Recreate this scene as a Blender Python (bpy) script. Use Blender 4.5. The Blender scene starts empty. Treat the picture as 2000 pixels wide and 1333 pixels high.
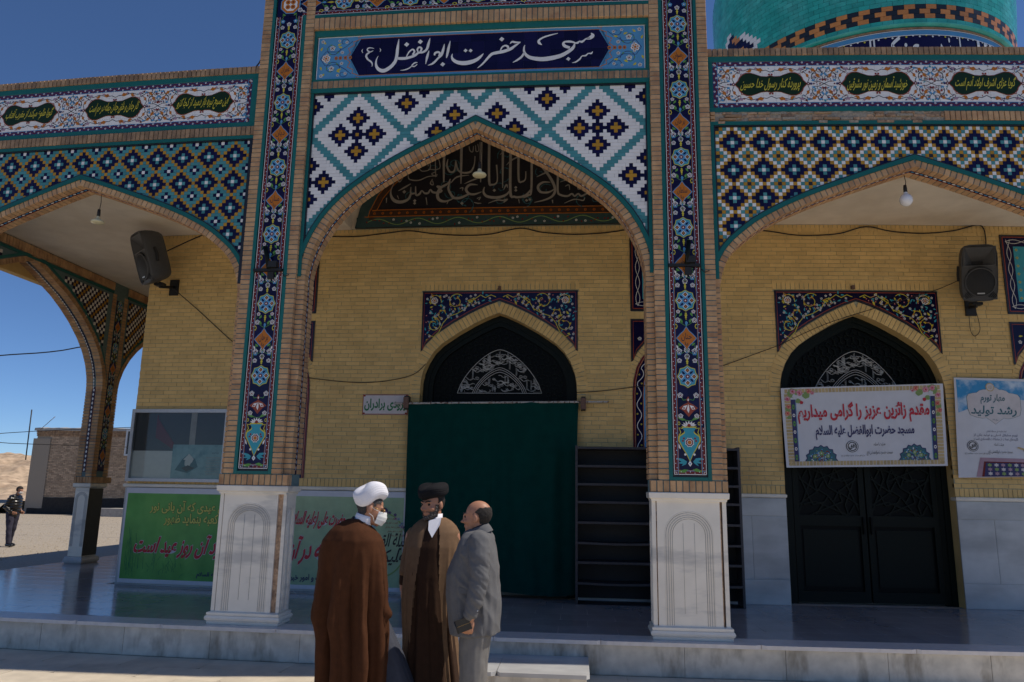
import bpy, bmesh, math, random, unicodedata
import numpy as np
from mathutils import Vector, Matrix, noise as mnoise
random.seed(7)
C = bpy.context.scene.collection
sc = bpy.context.scene
PI = math.pi
# ------------------------------------------------------------------ camera, sky, sun, exposure
CAM_F = 1479.36
camd = bpy.data.cameras.new('camera'); cam = bpy.data.objects.new('camera', camd); C.objects.link(cam)
camd.sensor_width = 36.0; camd.lens = CAM_F / 2000 * 36; camd.clip_end = 2000; camd.clip_start = .05
CF = Vector((-0.09361275, 0.97638141, 0.1947203)); CR = Vector((0.99560662, 0.0922031, 0.01631099)); CU = CR.cross(CF)
cam.matrix_world = Matrix(((CR.x, CU.x, -CF.x, 0), (CR.y, CU.y, -CF.y, 0), (CR.z, CU.z, -CF.z, 1.68), (0, 0, 0, 1)))
sc.camera = cam
SUN = Vector((.63, .104, 1)).normalized()
w = bpy.data.worlds.new('World'); sc.world = w; w.use_nodes = True
nt = w.node_tree; bg = nt.nodes['Background']
sky = nt.nodes.new('ShaderNodeTexSky'); sky.sky_type = 'NISHITA'; sky.sun_disc = False
sky.sun_elevation = math.asin(SUN.z); sky.sun_rotation = math.atan2(SUN.x, SUN.y)
sky.altitude = 1200; sky.air_density = .75; sky.dust_density = .05; sky.ozone_density = 10
nt.links.new(sky.outputs[0], bg.inputs[0]); bg.inputs[1].default_value = .138
sl = bpy.data.lights.new('sun', 'SUN'); sl.energy = 5.0; sl.angle = math.radians(.53); sl.color = (1, .915, .79)
so = bpy.data.objects.new('sun', sl); C.objects.link(so); so.rotation_euler = SUN.to_track_quat('Z', 'Y').to_euler()
sc.view_settings.view_transform = 'Standard'; sc.view_settings.look = 'None'; sc.view_settings.gamma = 1
sc.view_settings.exposure = -.3; sc.view_settings.use_curve_mapping = False
sc.cycles.max_bounces = 8; sc.cycles.diffuse_bounces = 5; sc.cycles.use_denoising = True
# ------------------------------------------------------------------ materials
MATS = {}
def mat(name, col, rough=.7, var=.12, scale=6.0, col2=None, mix=None, bump=0., bscale=60., isl=0., metal=0., spec=.5, coat=0., stretch=None, detail=4, emit=None):
    if name in MATS: return MATS[name]
    m = bpy.data.materials.new(name); m.use_nodes = True; t = m.node_tree; N = t.nodes; L = t.links
    b = N['Principled BSDF']; b.inputs['Roughness'].default_value = rough; b.inputs['Metallic'].default_value = metal
    b.inputs['Specular IOR Level'].default_value = spec
    if coat: b.inputs['Coat Weight'].default_value = coat; b.inputs['Coat Roughness'].default_value = .08
    geo = N.new('ShaderNodeNewGeometry'); pos = geo.outputs['Position']
    if stretch:
        mp = N.new('ShaderNodeMapping'); mp.inputs['Scale'].default_value = stretch[:3]
        if len(stretch) > 3: mp.inputs['Rotation'].default_value = stretch[3]
        L.new(pos, mp.inputs['Vector']); pos = mp.outputs[0]
    nz = N.new('ShaderNodeTexNoise'); nz.inputs['Scale'].default_value = scale; nz.inputs['Detail'].default_value = detail; nz.inputs['Roughness'].default_value = .6
    L.new(pos, nz.inputs['Vector'])
    base = N.new('ShaderNodeMixRGB'); base.blend_type = 'MIX'; base.inputs[1].default_value = (*col, 1)
    base.inputs[2].default_value = (*(col2 or col), 1)
    if col2:
        cr = N.new('ShaderNodeValToRGB'); a, c_ = mix or (.45, .65)
        cr.color_ramp.elements[0].position = a; cr.color_ramp.elements[1].position = c_
        L.new(nz.outputs['Fac'], cr.inputs[0]); L.new(cr.outputs[0], base.inputs[0])
    nz2 = N.new('ShaderNodeTexNoise'); nz2.inputs['Scale'].default_value = scale * 2.7; nz2.inputs['Detail'].default_value = 5
    L.new(geo.outputs['Position'], nz2.inputs['Vector'])
    val = N.new('ShaderNodeMapRange'); val.inputs['From Min'].default_value = .3; val.inputs['From Max'].default_value = .7
    val.inputs['To Min'].default_value = 1 - var; val.inputs['To Max'].default_value = 1 + var
    L.new(nz2.outputs['Fac'], val.inputs['Value']); v = val.outputs[0]
    if isl:
        oi = N.new('ShaderNodeObjectInfo'); ad = N.new('ShaderNodeMath'); ad.operation = 'ADD'
        L.new(oi.outputs['Random'], ad.inputs[0]); L.new(geo.outputs['Random Per Island'], ad.inputs[1])
        fr = N.new('ShaderNodeMath'); fr.operation = 'FRACT'; L.new(ad.outputs[0], fr.inputs[0])
        mr = N.new('ShaderNodeMapRange'); mr.inputs['To Min'].default_value = 1 - isl; mr.inputs['To Max'].default_value = 1 + isl
        L.new(fr.outputs[0], mr.inputs['Value']); mu = N.new('ShaderNodeMath'); mu.operation = 'MULTIPLY'
        L.new(v, mu.inputs[0]); L.new(mr.outputs[0], mu.inputs[1]); v = mu.outputs[0]
    hs = N.new('ShaderNodeHueSaturation'); L.new(v, hs.inputs['Value']); L.new(base.outputs[0], hs.inputs['Color'])
    L.new(hs.outputs[0], b.inputs['Base Color'])
    if bump:
        nb = N.new('ShaderNodeTexNoise'); nb.inputs['Scale'].default_value = bscale; nb.inputs['Detail'].default_value = 4
        L.new(geo.outputs['Position'], nb.inputs['Vector'])
        bp = N.new('ShaderNodeBump'); bp.inputs['Strength'].default_value = bump; bp.inputs['Distance'].default_value = .004
        L.new(nb.outputs['Fac'], bp.inputs['Height']); L.new(bp.outputs[0], b.inputs['Normal'])
    MATS[name] = m
    return m
G_ = dict(spec=.22, rough=.22, var=.05, scale=3, bump=.15, bscale=25)
mat('brick', (.52, .32, .165), .85, .12, 5, (.40, .215, .11), isl=.16, bump=.5, bscale=160)
mat('brick_weathered', (.37, .235, .135), .9, .2, 5, (.24, .155, .10), isl=.2, bump=.5, bscale=160)
mat('brick_rubble', (.46, .30, .19), .95, .3, 14, (.23, .15, .10), isl=.2, bump=1, bscale=60)
mat('yellow_brick', (.70, .475, .185), .75, .05, 3, (.63, .42, .16), isl=.09, bump=.35, bscale=120)
mat('grout', (.12, .19, .20), .9, .2, 20)
mat('grout_yellow', (.36, .35, .24), .9, .2, 20)
mat('teal_strip', (.016, .135, .125), isl=.1, **G_)
mat('teal', (.075, .26, .28), isl=.14, **G_)
mat('white', (.80, .77, .74), isl=.05, **G_)
mat('navy', (.008, .006, .042), isl=.3, **G_)
mat('gold', (.46, .235, .025), isl=.14, **G_)
mat('black', (.012, .011, .014), rough=.4)
mat('red', (.25, .025, .02), **G_)
mat('maroon', (.16, .02, .018), **G_)
mat('orange', (.50, .16, .02), **G_)
mat('yellow', (.60, .50, .05), **G_)
mat('sky_blue', (.10, .30, .52), **G_)
mat('green', (.12, .30, .06), **G_)
mat('dark_green', (.012, .03, .008), **G_)
mat('turq', (.05, .32, .40), **G_)
mat('red_line', (.30, .06, .03), **G_)
mat('marble', (.84, .775, .665), .32, .05, 2.0, (.56, .53, .48), (.53, .66), bump=.05, stretch=(.5, 1, 1.9, (0, math.radians(40), 0)), isl=.04)
mat('marble_grey', (.56, .56, .55), .25, .08, 1.5, (.42, .42, .42), (.45, .65), stretch=(.5, 1, 1.6, (0, math.radians(55), 0)), isl=.05)
mat('marble_floor', (.33, .34, .36), .13, .08, 1.2, (.24, .25, .275), (.4, .66), stretch=(1, .35, 1, (0, 0, math.radians(35))), isl=.07)
mat('marble_riser', (.60, .56, .48), .45, .16, 3.2, (.30, .265, .21), (.5, .66), stretch=(1.3, 1, .45), isl=.08, bump=.1)
mat('marble_edge', (.66, .62, .59), .35, .08, 5, isl=.04)
mat('paving', (.62, .54, .42), .55, .08, 2, (.52, .45, .35), isl=.08, bump=.15, bscale=40)
mat('plaster', (.82, .74, .62), .9, .05, 1.5, (.72, .63, .51), (.4, .7), bump=.2, bscale=15)
mat('concrete', (.36, .34, .31), .9, .15, 3, bump=.4)
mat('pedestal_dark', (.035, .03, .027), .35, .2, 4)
mat('mortar', (.33, .28, .22), .95, .25, 12, bump=.8, bscale=50)
mat('gravel', (.40, .34, .265), .95, .3, 30, (.27, .23, .18), bump=1, bscale=18, detail=8)
mat('sand', (.50, .37, .25), .95, .3, .35, (.34, .24, .16), bump=1, bscale=1.2, detail=8)
mat('door_metal', (.004, .007, .005), .5, .1, 8, spec=.16)
mat('door_dark', (.002, .003, .003), .5, .1, 8, spec=.12)
mat('white_line', (.6, .6, .58), .5)
mat('curtain', (.002, .043, .035), .95, .12, 3, bump=.3, bscale=200, spec=.1)
mat('rack_metal', (.045, .04, .045), .5, .15, 9, metal=.3)
mat('rust', (.16, .09, .065), .8, .3, 20)
mat('rod_paint', (.45, .43, .40), .5, .3, 25, (.12, .05, .03), (.55, .6))
mat('cable', (.012, .011, .010), .6)
mat('speaker_grey', (.06, .06, .062), .55, .08, 10, bump=.2, bscale=300)
mat('speaker_black', (.008, .008, .009), .6, bump=.4, bscale=500)
mat('bulb', (.75, .75, .78), .15, .02)
mat('lamp_cream', (.62, .58, .38), .3, .03)
mat('vinyl', (.62, .62, .66), .4, .04, 3)
mat('vinyl_green', (.15, .42, .09), .45, .12, 1.4, (.05, .24, .04), (.35, .72), stretch=(1, 1, .5))
mat('vinyl_pale', (.40, .52, .30), .45, .10, 2, (.27, .40, .24), (.35, .72))
mat('vinyl_blue', (.04, .27, .55), .4, .05, 4, (.55, .66, .78), (.42, .62), detail=6)
mat('ink_red', (.50, .012, .03), .5, .03)
mat('ink_navy', (.025, .022, .11), .5, .03)
mat('ink_black', (.015, .015, .018), .5, .03)
mat('ink_teal', (.03, .13, .16), .5, .03)
mat('ink_green', (.02, .17, .06), .5, .03)
mat('ink_yellow', (.62, .58, .12), .5, .03)
mat('ink_pink', (.55, .16, .24), .5, .2, 60, (.72, .42, .45), (.45, .6))
mat('ink_coral', (.58, .12, .10), .5, .2, 60, (.7, .35, .22), (.45, .6))
mat('ink_leaf', (.22, .33, .10), .5, .2, 60)
mat('ink_stone', (.50, .37, .18), .6, .2, 30, isl=.15)
mat('ink_lilac', (.38, .24, .30), .5, .1)
mat('halo', (.55, .55, .60), .5, .03)
mat('sign_white', (.60, .55, .55), .35, .06, 6)
mat('glass_dark', (.035, .032, .030), .08, .2, 3)
mat('alu', (.50, .51, .52), .35, .06, 10, metal=.2)
mat('paper', (.60, .62, .58), .6, .04)
mat('paper_blue', (.25, .42, .44), .5, .1, 6, (.10, .26, .30), (.5, .7))
mat('robe_brown', (.066, .025, .011), .95, .12, 9, bump=.25, bscale=220, spec=.15)
mat('robe_tan', (.17, .105, .062), .92, .1, 9, bump=.25, bscale=220, spec=.15)
mat('robe_dark', (.040, .021, .013), .92, .12, 9, bump=.25, bscale=220, spec=.15)
mat('cloth_grey', (.17, .175, .185), .9, .08, 12, bump=.3, bscale=300, spec=.2)
mat('cloth_blue_grey', (.055, .06, .08), .9, .08, 12, bump=.3, bscale=300, spec=.2)
mat('suit_grey', (.125, .125, .13), .9, .06, 12, bump=.3, bscale=400, spec=.2)
mat('trouser_grey', (.17, .163, .155), .9, .06, 12, bump=.3, bscale=400, spec=.2)
mat('turban_white', (.80, .79, .84), .9, .03, 12, bump=.3, bscale=150, spec=.2)
mat('turban_black', (.010, .010, .012), .9, .1, 12, bump=.3, bscale=150, spec=.2)
mat('shirt_white', (.78, .78, .84), .8, .03, 12)
mat('collar_black', (.012, .012, .016), .8)
mat('skin', (.42, .205, .125), .5, .08, 14, spec=.35)
mat('beard', (.055, .045, .040), .9, .5, 90, (.20, .19, .18), (.5, .65), bump=1, bscale=300)
mat('hair', (.016, .012, .010), .8, .4, 90, bump=1, bscale=300)
mat('hair_grey', (.045, .04, .04), .9, .4, 120, (.13, .125, .12), (.55, .7), bump=1, bscale=300)
mat('eye_dark', (.01, .008, .007), .2)
mat('mask', (.78, .78, .76), .8, .03)
mat('gold_metal', (.5, .33, .12), .3, metal=.8)
mat('leather', (.012, .012, .013), .28, .2, 12)
mat('denim', (.03, .028, .05), .9, .2, 12)
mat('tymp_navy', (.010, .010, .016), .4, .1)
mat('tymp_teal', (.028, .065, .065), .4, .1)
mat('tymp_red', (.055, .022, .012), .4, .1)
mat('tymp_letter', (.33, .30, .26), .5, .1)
mat('dome_teal', (.03, .37, .31), .2, .12, 2, (.07, .44, .38), (.45, .65), isl=.14)
mat('dome_orange', (.62, .23, .05), .3, .1, isl=.12)
mat('house_brick', (.47, .34, .23), .95, .1, 4, (.38, .27, .18), isl=.28, bump=.3)
mat('asphalt_band', (.03, .028, .026), .95, .3, 3)
mat('house_white', (.5, .48, .45), .9)
# ------------------------------------------------------------------ geometry collector
class Geo:
    def __init__(s): s.v = []; s.f = []; s.m = []; s.names = []; s.sm = []
    def mi(s, name):
        if name not in s.names: s.names.append(name)
        return s.names.index(name)
    def add(s, vs, fs, m, smooth=False):
        b = len(s.v); s.v.extend([tuple(p) for p in vs]); k = s.mi(m)
        for f in fs: s.f.append(tuple(i + b for i in f)); s.m.append(k); s.sm.append(smooth)
    def box(s, x0, x1, y0, y1, z0, z1, m):
        s.add([(x0, y0, z0), (x1, y0, z0), (x1, y1, z0), (x0, y1, z0), (x0, y0, z1), (x1, y0, z1), (x1, y1, z1), (x0, y1, z1)],
              [(0, 1, 5, 4), (1, 2, 6, 5), (2, 3, 7, 6), (3, 0, 4, 7), (4, 5, 6, 7), (3, 2, 1, 0)], m)
    def obox(s, c, d, ry, m):
        ca, sa = math.cos(ry), math.sin(ry); vs = []
        for (a, b, e) in ((-1, -1, -1), (1, -1, -1), (1, 1, -1), (-1, 1, -1), (-1, -1, 1), (1, -1, 1), (1, 1, 1), (-1, 1, 1)):
            x, y, z = a * d[0] / 2, b * d[1] / 2, e * d[2] / 2
            vs.append((c[0] + x * ca + z * sa, c[1] + y, c[2] - x * sa + z * ca))
        s.add(vs, [(0, 1, 5, 4), (1, 2, 6, 5), (2, 3, 7, 6), (3, 0, 4, 7), (4, 5, 6, 7), (3, 2, 1, 0)], m)
    def tube(s, pts, r, m, n=6, cap=True):
        pts = [Vector(p) for p in pts]; vs = []; fs = []; k = len(pts)
        up = Vector((0, 0, 1)); prev = None
        for i, p in enumerate(pts):
            d = (pts[min(i + 1, k - 1)] - pts[max(i - 1, 0)]).normalized()
            a = prev if prev is not None else (up if abs(d.dot(up)) < .9 else Vector((1, 0, 0)))
            a = (a - d * a.dot(d)).normalized(); prev = a; b = d.cross(a)
            rr = r[i] if isinstance(r, (list, tuple)) else r
            for j in range(n):
                t = 2 * PI * j / n; vs.append(p + (a * math.cos(t) + b * math.sin(t)) * rr)
        for i in range(k - 1):
            for j in range(n):
                fs.append((i * n + j, i * n + (j + 1) % n, (i + 1) * n + (j + 1) % n, (i + 1) * n + j))
        if cap: fs += [tuple(range(n - 1, -1, -1)), tuple(range((k - 1) * n, k * n))]
        s.add(vs, fs, m, True)
    def lathe(s, prof, c, m, n=32, smooth=True, axis='z', a0=0, a1=2 * PI):
        vs = []; fs = []; full = abs(a1 - a0 - 2 * PI) < 1e-6; nn = n if full else n + 1
        for (r, h) in prof:
            for j in range(nn):
                t = a0 + (a1 - a0) * j / n
                if axis == 'z': vs.append((c[0] + r * math.cos(t), c[1] + r * math.sin(t), c[2] + h))
                else: vs.append((c[0] + r * math.cos(t), c[1] + h, c[2] + r * math.sin(t)))
        for i in range(len(prof) - 1):
            for j in range(n):
                j2 = (j + 1) % nn
                fs.append((i * nn + j, i * nn + j2, (i + 1) * nn + j2, (i + 1) * nn + j))
        s.add(vs, fs, m, smooth)
    def build(s, name, parent=None, label=None, cat=None, group=None, kind=None, loc=None):
        me = bpy.data.meshes.new(name)
        o = bpy.data.objects.new(name, me); C.objects.link(o)
        L = Vector((0, 0, 0))
        if parent is not None: o.parent = parent; L = wloc(parent)
        elif loc is not None: L = Vector(loc); o.location = L
        me.from_pydata([(x - L.x, y - L.y, z - L.z) for x, y, z in s.v], [], s.f)
        for n in s.names: me.materials.append(MATS[n])
        me.polygons.foreach_set('material_index', s.m); me.polygons.foreach_set('use_smooth', s.sm)
        me.update(); tag(o, label, cat, group, kind)
        return o
def wloc(o):
    v = Vector((0, 0, 0))
    while o is not None: v = v + o.location; o = o.parent
    return v
def tag(o, label=None, cat=None, group=None, kind=None):
    if label: o['label'] = label
    if cat: o['category'] = cat
    if group: o['group'] = group
    if kind: o['kind'] = kind
    return o
def thing(name, label, cat, loc=(0, 0, 0), group=None, kind=None):
    o = bpy.data.objects.new(name, None); C.objects.link(o); o.location = loc; o.empty_display_size = .1
    return tag(o, label, cat, group, kind)
# flat facade coordinates are bent very slightly in plan, like the real front
WARP = set()
def wy(x): return .00645 * (x + 1.14) ** 2
def wdy(x): return 2 * .00645 * (x + 1.14)
# visible size of a piece from the camera, to choose which become objects
def shown(c, area):
    v = Vector(c) - Vector((0, 0, 1.68)); d = v.dot(CF)
    if d < .5: return 0
    px, py = v.dot(CR) / d * 1.4794, v.dot(CU) / d * 1.4794
    k = 1 if abs(px) < 1.02 and abs(py) < .69 else .02
    return k * area / d ** 2
UNIT = {}
def unit_mesh(m, nm):
    k = (m, nm)
    if k not in UNIT:
        me = bpy.data.meshes.new(nm)
        e = .5; g = .035
        # box with small chamfer round the front (-y) face
        vs = [(-e, e, -e), (e, e, -e), (e, e, e), (-e, e, e), (-e, -e + .06, -e), (e, -e + .06, -e), (e, -e + .06, e), (-e, -e + .06, e),
              (-e + g, -e, -e + g), (e - g, -e, -e + g), (e - g, -e, e - g), (-e + g, -e, e - g)]
        fs = [(0, 3, 2, 1), (0, 1, 5, 4), (1, 2, 6, 5), (2, 3, 7, 6), (3, 0, 4, 7), (4, 5, 9, 8), (5, 6, 10, 9), (6, 7, 11, 10), (7, 4, 8, 11), (8, 9, 10, 11)]
        me.from_pydata(vs, [], fs); me.materials.append(MATS[m]); me.update(); UNIT[k] = me
    return UNIT[k]
def pieces(parent, name, L, limit=300, label=None):
    """L: (centre, dims, rot_y, material[, rot_z]); biggest in view become objects, the rest one joined part"""
    P = wloc(parent) if parent is not None else Vector((0, 0, 0))
    L = sorted(L, key=lambda e: -shown(e[0], max(e[1][0], e[1][1] * .5) * max(e[1][2], e[1][1] * .5)))
    for e in L[:limit]:
        o = bpy.data.objects.new(name, unit_mesh(e[3], name)); C.objects.link(o); o.parent = parent
        o.location = Vector(e[0]) - P; o.scale = e[1]; o.rotation_euler = (0, e[2], 0)
        if len(e) > 4: o.rotation_euler = (0, 0, e[4])
        elif name == 'tile': o.rotation_euler = (random.uniform(-.012, .012), 0, random.uniform(-.006, .006))
    rest = L[limit:]
    if rest:
        g = Geo()
        for e in rest:
            if len(e) > 4:
                ca, sa = math.cos(e[4]), math.sin(e[4]); vs = []
                for (a, b, c_) in ((-1, -1, -1), (1, -1, -1), (1, 1, -1), (-1, 1, -1), (-1, -1, 1), (1, -1, 1), (1, 1, 1), (-1, 1, 1)):
                    x, y, z = a * e[1][0] / 2, b * e[1][1] / 2, c_ * e[1][2] / 2
                    vs.append((e[0][0] + x * ca - y * sa, e[0][1] + x * sa + y * ca, e[0][2] + z))
                g.add(vs, [(0, 1, 5, 4), (1, 2, 6, 5), (2, 3, 7, 6), (3, 0, 4, 7), (4, 5, 6, 7), (3, 2, 1, 0)], e[3])
            else: g.obox(e[0], e[1], e[2], e[3])
        g.build(name + '_work', parent, kind='stuff')
def bx(x0, x1, y0, y1, z0, z1, m): return (((x0 + x1) / 2, (y0 + y1) / 2, (z0 + z1) / 2), (x1 - x0, y1 - y0, z1 - z0), 0, m)
# ------------------------------------------------------------------ flat print: layered shapes on a surface
FORMS = {}
for cp in list(range(0xFB50, 0xFBFF + 1)) + list(range(0xFE80, 0xFEFD)):
    d = unicodedata.decomposition(chr(cp)).split()
    if len(d) >= 2 and d[0] in ('<isolated>', '<final>', '<initial>', '<medial>'):
        FORMS.setdefault(''.join(chr(int(x, 16)) for x in d[1:]), {})[d[0][1:-1]] = chr(cp)
def shape(s):
    out = []; i = 0; s = s.replace('ی', 'ی'); chars = []
    while i < len(s):
        if s[i] == 'ل' and i + 1 < len(s) and s[i + 1] in 'اآأ': chars.append(s[i:i + 2]); i += 2
        else: chars.append(s[i]); i += 1
    def joins_next(c): return 'initial' in FORMS.get(c, {}) and c != 'ء'
    def joins_prev(c): return 'final' in FORMS.get(c, {})
    for k, c in enumerate(chars):
        f = FORMS.get(c)
        if not f: out.append({'(': ')', ')': '('}.get(c, c)); continue
        p = k > 0 and joins_next(chars[k - 1]) and joins_prev(c)
        n = k + 1 < len(chars) and joins_next(c) and joins_prev(chars[k + 1])
        out.append(f.get('medial' if p and n else 'final' if p else 'initial' if n else 'isolated', f.get('isolated', c)))
    return ''.join(reversed(out))
TXT = {}
TS = bpy.data.scenes.new('scratch')
def evaluated(o):
    TS.collection.objects.link(o); vl = TS.view_layers[0]; vl.update(); return o.evaluated_get(vl.depsgraph)
def text_mesh(s, off=0.):
    if (s, off) in TXT: return TXT[(s, off)]
    c = bpy.data.curves.new('t', 'FONT'); c.body = shape(s); c.resolution_u = 2; c.offset = off
    o = bpy.data.objects.new('t', c); m = evaluated(o).to_mesh()
    vs = np.array([v.co[:2] for v in m.vertices]) if len(m.vertices) else np.zeros((1, 2))
    fs = [tuple(p.vertices) for p in m.polygons]
    bpy.data.objects.remove(o); bpy.data.curves.remove(c)
    TXT[(s, off)] = (vs, fs); return vs, fs
class Canvas:
    """2-D drawing mapped onto origin + u*U + v*V + layer*N"""
    def __init__(s, O, U=(1, 0, 0), V=(0, 0, 1), N=(0, -1, 0), step=.0007):
        s.O = Vector(O); s.U = Vector(U); s.V = Vector(V); s.N = Vector(N); s.g = Geo(); s.step = step; s.clip = None
        s.T = None
    def P(s, u, v, l):
        if s.T: u, v = s.T(u, v)
        return s.O + s.U * u + s.V * v + s.N * (l * s.step)
    def poly(s, pts, m, l=1):
        n = len(pts); cu = sum(p[0] for p in pts) / n; cv = sum(p[1] for p in pts) / n
        s.g.add([s.P(cu, cv, l)] + [s.P(u, v, l) for u, v in pts], [(0, 1 + i, 1 + (i + 1) % n) for i in range(n)], m)
    def ngon(s, pts, m, l=1):
        s.g.add([s.P(u, v, l) for u, v in pts], [tuple(range(len(pts)))], m)
    def rect(s, u0, u1, v0, v1, m, l=1): s.g.add([s.P(u0, v0, l), s.P(u1, v0, l), s.P(u1, v1, l), s.P(u0, v1, l)], [(0, 1, 2, 3)], m)
    def circ(s, u, v, r, m, l=1, n=8, rv=None): s.poly([(u + r * math.cos(2 * PI * i / n), v + (rv or r) * math.sin(2 * PI * i / n)) for i in range(n)], m, l)
    def pen(s, P, m, l=1):
        Q = []
        for i in range(len(P) - 1):
            a, b, c, d = [Vector(q) for q in (P[max(i - 1, 0)], P[i], P[i + 1], P[min(i + 2, len(P) - 1)])]
            for k in range(4): t = k / 4; q = .5 * ((2 * b) + (c - a) * t + (2 * a - 5 * b + 4 * c - d) * t ** 2 + (3 * b - a - 3 * c + d) * t ** 3); Q.append((q.x, q.y, max(q.z, .002)))
        s.stroke(Q + [P[-1]], m, l)
    def stroke(s, pts, m, l=1):
        """pts (u, v, width)"""
        k = len(pts); vs = []
        for i, (u, v, wd) in enumerate(pts):
            a = pts[max(i - 1, 0)]; b = pts[min(i + 1, k - 1)]; du, dv = b[0] - a[0], b[1] - a[1]; q = math.hypot(du, dv) or 1
            nu, nv = -dv / q * wd / 2, du / q * wd / 2
            vs += [s.P(u + nu, v + nv, l), s.P(u - nu, v - nv, l)]
        s.g.add(vs, [(2 * i, 2 * i + 1, 2 * i + 3, 2 * i + 2) for i in range(k - 1)], m)
    def line(s, pts, wd, m, l=1): s.stroke([(u, v, wd) for u, v in pts], m, l)
    def closed(s, pts, wd, m, l=1): s.line(list(pts) + [pts[0], pts[1]], wd, m, l)
    def text(s, t, u, v, w_, h_, m, l=2, shear=0., off=0., thick=0.):
        vs, fs = text_mesh(t, off); v0 = text_mesh(t, 0.)[0]; mn = v0.min(0); mx = v0.max(0); d = mx - mn; d[d == 0] = 1
        q = (vs - mn) / d - .5
        def put(du, dv, l2, mm):
            s.g.add([s.P(u + a * w_ + b * h_ * shear + du, v + b * h_ + dv, l2) for a, b in q], fs, mm)
        put(0, 0, l, m)
    def flower(s, u, v, r, m='white', c='maroon', l=2, n=5, bg='navy'):
        for i in range(n):
            t = 2 * PI * i / n + .3; s.circ(u + r * .58 * math.cos(t), v + r * .58 * math.sin(t), r * .46, m, l, 6)
            s.circ(u + r * .58 * math.cos(t), v + r * .58 * math.sin(t), r * .20, bg, l + 1, 5)
        s.circ(u, v, r * .30, c, l + 1, 6)
    def leaf(s, u, v, L, a, m, l=2, wd=.32):
        ca, sa = math.cos(a), math.sin(a); P = [(0, 0), (.35, wd), (.7, wd * .6), (1, 0), (.7, -wd * .35), (.35, -wd * .5)]
        s.poly([(u + L * (x * ca - y * sa), v + L * (x * sa + y * ca)) for x, y in P], m, l)
    def spiral(s, u, v, r, a0, turns, m, wd, l=2, flip=1, leafm=None, n=22):
        pts = []
        for i in range(n + 1):
            t = i / n; rr = r * (1 - .8 * t); a = a0 + flip * turns * 2 * PI * t
            pts.append((u + rr * math.cos(a), v + rr * math.sin(a), wd * (1 - .3 * t)))
            if leafm and i % 4 == 2: s.leaf(pts[-1][0], pts[-1][1], r * .32, a + flip * 2.0, leafm, l + 1)
        s.stroke(pts, m, l); return pts
    def build(s, name, parent, **k): return s.g.build(name, parent, **k)
def lerp(P, u):
    if u <= P[0][0]: return P[0][1]
    for a, b in zip(P, P[1:]):
        if u <= b[0]: return a[1] + (b[1] - a[1]) * (u - a[0]) / (b[0] - a[0])
    return P[-1][1]
def resample(P, step):
    P = [Vector(p) for p in P]; L = [0]
    for a, b in zip(P, P[1:]): L.append(L[-1] + (b - a).length)
    n = max(1, round(L[-1] / step)); out = []
    for i in range(n + 1):
        s_ = L[-1] * i / n; j = 0
        while j < len(L) - 2 and L[j + 1] < s_: j += 1
        t = (s_ - L[j]) / (L[j + 1] - L[j]); out.append(P[j] + (P[j + 1] - P[j]) * t)
    return out
# ------------------------------------------------------------------ measures (metres)
XC = -1.2; F = 7.73; RING = 7.79; TILE = 7.80; BACK = 8.07; WALL = 10.35; ZF = .31; TOPW = 6.556; TOPP = 7.66
PORT = [(0, 5.765), (.156, 5.682), (.312, 5.606), (.466, 5.531), (.62, 5.456), (.773, 5.376), (.925, 5.291), (1.076, 5.199), (1.226, 5.1), (1.374, 4.99), (1.492, 4.889), (1.6, 4.775), (1.696, 4.651), (1.785, 4.505), (1.851, 4.36), (1.899, 4.217), (1.932, 4.07), (1.945, 3.93)]
WING = [(0, 5.235), (.24, 5.155), (.47, 5.075), (.7, 4.99), (.93, 4.905), (1.158, 4.815), (1.387, 4.712), (1.616, 4.59), (1.731, 4.515), (1.85, 4.42), (1.962, 4.32), (2.044, 4.22), (2.11, 4.1), (2.155, 3.97), (2.175, 3.85)]
XR = 3.535; XL = -5.935; XS = XR + XR + 1.2 + 0  # arch centres
def offset(P, d):
    out = []
    for i in range(len(P)):
        a = P[max(i - 1, 0)]; b = P[min(i + 1, len(P) - 1)]; t = (Vector(b) - Vector(a)).normalized()
        n = Vector((t.y, -t.x))
        if i == 0: n = Vector((0, -1)) * 1.12
        if i == len(P) - 1: n = Vector((-1, 0))
        if n.y > 0: n = -n
        out.append((max(0, P[i][0] + n.x * d), P[i][1] + n.y * d))
    return out
def full(P, xc): return [(xc - u, z) for u, z in reversed(P)] + [(xc + u, z) for u, z in P[1:]]
ID = lambda p: p
def ring_bricks(P, xc, y0, dep, thick, pitch=.0625, rad=0.):
    """soldier bricks on an arch whose outer line is P"""
    L = []
    mid = offset(P, thick / 2 - rad); R = resample(mid, pitch)
    for i in range(len(R) - 1):
        a, b = R[i], R[i + 1]; c = (a + b) / 2; t = (b - a).normalized(); n = (-t.y, t.x)
        if n[1] < 0: n = (-n[0], -n[1])
        for sg in (-1, 1):
            nx = n[0] * sg
            L.append(((xc + sg * c.x, y0 + dep / 2, c.y), (thick, dep, (b - a).length - .009), math.atan2(-n[1], nx), 'brick'))
    return L
def band(g, P, xc, y0, y1, m, d0=0., d1=.02):
    """curved band between offsets d0..d1 of P, from y0 to y1"""
    A = full(offset(P, d0) if d0 else P, xc); B = full(offset(P, d1), xc); n = len(A)
    vs = [(x, y0, z) for x, z in A] + [(x, y0, z) for x, z in B] + [(x, y1, z) for x, z in A] + [(x, y1, z) for x, z in B]; fs = []
    for i in range(n - 1):
        fs += [(i, n + i, n + i + 1, i + 1), (n + i, 3 * n + i, 3 * n + i + 1, n + i + 1), (2 * n + i, 2 * n + i + 1, 3 * n + i + 1, 3 * n + i), (i, i + 1, 2 * n + i + 1, 2 * n + i)]
    g.add(vs, fs, m)
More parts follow.
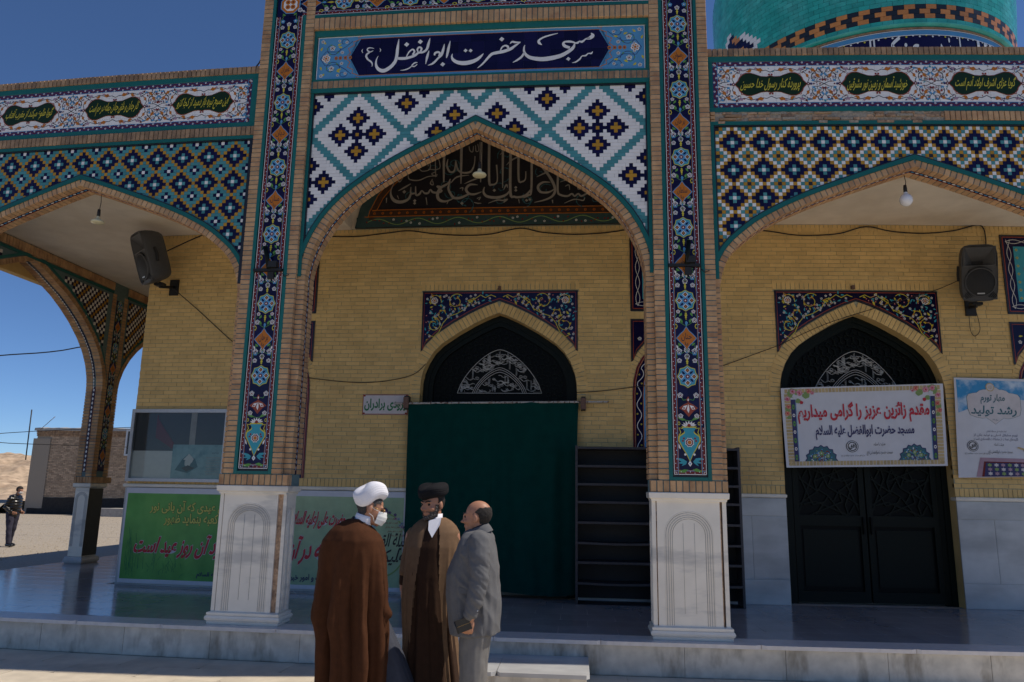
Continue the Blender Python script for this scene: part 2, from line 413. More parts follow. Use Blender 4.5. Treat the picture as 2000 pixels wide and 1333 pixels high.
def plate(g, P, xc, x0, x1, ztop, y, m, zb=None, flip=False):
    """sheet above an arch line, between x0 and x1"""
    A = full(P, xc); A = [(max(min(x, x1), x0), z) for x, z in A]
    vs = []; fs = []
    for x, z in A: vs += [(x, y, min(z, ztop)), (x, y, ztop)]
    for i in range(len(A) - 1): fs.append((2 * i, 2 * i + 2, 2 * i + 3, 2 * i + 1))
    g.add(vs, fs, m)
    zb = A[0][1] if zb is None else zb
    for a, b in ((x0, A[0][0]), (A[-1][0], x1)):
        if b - a > 1e-4: g.add([(a, y, zb), (b, y, zb), (b, y, ztop), (a, y, ztop)], [(0, 1, 2, 3)], m)
def courses(x0, x1, y0, y1, z0, z1, m='brick', pitch=.0555, jit=.0025):
    L = []; n = round((z1 - z0) / pitch); p = (z1 - z0) / n
    for i in range(n):
        j = random.uniform(0, jit); e = random.uniform(-.001, .001)
        L.append(bx(x0 + e, x1 + e, y0 + j, y1, z0 + i * p + .005, z0 + (i + 1) * p - .0045, m))
    return L
def soldiers(x0, x1, y0, y1, z0, z1, m='brick', pitch=.0625, jit=.003):
    L = []; n = max(1, round((x1 - x0) / pitch)); p = (x1 - x0) / n
    for i in range(n):
        j = random.uniform(0, jit)
        L.append(bx(x0 + i * p + .0045, x0 + (i + 1) * p - .0045, y0 + j, y1, z0, z1, m))
    return L
def moulding(g, x0, x1, y0, y1, prof, m):
    """stack of (offset, z) rings round a rectangle"""
    vs = []; fs = []
    for o, z in prof: vs += [(x0 - o, y0 - o, z), (x1 + o, y0 - o, z), (x1 + o, y1 + o, z), (x0 - o, y1 + o, z)]
    for i in range(len(prof) - 1):
        for j in range(4): fs.append((4 * i + j, 4 * i + (j + 1) % 4, 4 * i + 4 + (j + 1) % 4, 4 * i + 4 + j))
    k = 4 * (len(prof) - 1); fs += [(k, k + 1, k + 2, k + 3), (3, 2, 1, 0)]
    g.add(vs, fs, m)
# ---------------------------------------------------------------- prints
def star_medallion(c, u, v, R=.118, T=ID):
    def oct_(r, k): return [(u + (r if i % 2 == 0 else r * k) * math.cos(PI * i / 8 + PI / 8 * 0) * .92, v + (r if i % 2 == 0 else r * k) * math.sin(PI * i / 8)) for i in range(16)]
    c.poly(oct_(R, .86), 'yellow', 2); c.poly(oct_(R * .93, .86), 'turq', 3); c.poly(oct_(R * .80, .80), 'sky_blue', 4)
    for i in range(4):
        a = PI / 2 * i; du, dv = R * .55 * math.cos(a), R * .55 * math.sin(a)
        for rr, m, l in ((.030, 'white', 5), (.022, 'black', 6), (.012, 'orange', 7)):
            c.poly([(u + du + rr, v + dv), (u + du, v + dv + rr * 1.1), (u + du - rr, v + dv), (u + du, v + dv - rr * 1.1)], m, l)
        a += PI / 4
        c.leaf(u + R * .28 * math.cos(a), v + R * .28 * math.sin(a), R * .42, a, 'navy', 5)
    c.circ(u, v, .022, 'maroon', 5, 8); c.circ(u, v, .009, 'white', 6, 6)
def module(c, v, words=None, vmin=-9, vmax=9, cu=0.):
    """one repeat of the floral band around a star at height v"""
    def ok(z): return vmin < z < vmax
    def fl(du, dv, r, m='white', cc='maroon', bg='navy'):
        if ok(v + dv):
            for s in (-1, 1): c.flower(cu + s * du, v + dv, r, m, cc, 3, 5, bg)
    if ok(v): star_medallion(c, cu, v)
    for dv, r in ((.135, .011), (.155, .015), (.178, .011), (-.140, .012), (-.158, .016), (-.18, .011), (-.198, .007)):
        if ok(v + dv): c.circ(cu, v + dv, r * .9, 'yellow', 4, 6, r)
    fl(.078, .165, .025); fl(.078, .245, .026, 'sky_blue', 'white', 'sky_blue'); fl(.078, -.118, .021, 'white', 'red', 'red'); fl(.085, -.21, .028)
    if ok(v + .20): c.flower(cu, v + .205, .028, 'white', 'maroon', 3)
    if ok(v + .27): c.flower(cu, v + .275, .030, 'white', 'green', 3, 6)
    if ok(v - .235): c.leaf(cu, v - .215, .06, -PI / 2, 'sky_blue', 3)
    for s in (-1, 1):
        if ok(v + .12): c.line([(cu + s * .115, v + .10), (cu + s * .105, v + .15), (cu + s * .085, v + .17)], .005, 'green', 2)
        if ok(v + .2): c.line([(cu + s * .1, v + .19), (cu + s * .108, v + .24), (cu + s * .08, v + .30), (cu + s * .085, v + .33)], .006, 'green', 2); c.leaf(cu + s * .05, v + .32, .05, PI / 2 - s * .9, 'green', 3)
        if ok(v - .2):
            c.line([(cu + s * .09, v - .14), (cu + s * .112, v - .18), (cu + s * .088, v - .215), (cu + s * .03, v - .255), (cu, v - .27)], .005, 'green', 2)
            c.leaf(cu + s * .042, v - .13, .05, -PI / 2 + s * .6, 'green', 3); c.leaf(cu + s * .035, v - .24, .055, PI / 2 - s * .4, 'green', 3)
            for r_, m_ in ((.03, 'yellow'), (.017, 'navy')): c.circ(cu + s * .105, v - .275, r_ * .6, m_, 3 if m_ == 'yellow' else 4, 6, r_)
    # orange lozenge half way to the next star
    d = v - .4
    if ok(d):
        H, W = .118, .098
        def loz(k): return [(cu + W * k * x, d + H * k * z) for x, z in ((0, 1), (.28, .62), (.62, .36), (1, 0), (.62, -.36), (.28, -.62), (0, -1), (-.28, -.62), (-.62, -.36), (-1, 0), (-.62, .36), (-.28, .62))]
        c.poly(loz(1.1), 'sky_blue', 3); c.poly(loz(1), 'orange', 4)
        if words: c.text(words, cu, d + .012, .105, .085, 'black', 5, off=.012); c.text('یا', cu - .002, d - .06, .03, .045, 'black', 5, off=.012)
        for s in (-1, 1):
            c.leaf(cu + s * .105, d - .07, .055, PI / 2 + s * .3 - s * .6 + PI, 'white', 3, .22); c.flower(cu + s * .078, d - .135, .030, 'white', 'maroon', 3)
            c.line([(cu + s * .02, d - .14), (cu + s * .06, d - .165), (cu + s * .085, d - .13)], .005, 'green', 2)
        c.leaf(cu, d - .16, .035, PI / 2, 'sky_blue', 4); c.flower(cu, d - .185 + .0, .024, 'white', 'green', 3, 6)
def beads(c, p0, p1, wd=.04, inner=1):
    (u0, v0), (u1, v1) = p0, p1; L = math.hypot(u1 - u0, v1 - v0); n = max(2, round(L / .043)); du, dv = (u1 - u0) / L, (v1 - v0) / L
    nu, nv = -dv * inner, du * inner
    c.line([p0, p1], .006, 'white', 3)
    q = wd * .5; c.line([(u0 + nu * q * .95, v0 + nv * q * .95), (u1 + nu * q * .95, v1 + nv * q * .95)], wd * .8, 'maroon', 1)
    c.line([(u0 + nu * wd * .86, v0 + nv * wd * .86), (u1 + nu * wd * .86, v1 + nv * wd * .86)], .0055, 'sky_blue', 3)
    c.line([(u0 + nu * wd, v0 + nv * wd), (u1 + nu * wd, v1 + nv * wd)], .004, 'orange', 3)
    for i in range(n):
        t = (i + .5) / n * L; k = .34 + .28 * (i % 2)
        c.circ(u0 + du * t + nu * wd * k, v0 + dv * t + nv * wd * k, .0085, 'navy' if i % 2 else 'maroon', 2, 6)
        c.circ(u0 + du * t + nu * wd * k, v0 + dv * t + nv * wd * k, .0052, 'white', 3, 5)
def vase(c, v):
    """palmette and vase at the foot of the band; v = middle of the vase"""
    body = [(0, -.17), (.03, -.10), (.07, -.03), (.105, .04), (.10, .08), (.05, .115), (.04, .15), (.07, .175), (-.07, .175), (-.04, .15), (-.05, .115), (-.10, .08), (-.105, .04), (-.07, -.03), (-.03, -.10)]
    c.poly([(a * 1.08, v + b * 1.03) for a, b in body], 'yellow', 3); c.poly([(a * .95, v + b * .95) for a, b in body], 'turq', 4)
    for s in (-1, 1):
        c.line([(s * .06, v + .16), (s * .10, v + .165), (s * .085, v + .12), (s * .10, v + .09)], .009, 'yellow', 3)
        for a, b in ((.055, .06), (.065, .035)): c.circ(s * a, v + b, .011, 'red', 5, 6)
        for k in range(3): c.leaf(s * .03, v - .17, .11 - .02 * k, -PI / 2 + s * (1.9 - .5 * k), 'turq', 3, .2)
        c.leaf(s * .09, v - .05, .06, PI / 2 - s * .3, 'white', 3, .2); c.circ(s * .045, v - .10, .012, 'white', 3, 6); c.leaf(s * .02, v - .25, .11, -.2 if s > 0 else PI + .2, 'green', 3, .2)
        c.circ(s * .1, v + .21, .014, 'yellow', 3, 6, .02); c.circ(s * .1, v + .21, .008, 'navy', 4, 6, .012)
    for r, m, l in ((.048, 'white', 5), (.040, 'maroon', 6), (.028, 'white', 7), (.022, 'orange', 8)):
        c.poly([(r * (1 if i % 2 else .82) * math.cos(PI * i / 8), v + .02 + r * (1 if i % 2 else .82) * 1.05 * math.sin(PI * i / 8)) for i in range(16)], m, l)
    c.poly([(0, v - .16), (.02, v - .19), (0, v - .22), (-.02, v - .19)], 'white', 4); c.circ(0, v - .19, .008, 'sky_blue', 5, 6)
    for k in range(7): a = PI * (k + .5) / 7; c.leaf(.02 * math.cos(a), v + .185, .055, a, 'white', 4, .25)
    c.circ(0, v + .19, .018, 'red', 5, 8)
    w2 = v + .365
    for s in (-1, 1):
        c.poly([(0, w2 + .06), (s * .05, w2 + .035), (s * .095, w2), (s * .05, w2 - .03), (0, w2 - .09)], 'red_line', 3)
        c.poly([(s * .01, w2 + .03), (s * .05, w2 + .02), (s * .065, w2 - .01), (s * .035, w2 - .015)], 'white', 4); c.circ(s * .045, w2, .01, 'red_line', 5, 6)
        c.flower(s * .08, w2 + .13, .028, 'white', 'maroon', 3); c.flower(s * .08, w2 - .08, .025, 'white', 'maroon', 3)
        c.line([(0, w2 + .09), (s * .05, w2 + .08), (s * .08, w2 + .13)], .006, 'green', 2); c.line([(0, w2 - .13), (s * .05, w2 - .12), (s * .08, w2 - .08)], .006, 'green', 2)
        c.leaf(s * .03, w2 - .12, .09, .3 if s > 0 else PI - .3, 'green', 3, .2)
    c.leaf(0, w2 - .05, .09, PI / 2, 'white', 4, .2); c.leaf(0, w2 + .06, .06, PI / 2, 'red_line', 4, .35); c.leaf(0, w2 + .07, .03, PI / 2, 'white', 5)
WORDS = ['غفران', 'حنان', 'سبحان', 'سلطان', 'برهان', 'رضوان', 'منان', 'دیان']
def tile_slabs(parent, x0, x1, z0, z1, y, m, size=.148, name='tile', dep=.02, limit=300):
    nx = max(1, round((x1 - x0) / size)); nz = max(1, round((z1 - z0) / size)); a = (x1 - x0) / nx; b = (z1 - z0) / nz; L = []
    for i in range(nx):
        for j in range(nz): L.append(bx(x0 + i * a + .0008, x0 + (i + 1) * a - .0008, y, y + dep, z0 + j * b + .0008, z0 + (j + 1) * b - .0008, m))
    pieces(parent, name, L, limit)
# ---------------------------------------------------------------- pillars with the floral bands
def rnd(m=.003): return random.uniform(-m, m)
def pillar(side, label):
    mx = (lambda x: x) if side > 0 else (lambda x: 2 * XC - x)
    def X(a, b): p, q = mx(a), mx(b); return (min(p, q), max(p, q))
    t = thing('pillar', label, 'pillar', (mx(1.04), 7.9, ZF), 'tiled pillars of the central portal'); WARP.add(t)
    # marble pedestal
    g = Geo(); moulding(g, *X(.70, 1.38), 7.775, 8.03, [(.035, .3115), (.042, .33), (.035, .338), (.052, .352), (.06, .372), (.052, .392), (.038, .398), (.045, .404), (.045, .424), (.012, .434)], 'marble'); g.build('base_moulding', t)
    g = Geo(); g.box(*X(.70, 1.35), 7.79, 8.03, .434, 1.61, 'brick_rubble'); g.build('core', t)
    g = Geo(); x0, x1 = X(.722, 1.352); x1 -= .042 if side < 0 else .016
    if side < 0: x0 += .0
    g.box(x0, x1, 7.765, 7.789, .434, 1.61, 'marble')
    cxp = (x0 + x1) / 2; n = 14
    g.build('front_slab', t)
    g = Geo()
    for R, zt in ((.235, 1.29), (.213, 1.29), (.191, 1.29), (.169, 1.29)):
        pts = [(cxp - R, 7.765, .436)] + [(cxp - R * math.cos(PI * i / n), 7.765, zt + R * math.sin(PI * i / n) * .95) for i in range(n + 1)] + [(cxp + R, 7.765, .436)]
        g.tube([(a, b + .001, c_) for a, b, c_ in pts], .0045, 'marble', 6, False)
    for dx in (-.055, .055): g.tube([(cxp + dx, 7.7655, .55), (cxp + dx, 7.7655, 1.40)], .0022, 'concrete', 4)
    for R in (.224, .202, .180, .160): g.tube([(cxp - R, 7.7645, .44)] + [(cxp - R * math.cos(PI * i / n), 7.7645, 1.29 + R * math.sin(PI * i / n) * .95) for i in range(n + 1)] + [(cxp + R, 7.7645, .44)], .0022, 'concrete', 4, False)
    g.build('arched_relief', t)
    for a, b in ((.672, .712), (1.362, 1.402)):
        g = Geo(); xa, xb = X(a, b)
        if side < 0 and a < 1: xa, xb = xa + .004, xb
        g.box(xa, xb, 7.772, 8.035, .434, 1.61, 'marble')
        xo = mx(a if a < 1 else b); xo += .0015 * (1 if xo > cxp else -1)
        if (side < 0 and a < 1) or (side > 0 and a < 1):
            for k in range(4):
                R = .085 - k * .016; g.tube([(xo, 7.905 - R, .45)] + [(xo, 7.905 - R * math.cos(PI * i / 8), 1.38 + R * math.sin(PI * i / 8)) for i in range(9)] + [(xo, 7.905 + R, .45)], .004, 'marble', 5, False)
        g.build('side_slab', t)
    g = Geo(); moulding(g, *X(.69, 1.385), 7.765, 8.04, [(.02, 1.61), (.022, 1.628), (.03, 1.634), (.042, 1.64), (.045, 1.69), (.04, 1.696), (.0, 1.697)], 'marble'); g.build('cap_slab', t)
    # brickwork
    g = Geo(); g.box(*X(.75, 1.37), F + .048, 8.06, 1.697, TOPP, 'grout'); g.box(*X(.748, .843), F + .009, F + .047, 1.815, TOPP, 'grout'); g.box(*X(1.271, 1.372), F + .009, F + .047, 1.815, TOPP, 'grout'); g.box(*X(.668, 1.42), F + .014, F + .0475, 1.699, 1.8145, 'grout'); g.box(*X(.664, 1.422), RING + .009, 8.062, 1.697, 3.95, 'grout'); g.build('grout_core', t)
    L = soldiers(*X(.66, 1.425), F + .004, F + .11, 1.70, 1.812)
    ztop = TOPP
    for a, b in ((.742, .846), (1.268, 1.376)): L += courses(*X(a, b), F, F + .058, 1.818, ztop)
    for a, b in ((.655, .742), (1.377, 1.43)):
        L += courses(*X(a, b), RING, RING + .105, 1.818, 3.93 if a < 1 else 3.86); L += courses(*X(a, b if b < 1 else 1.428), RING + .165, BACK, 1.818, 3.93 if a < 1 else 3.86)
    pieces(t, 'brick', L)
    # teal frame, dark groove and the floral tiles
    g = Geo()
    g.box(*X(.846, .886), F + .004, F + .05, 1.815, 7.16, 'teal_strip'); g.box(*X(1.232, 1.268), F + .004, F + .05, 1.815, ztop, 'teal_strip'); g.box(*X(.887, 1.231), F + .004, F + .05, 1.815, 1.846, 'teal_strip'); g.build('teal_frame', t)
    g = Geo(); g.box(*X(.886, 1.232), F + .03, F + .05, 1.847, 7.50, 'black'); g.build('groove', t)
    tile_slabs(t, *X(.902, 1.216), 1.87, 7.162, F + .016, 'navy', .155, 'tile', .013)
    c0 = mx(1.059); hw = .157
    cv = Canvas((c0, F + .016, 0))
    for s in (-1, 1):
        beads(cv, (s * hw, 1.874), (s * hw, 7.16), .045, s)
    beads(cv, (-hw, 1.874), (hw, 1.874), .04, 1)
    stars = [2.857 + .7995 * i for i in range(6)] if side > 0 else [2.857 + .7995 * i for i in range(6)]
    for i, s_ in enumerate(stars): module(cv, s_, WORDS[(i + (0 if side > 0 else 3)) % 8] if i else None, 2.75, 7.10)
    vase(cv, 2.17)
    cv.build('floral_print', t)
    # blue strip in the middle of the jambs
    for a in (.658, 1.427):
        g = Geo(); x = mx(a); d = .004 if (x > mx(1.04)) else -.004
        xs = sorted((x, x - d * 2)); g.box(xs[0], xs[1], RING + .107, RING + .163, 1.818, 3.9, 'navy')
        xf = x + (.0007 if d > 0 else -.0007) 
        cs = Canvas((xf if d < 0 else xf, RING + .135, 0), (0, 1, 0), (0, 0, 1), (-1 if d < 0 else 1, 0, 0))
        z = 1.84
        while z < 3.88:
            cs.poly([(0, z + .02), (.012, z + .045), (0, z + .07), (-.012, z + .045)], 'white', 1); cs.poly([(0, z + .03), (.006, z + .045), (0, z + .06), (-.006, z + .045)], 'sky_blue', 2); z += .06
        for s in (-1, 1): cs.line([(s * .024, 1.82), (s * .024, 3.9)], .004, 'red_line', 1)
        for k, nm in enumerate(cs.g.names): g.mi(nm)
        b = len(g.v); g.v += cs.g.v; mp = [g.mi(nm) for nm in cs.g.names]
        for f, m_ in zip(cs.g.f, cs.g.m): g.f.append(tuple(i + b for i in f)); g.m.append(mp[m_]); g.sm.append(False)
        g.build('jamb_strip', t)
    return t
# ---------------------------------------------------------------- spandrel mosaics
PW = ['KGTWGWTG', 'GTWGNGWT', 'TWGNNNGW', 'WGNNTNNG', 'GNNTWTNN', 'WGNNTNNG', 'TWGNNNGW', 'GTWGNGWT']
PL = ['WNTTGTTN', 'NTTGNGTT', 'TTGNNNGT', 'TGNNTNNG', 'GNNTWTNN', 'TGNNTNNG', 'TTGNNNGT', 'NTTGNGTT']
CODE = dict(K='black', G='gold', T='teal', W='white', N='navy')
VM = {}
for (c_, rows) in ((4, (1, 2)), (3, (2, 3)), (5, (2, 3)), (2, (3, 4, 5)), (6, (3, 4, 5)), (3, (5, 6)), (5, (5, 6)), (4, (6, 7))):
    for i, r in enumerate(rows): VM[(c_, r)] = (i == 0, len(rows))
def mosaic_wing(parent, xstart, sgn, x0, x1, ztop, P, xc, pat, pitch=.0403, rowp=.0398):
    L = []; Pf = offset(P, -.055)
    nr = 50; nc = int((x1 - x0) / pitch) + 2
    for r in range(nr):
        c = 0
        while c < nc:
            ch = pat[r % 8][c % 8]; k = 1; wdt = 1
            if ch == 'N' and (c % 8, r % 8) in VM:
                first, n = VM[(c % 8, r % 8)]
                if not first: c += 1; continue
                k = n
            elif ch == 'T' and pat is PL and (c % 8) not in (3, 5, 4):
                while c + wdt < nc and pat[r % 8][(c + wdt) % 8] == 'T' and (c + wdt) % 8 not in (3, 5) and wdt < 3: wdt += 1
            a = xstart + sgn * c * pitch; b = xstart + sgn * (c + wdt) * pitch; a, b = min(a, b), max(a, b); a, b = max(a, x0), min(b, x1)
            z1 = ztop - r * rowp; z0 = z1 - k * rowp
            c += wdt
            if b - a < .008: continue
            zc = max(lerp(Pf, abs(a - xc)), lerp(Pf, abs(b - xc))) if (abs(a - xc) > .01 and abs(b - xc) > .01) else Pf[0][1]
            zm = min(lerp(Pf, abs(a - xc)), lerp(Pf, abs(b - xc)))
            if z1 < zm + .004: continue
            z0 = max(z0, zm - .03)
            L.append(bx(a + .0011, b - .0011, TILE + random.uniform(0, .0015), TILE + .012, z0 + .0011, z1 - .0011, CODE[ch]))
    pieces(parent, 'tile', L)
def portal_code(u, r):
    best = None
    for (cu, cr) in ((34, 12), (20, -2), (6, 12), (48, -2), (48, 26), (20, 26), (34, 40), (6, -16), (34, -16), (62, 12), (-8, -2), (-8, 26), (6, 40), (48, 54)):
        d = abs(u - cu) + abs(r - cr)
        if best is None or d < best[0]: best = (d, u - cu, r - cr)
    d, du, dr = best
    if d >= 13: return 'T'
    if du == 0 and dr == 0: return 'G'
    if d <= 2: return 'N'
    for mu, mr in ((5, 0), (-5, 0), (0, 5), (0, -5)):
        q = abs(du - mu) + abs(dr - mr)
        if q <= 1: return 'G'
        if q <= 3: return 'N'
    return 'W'
def mosaic_portal(parent):
    L = []; U = .0401; RP = .0405; x0, x1 = -3.09, .69; Pf = offset(PORT, -.06)
    for r in range(52):
        z1 = 6.15 - r * RP; z0 = z1 - RP; i = -47
        while i <= 47:
            c = portal_code(abs(i), r); j = i; mxl = {'W': 5, 'N': 3, 'T': 5, 'G': 3}[c]
            if c == 'W' and random.random() < .6: mxl = 3
            while j + 1 <= 47 and portal_code(abs(j + 1), r) == c and j + 1 - i < mxl: j += 1
            a = max(XC + (i - .5) * U, x0); b = min(XC + (j + .5) * U, x1); i = j + 1
            if b - a < .006: continue
            zm = min(lerp(Pf, abs(a - XC)), lerp(Pf, abs(b - XC)))
            if z1 < zm + .004: continue
            L.append(bx(a + .001, b - .001, TILE + random.uniform(0, .0012), TILE + .012, max(z0, zm - .03) + .001, z1 - .001, CODE[c]))
    pieces(parent, 'tile', L)
# ---------------------------------------------------------------- portal
def portal():
    t = thing('portal', 'tall central mosque portal with white and turquoise zigzag tiles over a pointed brick arch', 'portal', (XC, 7.9, 5.5)); WARP.add(t)
    mosaic_portal(t)
    x0, x1 = 2 * XC - .742, .742
    pieces(t, 'brick', ring_bricks(PORT, XC, RING, .105, .085) + soldiers(x0, x1, F, F + .10, 6.966, 7.112) + soldiers(x0 + .02, x1 - .02, F + .035, F + .1, 6.222, 6.312, 'brick_weathered') + ring_bricks(PORT, XC, RING + .165, .11, .085))
    g = Geo(); band(g, PORT, XC, RING + .008, BACK - .002, 'grout', -.002, .079)
    plate(g, PORT, XC, x0 - .01, x1 + .01, 7.70, TILE + .009, 'grout'); plate(g, PORT, XC, x0 - .01, x1 + .01, 7.70, BACK, 'plaster')
    g.box(x0 - .02, x1 + .02, F + .012, TILE + .01, 6.97, 7.11, 'grout'); g.box(x0 - .02, x1 + .02, F + .045, TILE + .01, 7.1105, 7.64, 'grout'); g.box(x0 - .02, x1 + .02, F + .012, F + .044, 7.545, 7.64, 'grout'); g.box(x0, x1, F + .045, TILE + .01, 6.2, 6.32, 'grout'); g.box(x0 - .6, x1 + .6, TILE + .02, BACK - .003, 7.0, 7.65, 'grout')
    g.build('masonry', t)
    # soffit strip with its white chain
    g = Geo(); band(g, PORT, XC, RING + .108, RING + .163, 'navy', .06, .0805); cv = Canvas((0, 0, 0)); Rr = resample(offset(PORT, .0815), .05)
    for i in range(len(Rr) - 1):
        a, b = Rr[i], Rr[i + 1]
        for s in (-1, 1):
            g.add([(XC + s * a.x, RING + .135, a.y), (XC + s * (a.x + b.x) / 2, RING + .121, (a.y + b.y) / 2), (XC + s * b.x, RING + .135, b.y), (XC + s * (a.x + b.x) / 2, RING + .149, (a.y + b.y) / 2)], [(0, 1, 2, 3)], 'white' if i % 2 else 'sky_blue')
    band(g, PORT, XC, RING + .106, RING + .112, 'red_line', .06, .0825); band(g, PORT, XC, RING + .159, RING + .165, 'red_line', .06, .0825)
    g.build('soffit_strip', t)
    g = Geo(); band(g, offset(PORT, -.045), XC, TILE - .022, TILE + .012, 'teal_strip', .0, .046); band(g, offset(PORT, -.057), XC, TILE - .019, TILE + .012, 'black', .0, .0125); g.build('arch_outline', t)
    g = Geo()
    for a, b in ((x0 + .002, -3.103), (.703, x1 - .002)): g.box(a, b, TILE - .025, TILE + .012, 3.97, 6.165, 'teal_strip')
    g.box(x0, x1, TILE - .03, TILE + .012, 6.168, 6.221, 'teal_strip'); g.box(x0, x1, TILE - .028, TILE + .01, 6.313, 6.337, 'teal_strip'); g.box(x0, x1, TILE - .03, TILE + .012, 6.892, 6.965, 'teal_strip')
    for a, b in ((x0 + .001, -3.106), (.706, x1 - .001)): g.box(a, b, TILE - .029, TILE + .012, 6.337, 6.891, 'teal_strip')
    g.box(x0 - .1, x1 + .1, F + .004, F + .03, 7.114, 7.15, 'teal_strip'); g.box(2 * XC - 1.268, 1.268, F + .005, F + .04, 7.50, 7.535, 'teal_strip')
    g.build('teal_frame', t)
    g = Geo()
    for a, b in ((-3.102, -3.09), (.69, .702)): g.box(a, b, TILE - .018, TILE + .01, 4.2, 6.167, 'black')
    g.box(-3.102, .702, TILE - .019, TILE + .01, 6.150, 6.167, 'black'); g.build('dark_line', t)
    # title panel
    pa, pb, pz0, pz1 = -3.104, .704, 6.338, 6.890
    tile_slabs(t, pa, pb, pz0, pz1, TILE - .004, 'navy', .15, 'panel_tile', .012)
    cv = Canvas((0, TILE - .004, 0)); zc = 6.6 + .014
    for s in (-1, 1):
        end = XC + s * 1.9; k = XC + s * 1.36
        P = [(end, pz0), (end, pz1), (k, pz1)]; Lb = [(1.36, .225), (1.42, .215), (1.40, .19), (1.47, .165), (1.46, .13), (1.53, .10), (1.50, .05), (1.56, 0), (1.50, -.05), (1.53, -.10), (1.46, -.13), (1.47, -.165), (1.40, -.19), (1.42, -.215), (1.36, -.225)]
        P = [(end, pz0), (end, pz1)] + [(XC + s * a, zc + b * 1.22) for a, b in Lb]
        cv.poly(P, 'sky_blue', 1)
        cv.line([(XC + s * a, zc + b * 1.2) for a, b in Lb], .010, 'orange', 2); 
        for fz in (-1, 1):
            cv.spiral(XC + s * 1.72, zc + fz * .13, .10, PI * (1 if s > 0 else 0), 1.0, 'ink_navy', .008, 2, s * fz, 'green')
            cv.spiral(XC + s * 1.58, zc + fz * .20, .055, 0, .9, 'ink_navy', .007, 2, -s * fz)
            cv.line([(XC + s * 1.86, zc), (XC + s * 1.80, zc + fz * .09), (XC + s * 1.66, zc + fz * .08), (XC + s * 1.55, zc + fz * .15), (XC + s * 1.48, zc + fz * .21)], .007, 'ink_navy', 2)
            for a, b, r in ((1.72, .13, .034), (1.60, .07, .022), (1.55, .20, .020), (1.84, .22, .024), (1.64, .22, .018), (1.78, .05, .016)):
                cv.flower(XC + s * a, zc + fz * b, r, 'white', 'maroon', 4, 5, 'black')
            for a, b, an in ((1.66, .16, .5), (1.80, .19, 2.4), (1.60, .14, 3.0), (1.86, .10, 1.2)): cv.leaf(XC + s * a, zc + fz * b, .055, an * fz, 'yellow', 3)
        cv.flower(XC + s * 1.79, zc, .052, 'white', 'orange', 5, 6, 'orange')
        for a in (1.50, 1.56, 1.62, 1.67): cv.circ(XC + s * a, zc, .022, 'orange', 4, 6, .026); cv.circ(XC + s * a, zc, .010, 'ink_navy', 5, 5)
        cv.line([(end - s * .006, pz0), (end - s * .006, pz1)], .009, 'white', 3)
    for zz in (pz0 + .006, pz1 - .006): cv.line([(pa, zz), (pb, zz)], .009, 'white', 3)
    for zz in (pz0 + .024, pz1 - .024): cv.line([(XC - 1.45, zz), (XC + 1.45, zz)], .028, 'sky_blue', 1); 
    for zz in (pz0 + .042, pz1 - .042): cv.line([(XC - 1.40, zz), (XC + 1.40, zz)], .006, 'orange', 2)
    cv.build('side_ornament', t)
    cv = Canvas((0, TILE - .004, 6.6))
    for st in TITLE: cv.pen([(a / 1000, b / 1000, c_ / 1000) for a, b, c_ in st], 'white', 5)
    for a, b, c_ in TDOT: r = c_ / 1000 * .62; cv.poly([(a / 1000 + r, b / 1000 + .1 * r), (a / 1000 - .1 * r, b / 1000 + r), (a / 1000 - r, b / 1000 - .1 * r), (a / 1000 + .1 * r, b / 1000 - r)], 'white', 5)
    cv.build('title_lettering', t)
    # floral band along the top
    tile_slabs(t, 2 * XC - 1.216, 1.216, 7.165, 7.478, F + .016, 'navy', .155, 'tile', .013, 60)
    cv = Canvas((XC, F + .016, 7.32)); 
    beads(cv, (-2.416, .157), (2.416, .157), .045, -1); beads(cv, (-2.1, -.157), (2.1, -.157), .045, 1)
    cv.T = lambda a, b: (b, a)
    for i in range(-2, 3): module(cv, i * .8 + .4 if False else i * .7995, WORDS[(i + 3) % 8], -2.2, 2.2)
    cv.T = None
    for s in (-1, 1):
        q = s * 2.259
        for r, m, l in ((.13, 'sky_blue', 3), (.12, 'orange', 4), (.09, 'white', 5)): cv.poly([(q + r * (1 if i % 2 else .93) * math.cos(PI * i / 8), r * (1 if i % 2 else .93) * math.sin(PI * i / 8)) for i in range(16)], m, l)
        for i in range(4): a = PI / 4 + PI / 2 * i; cv.circ(q + .045 * math.cos(a), .045 * math.sin(a), .032, 'orange', 6, 8); cv.circ(q + .045 * math.cos(a), .045 * math.sin(a), .012, 'maroon', 7, 6)
    cv.build('floral_print', t)
    pieces(t, 'top_brick', soldiers(2 * XC - 1.376, 1.376, F, F + .1, 7.54, TOPP) , 120)
    return t
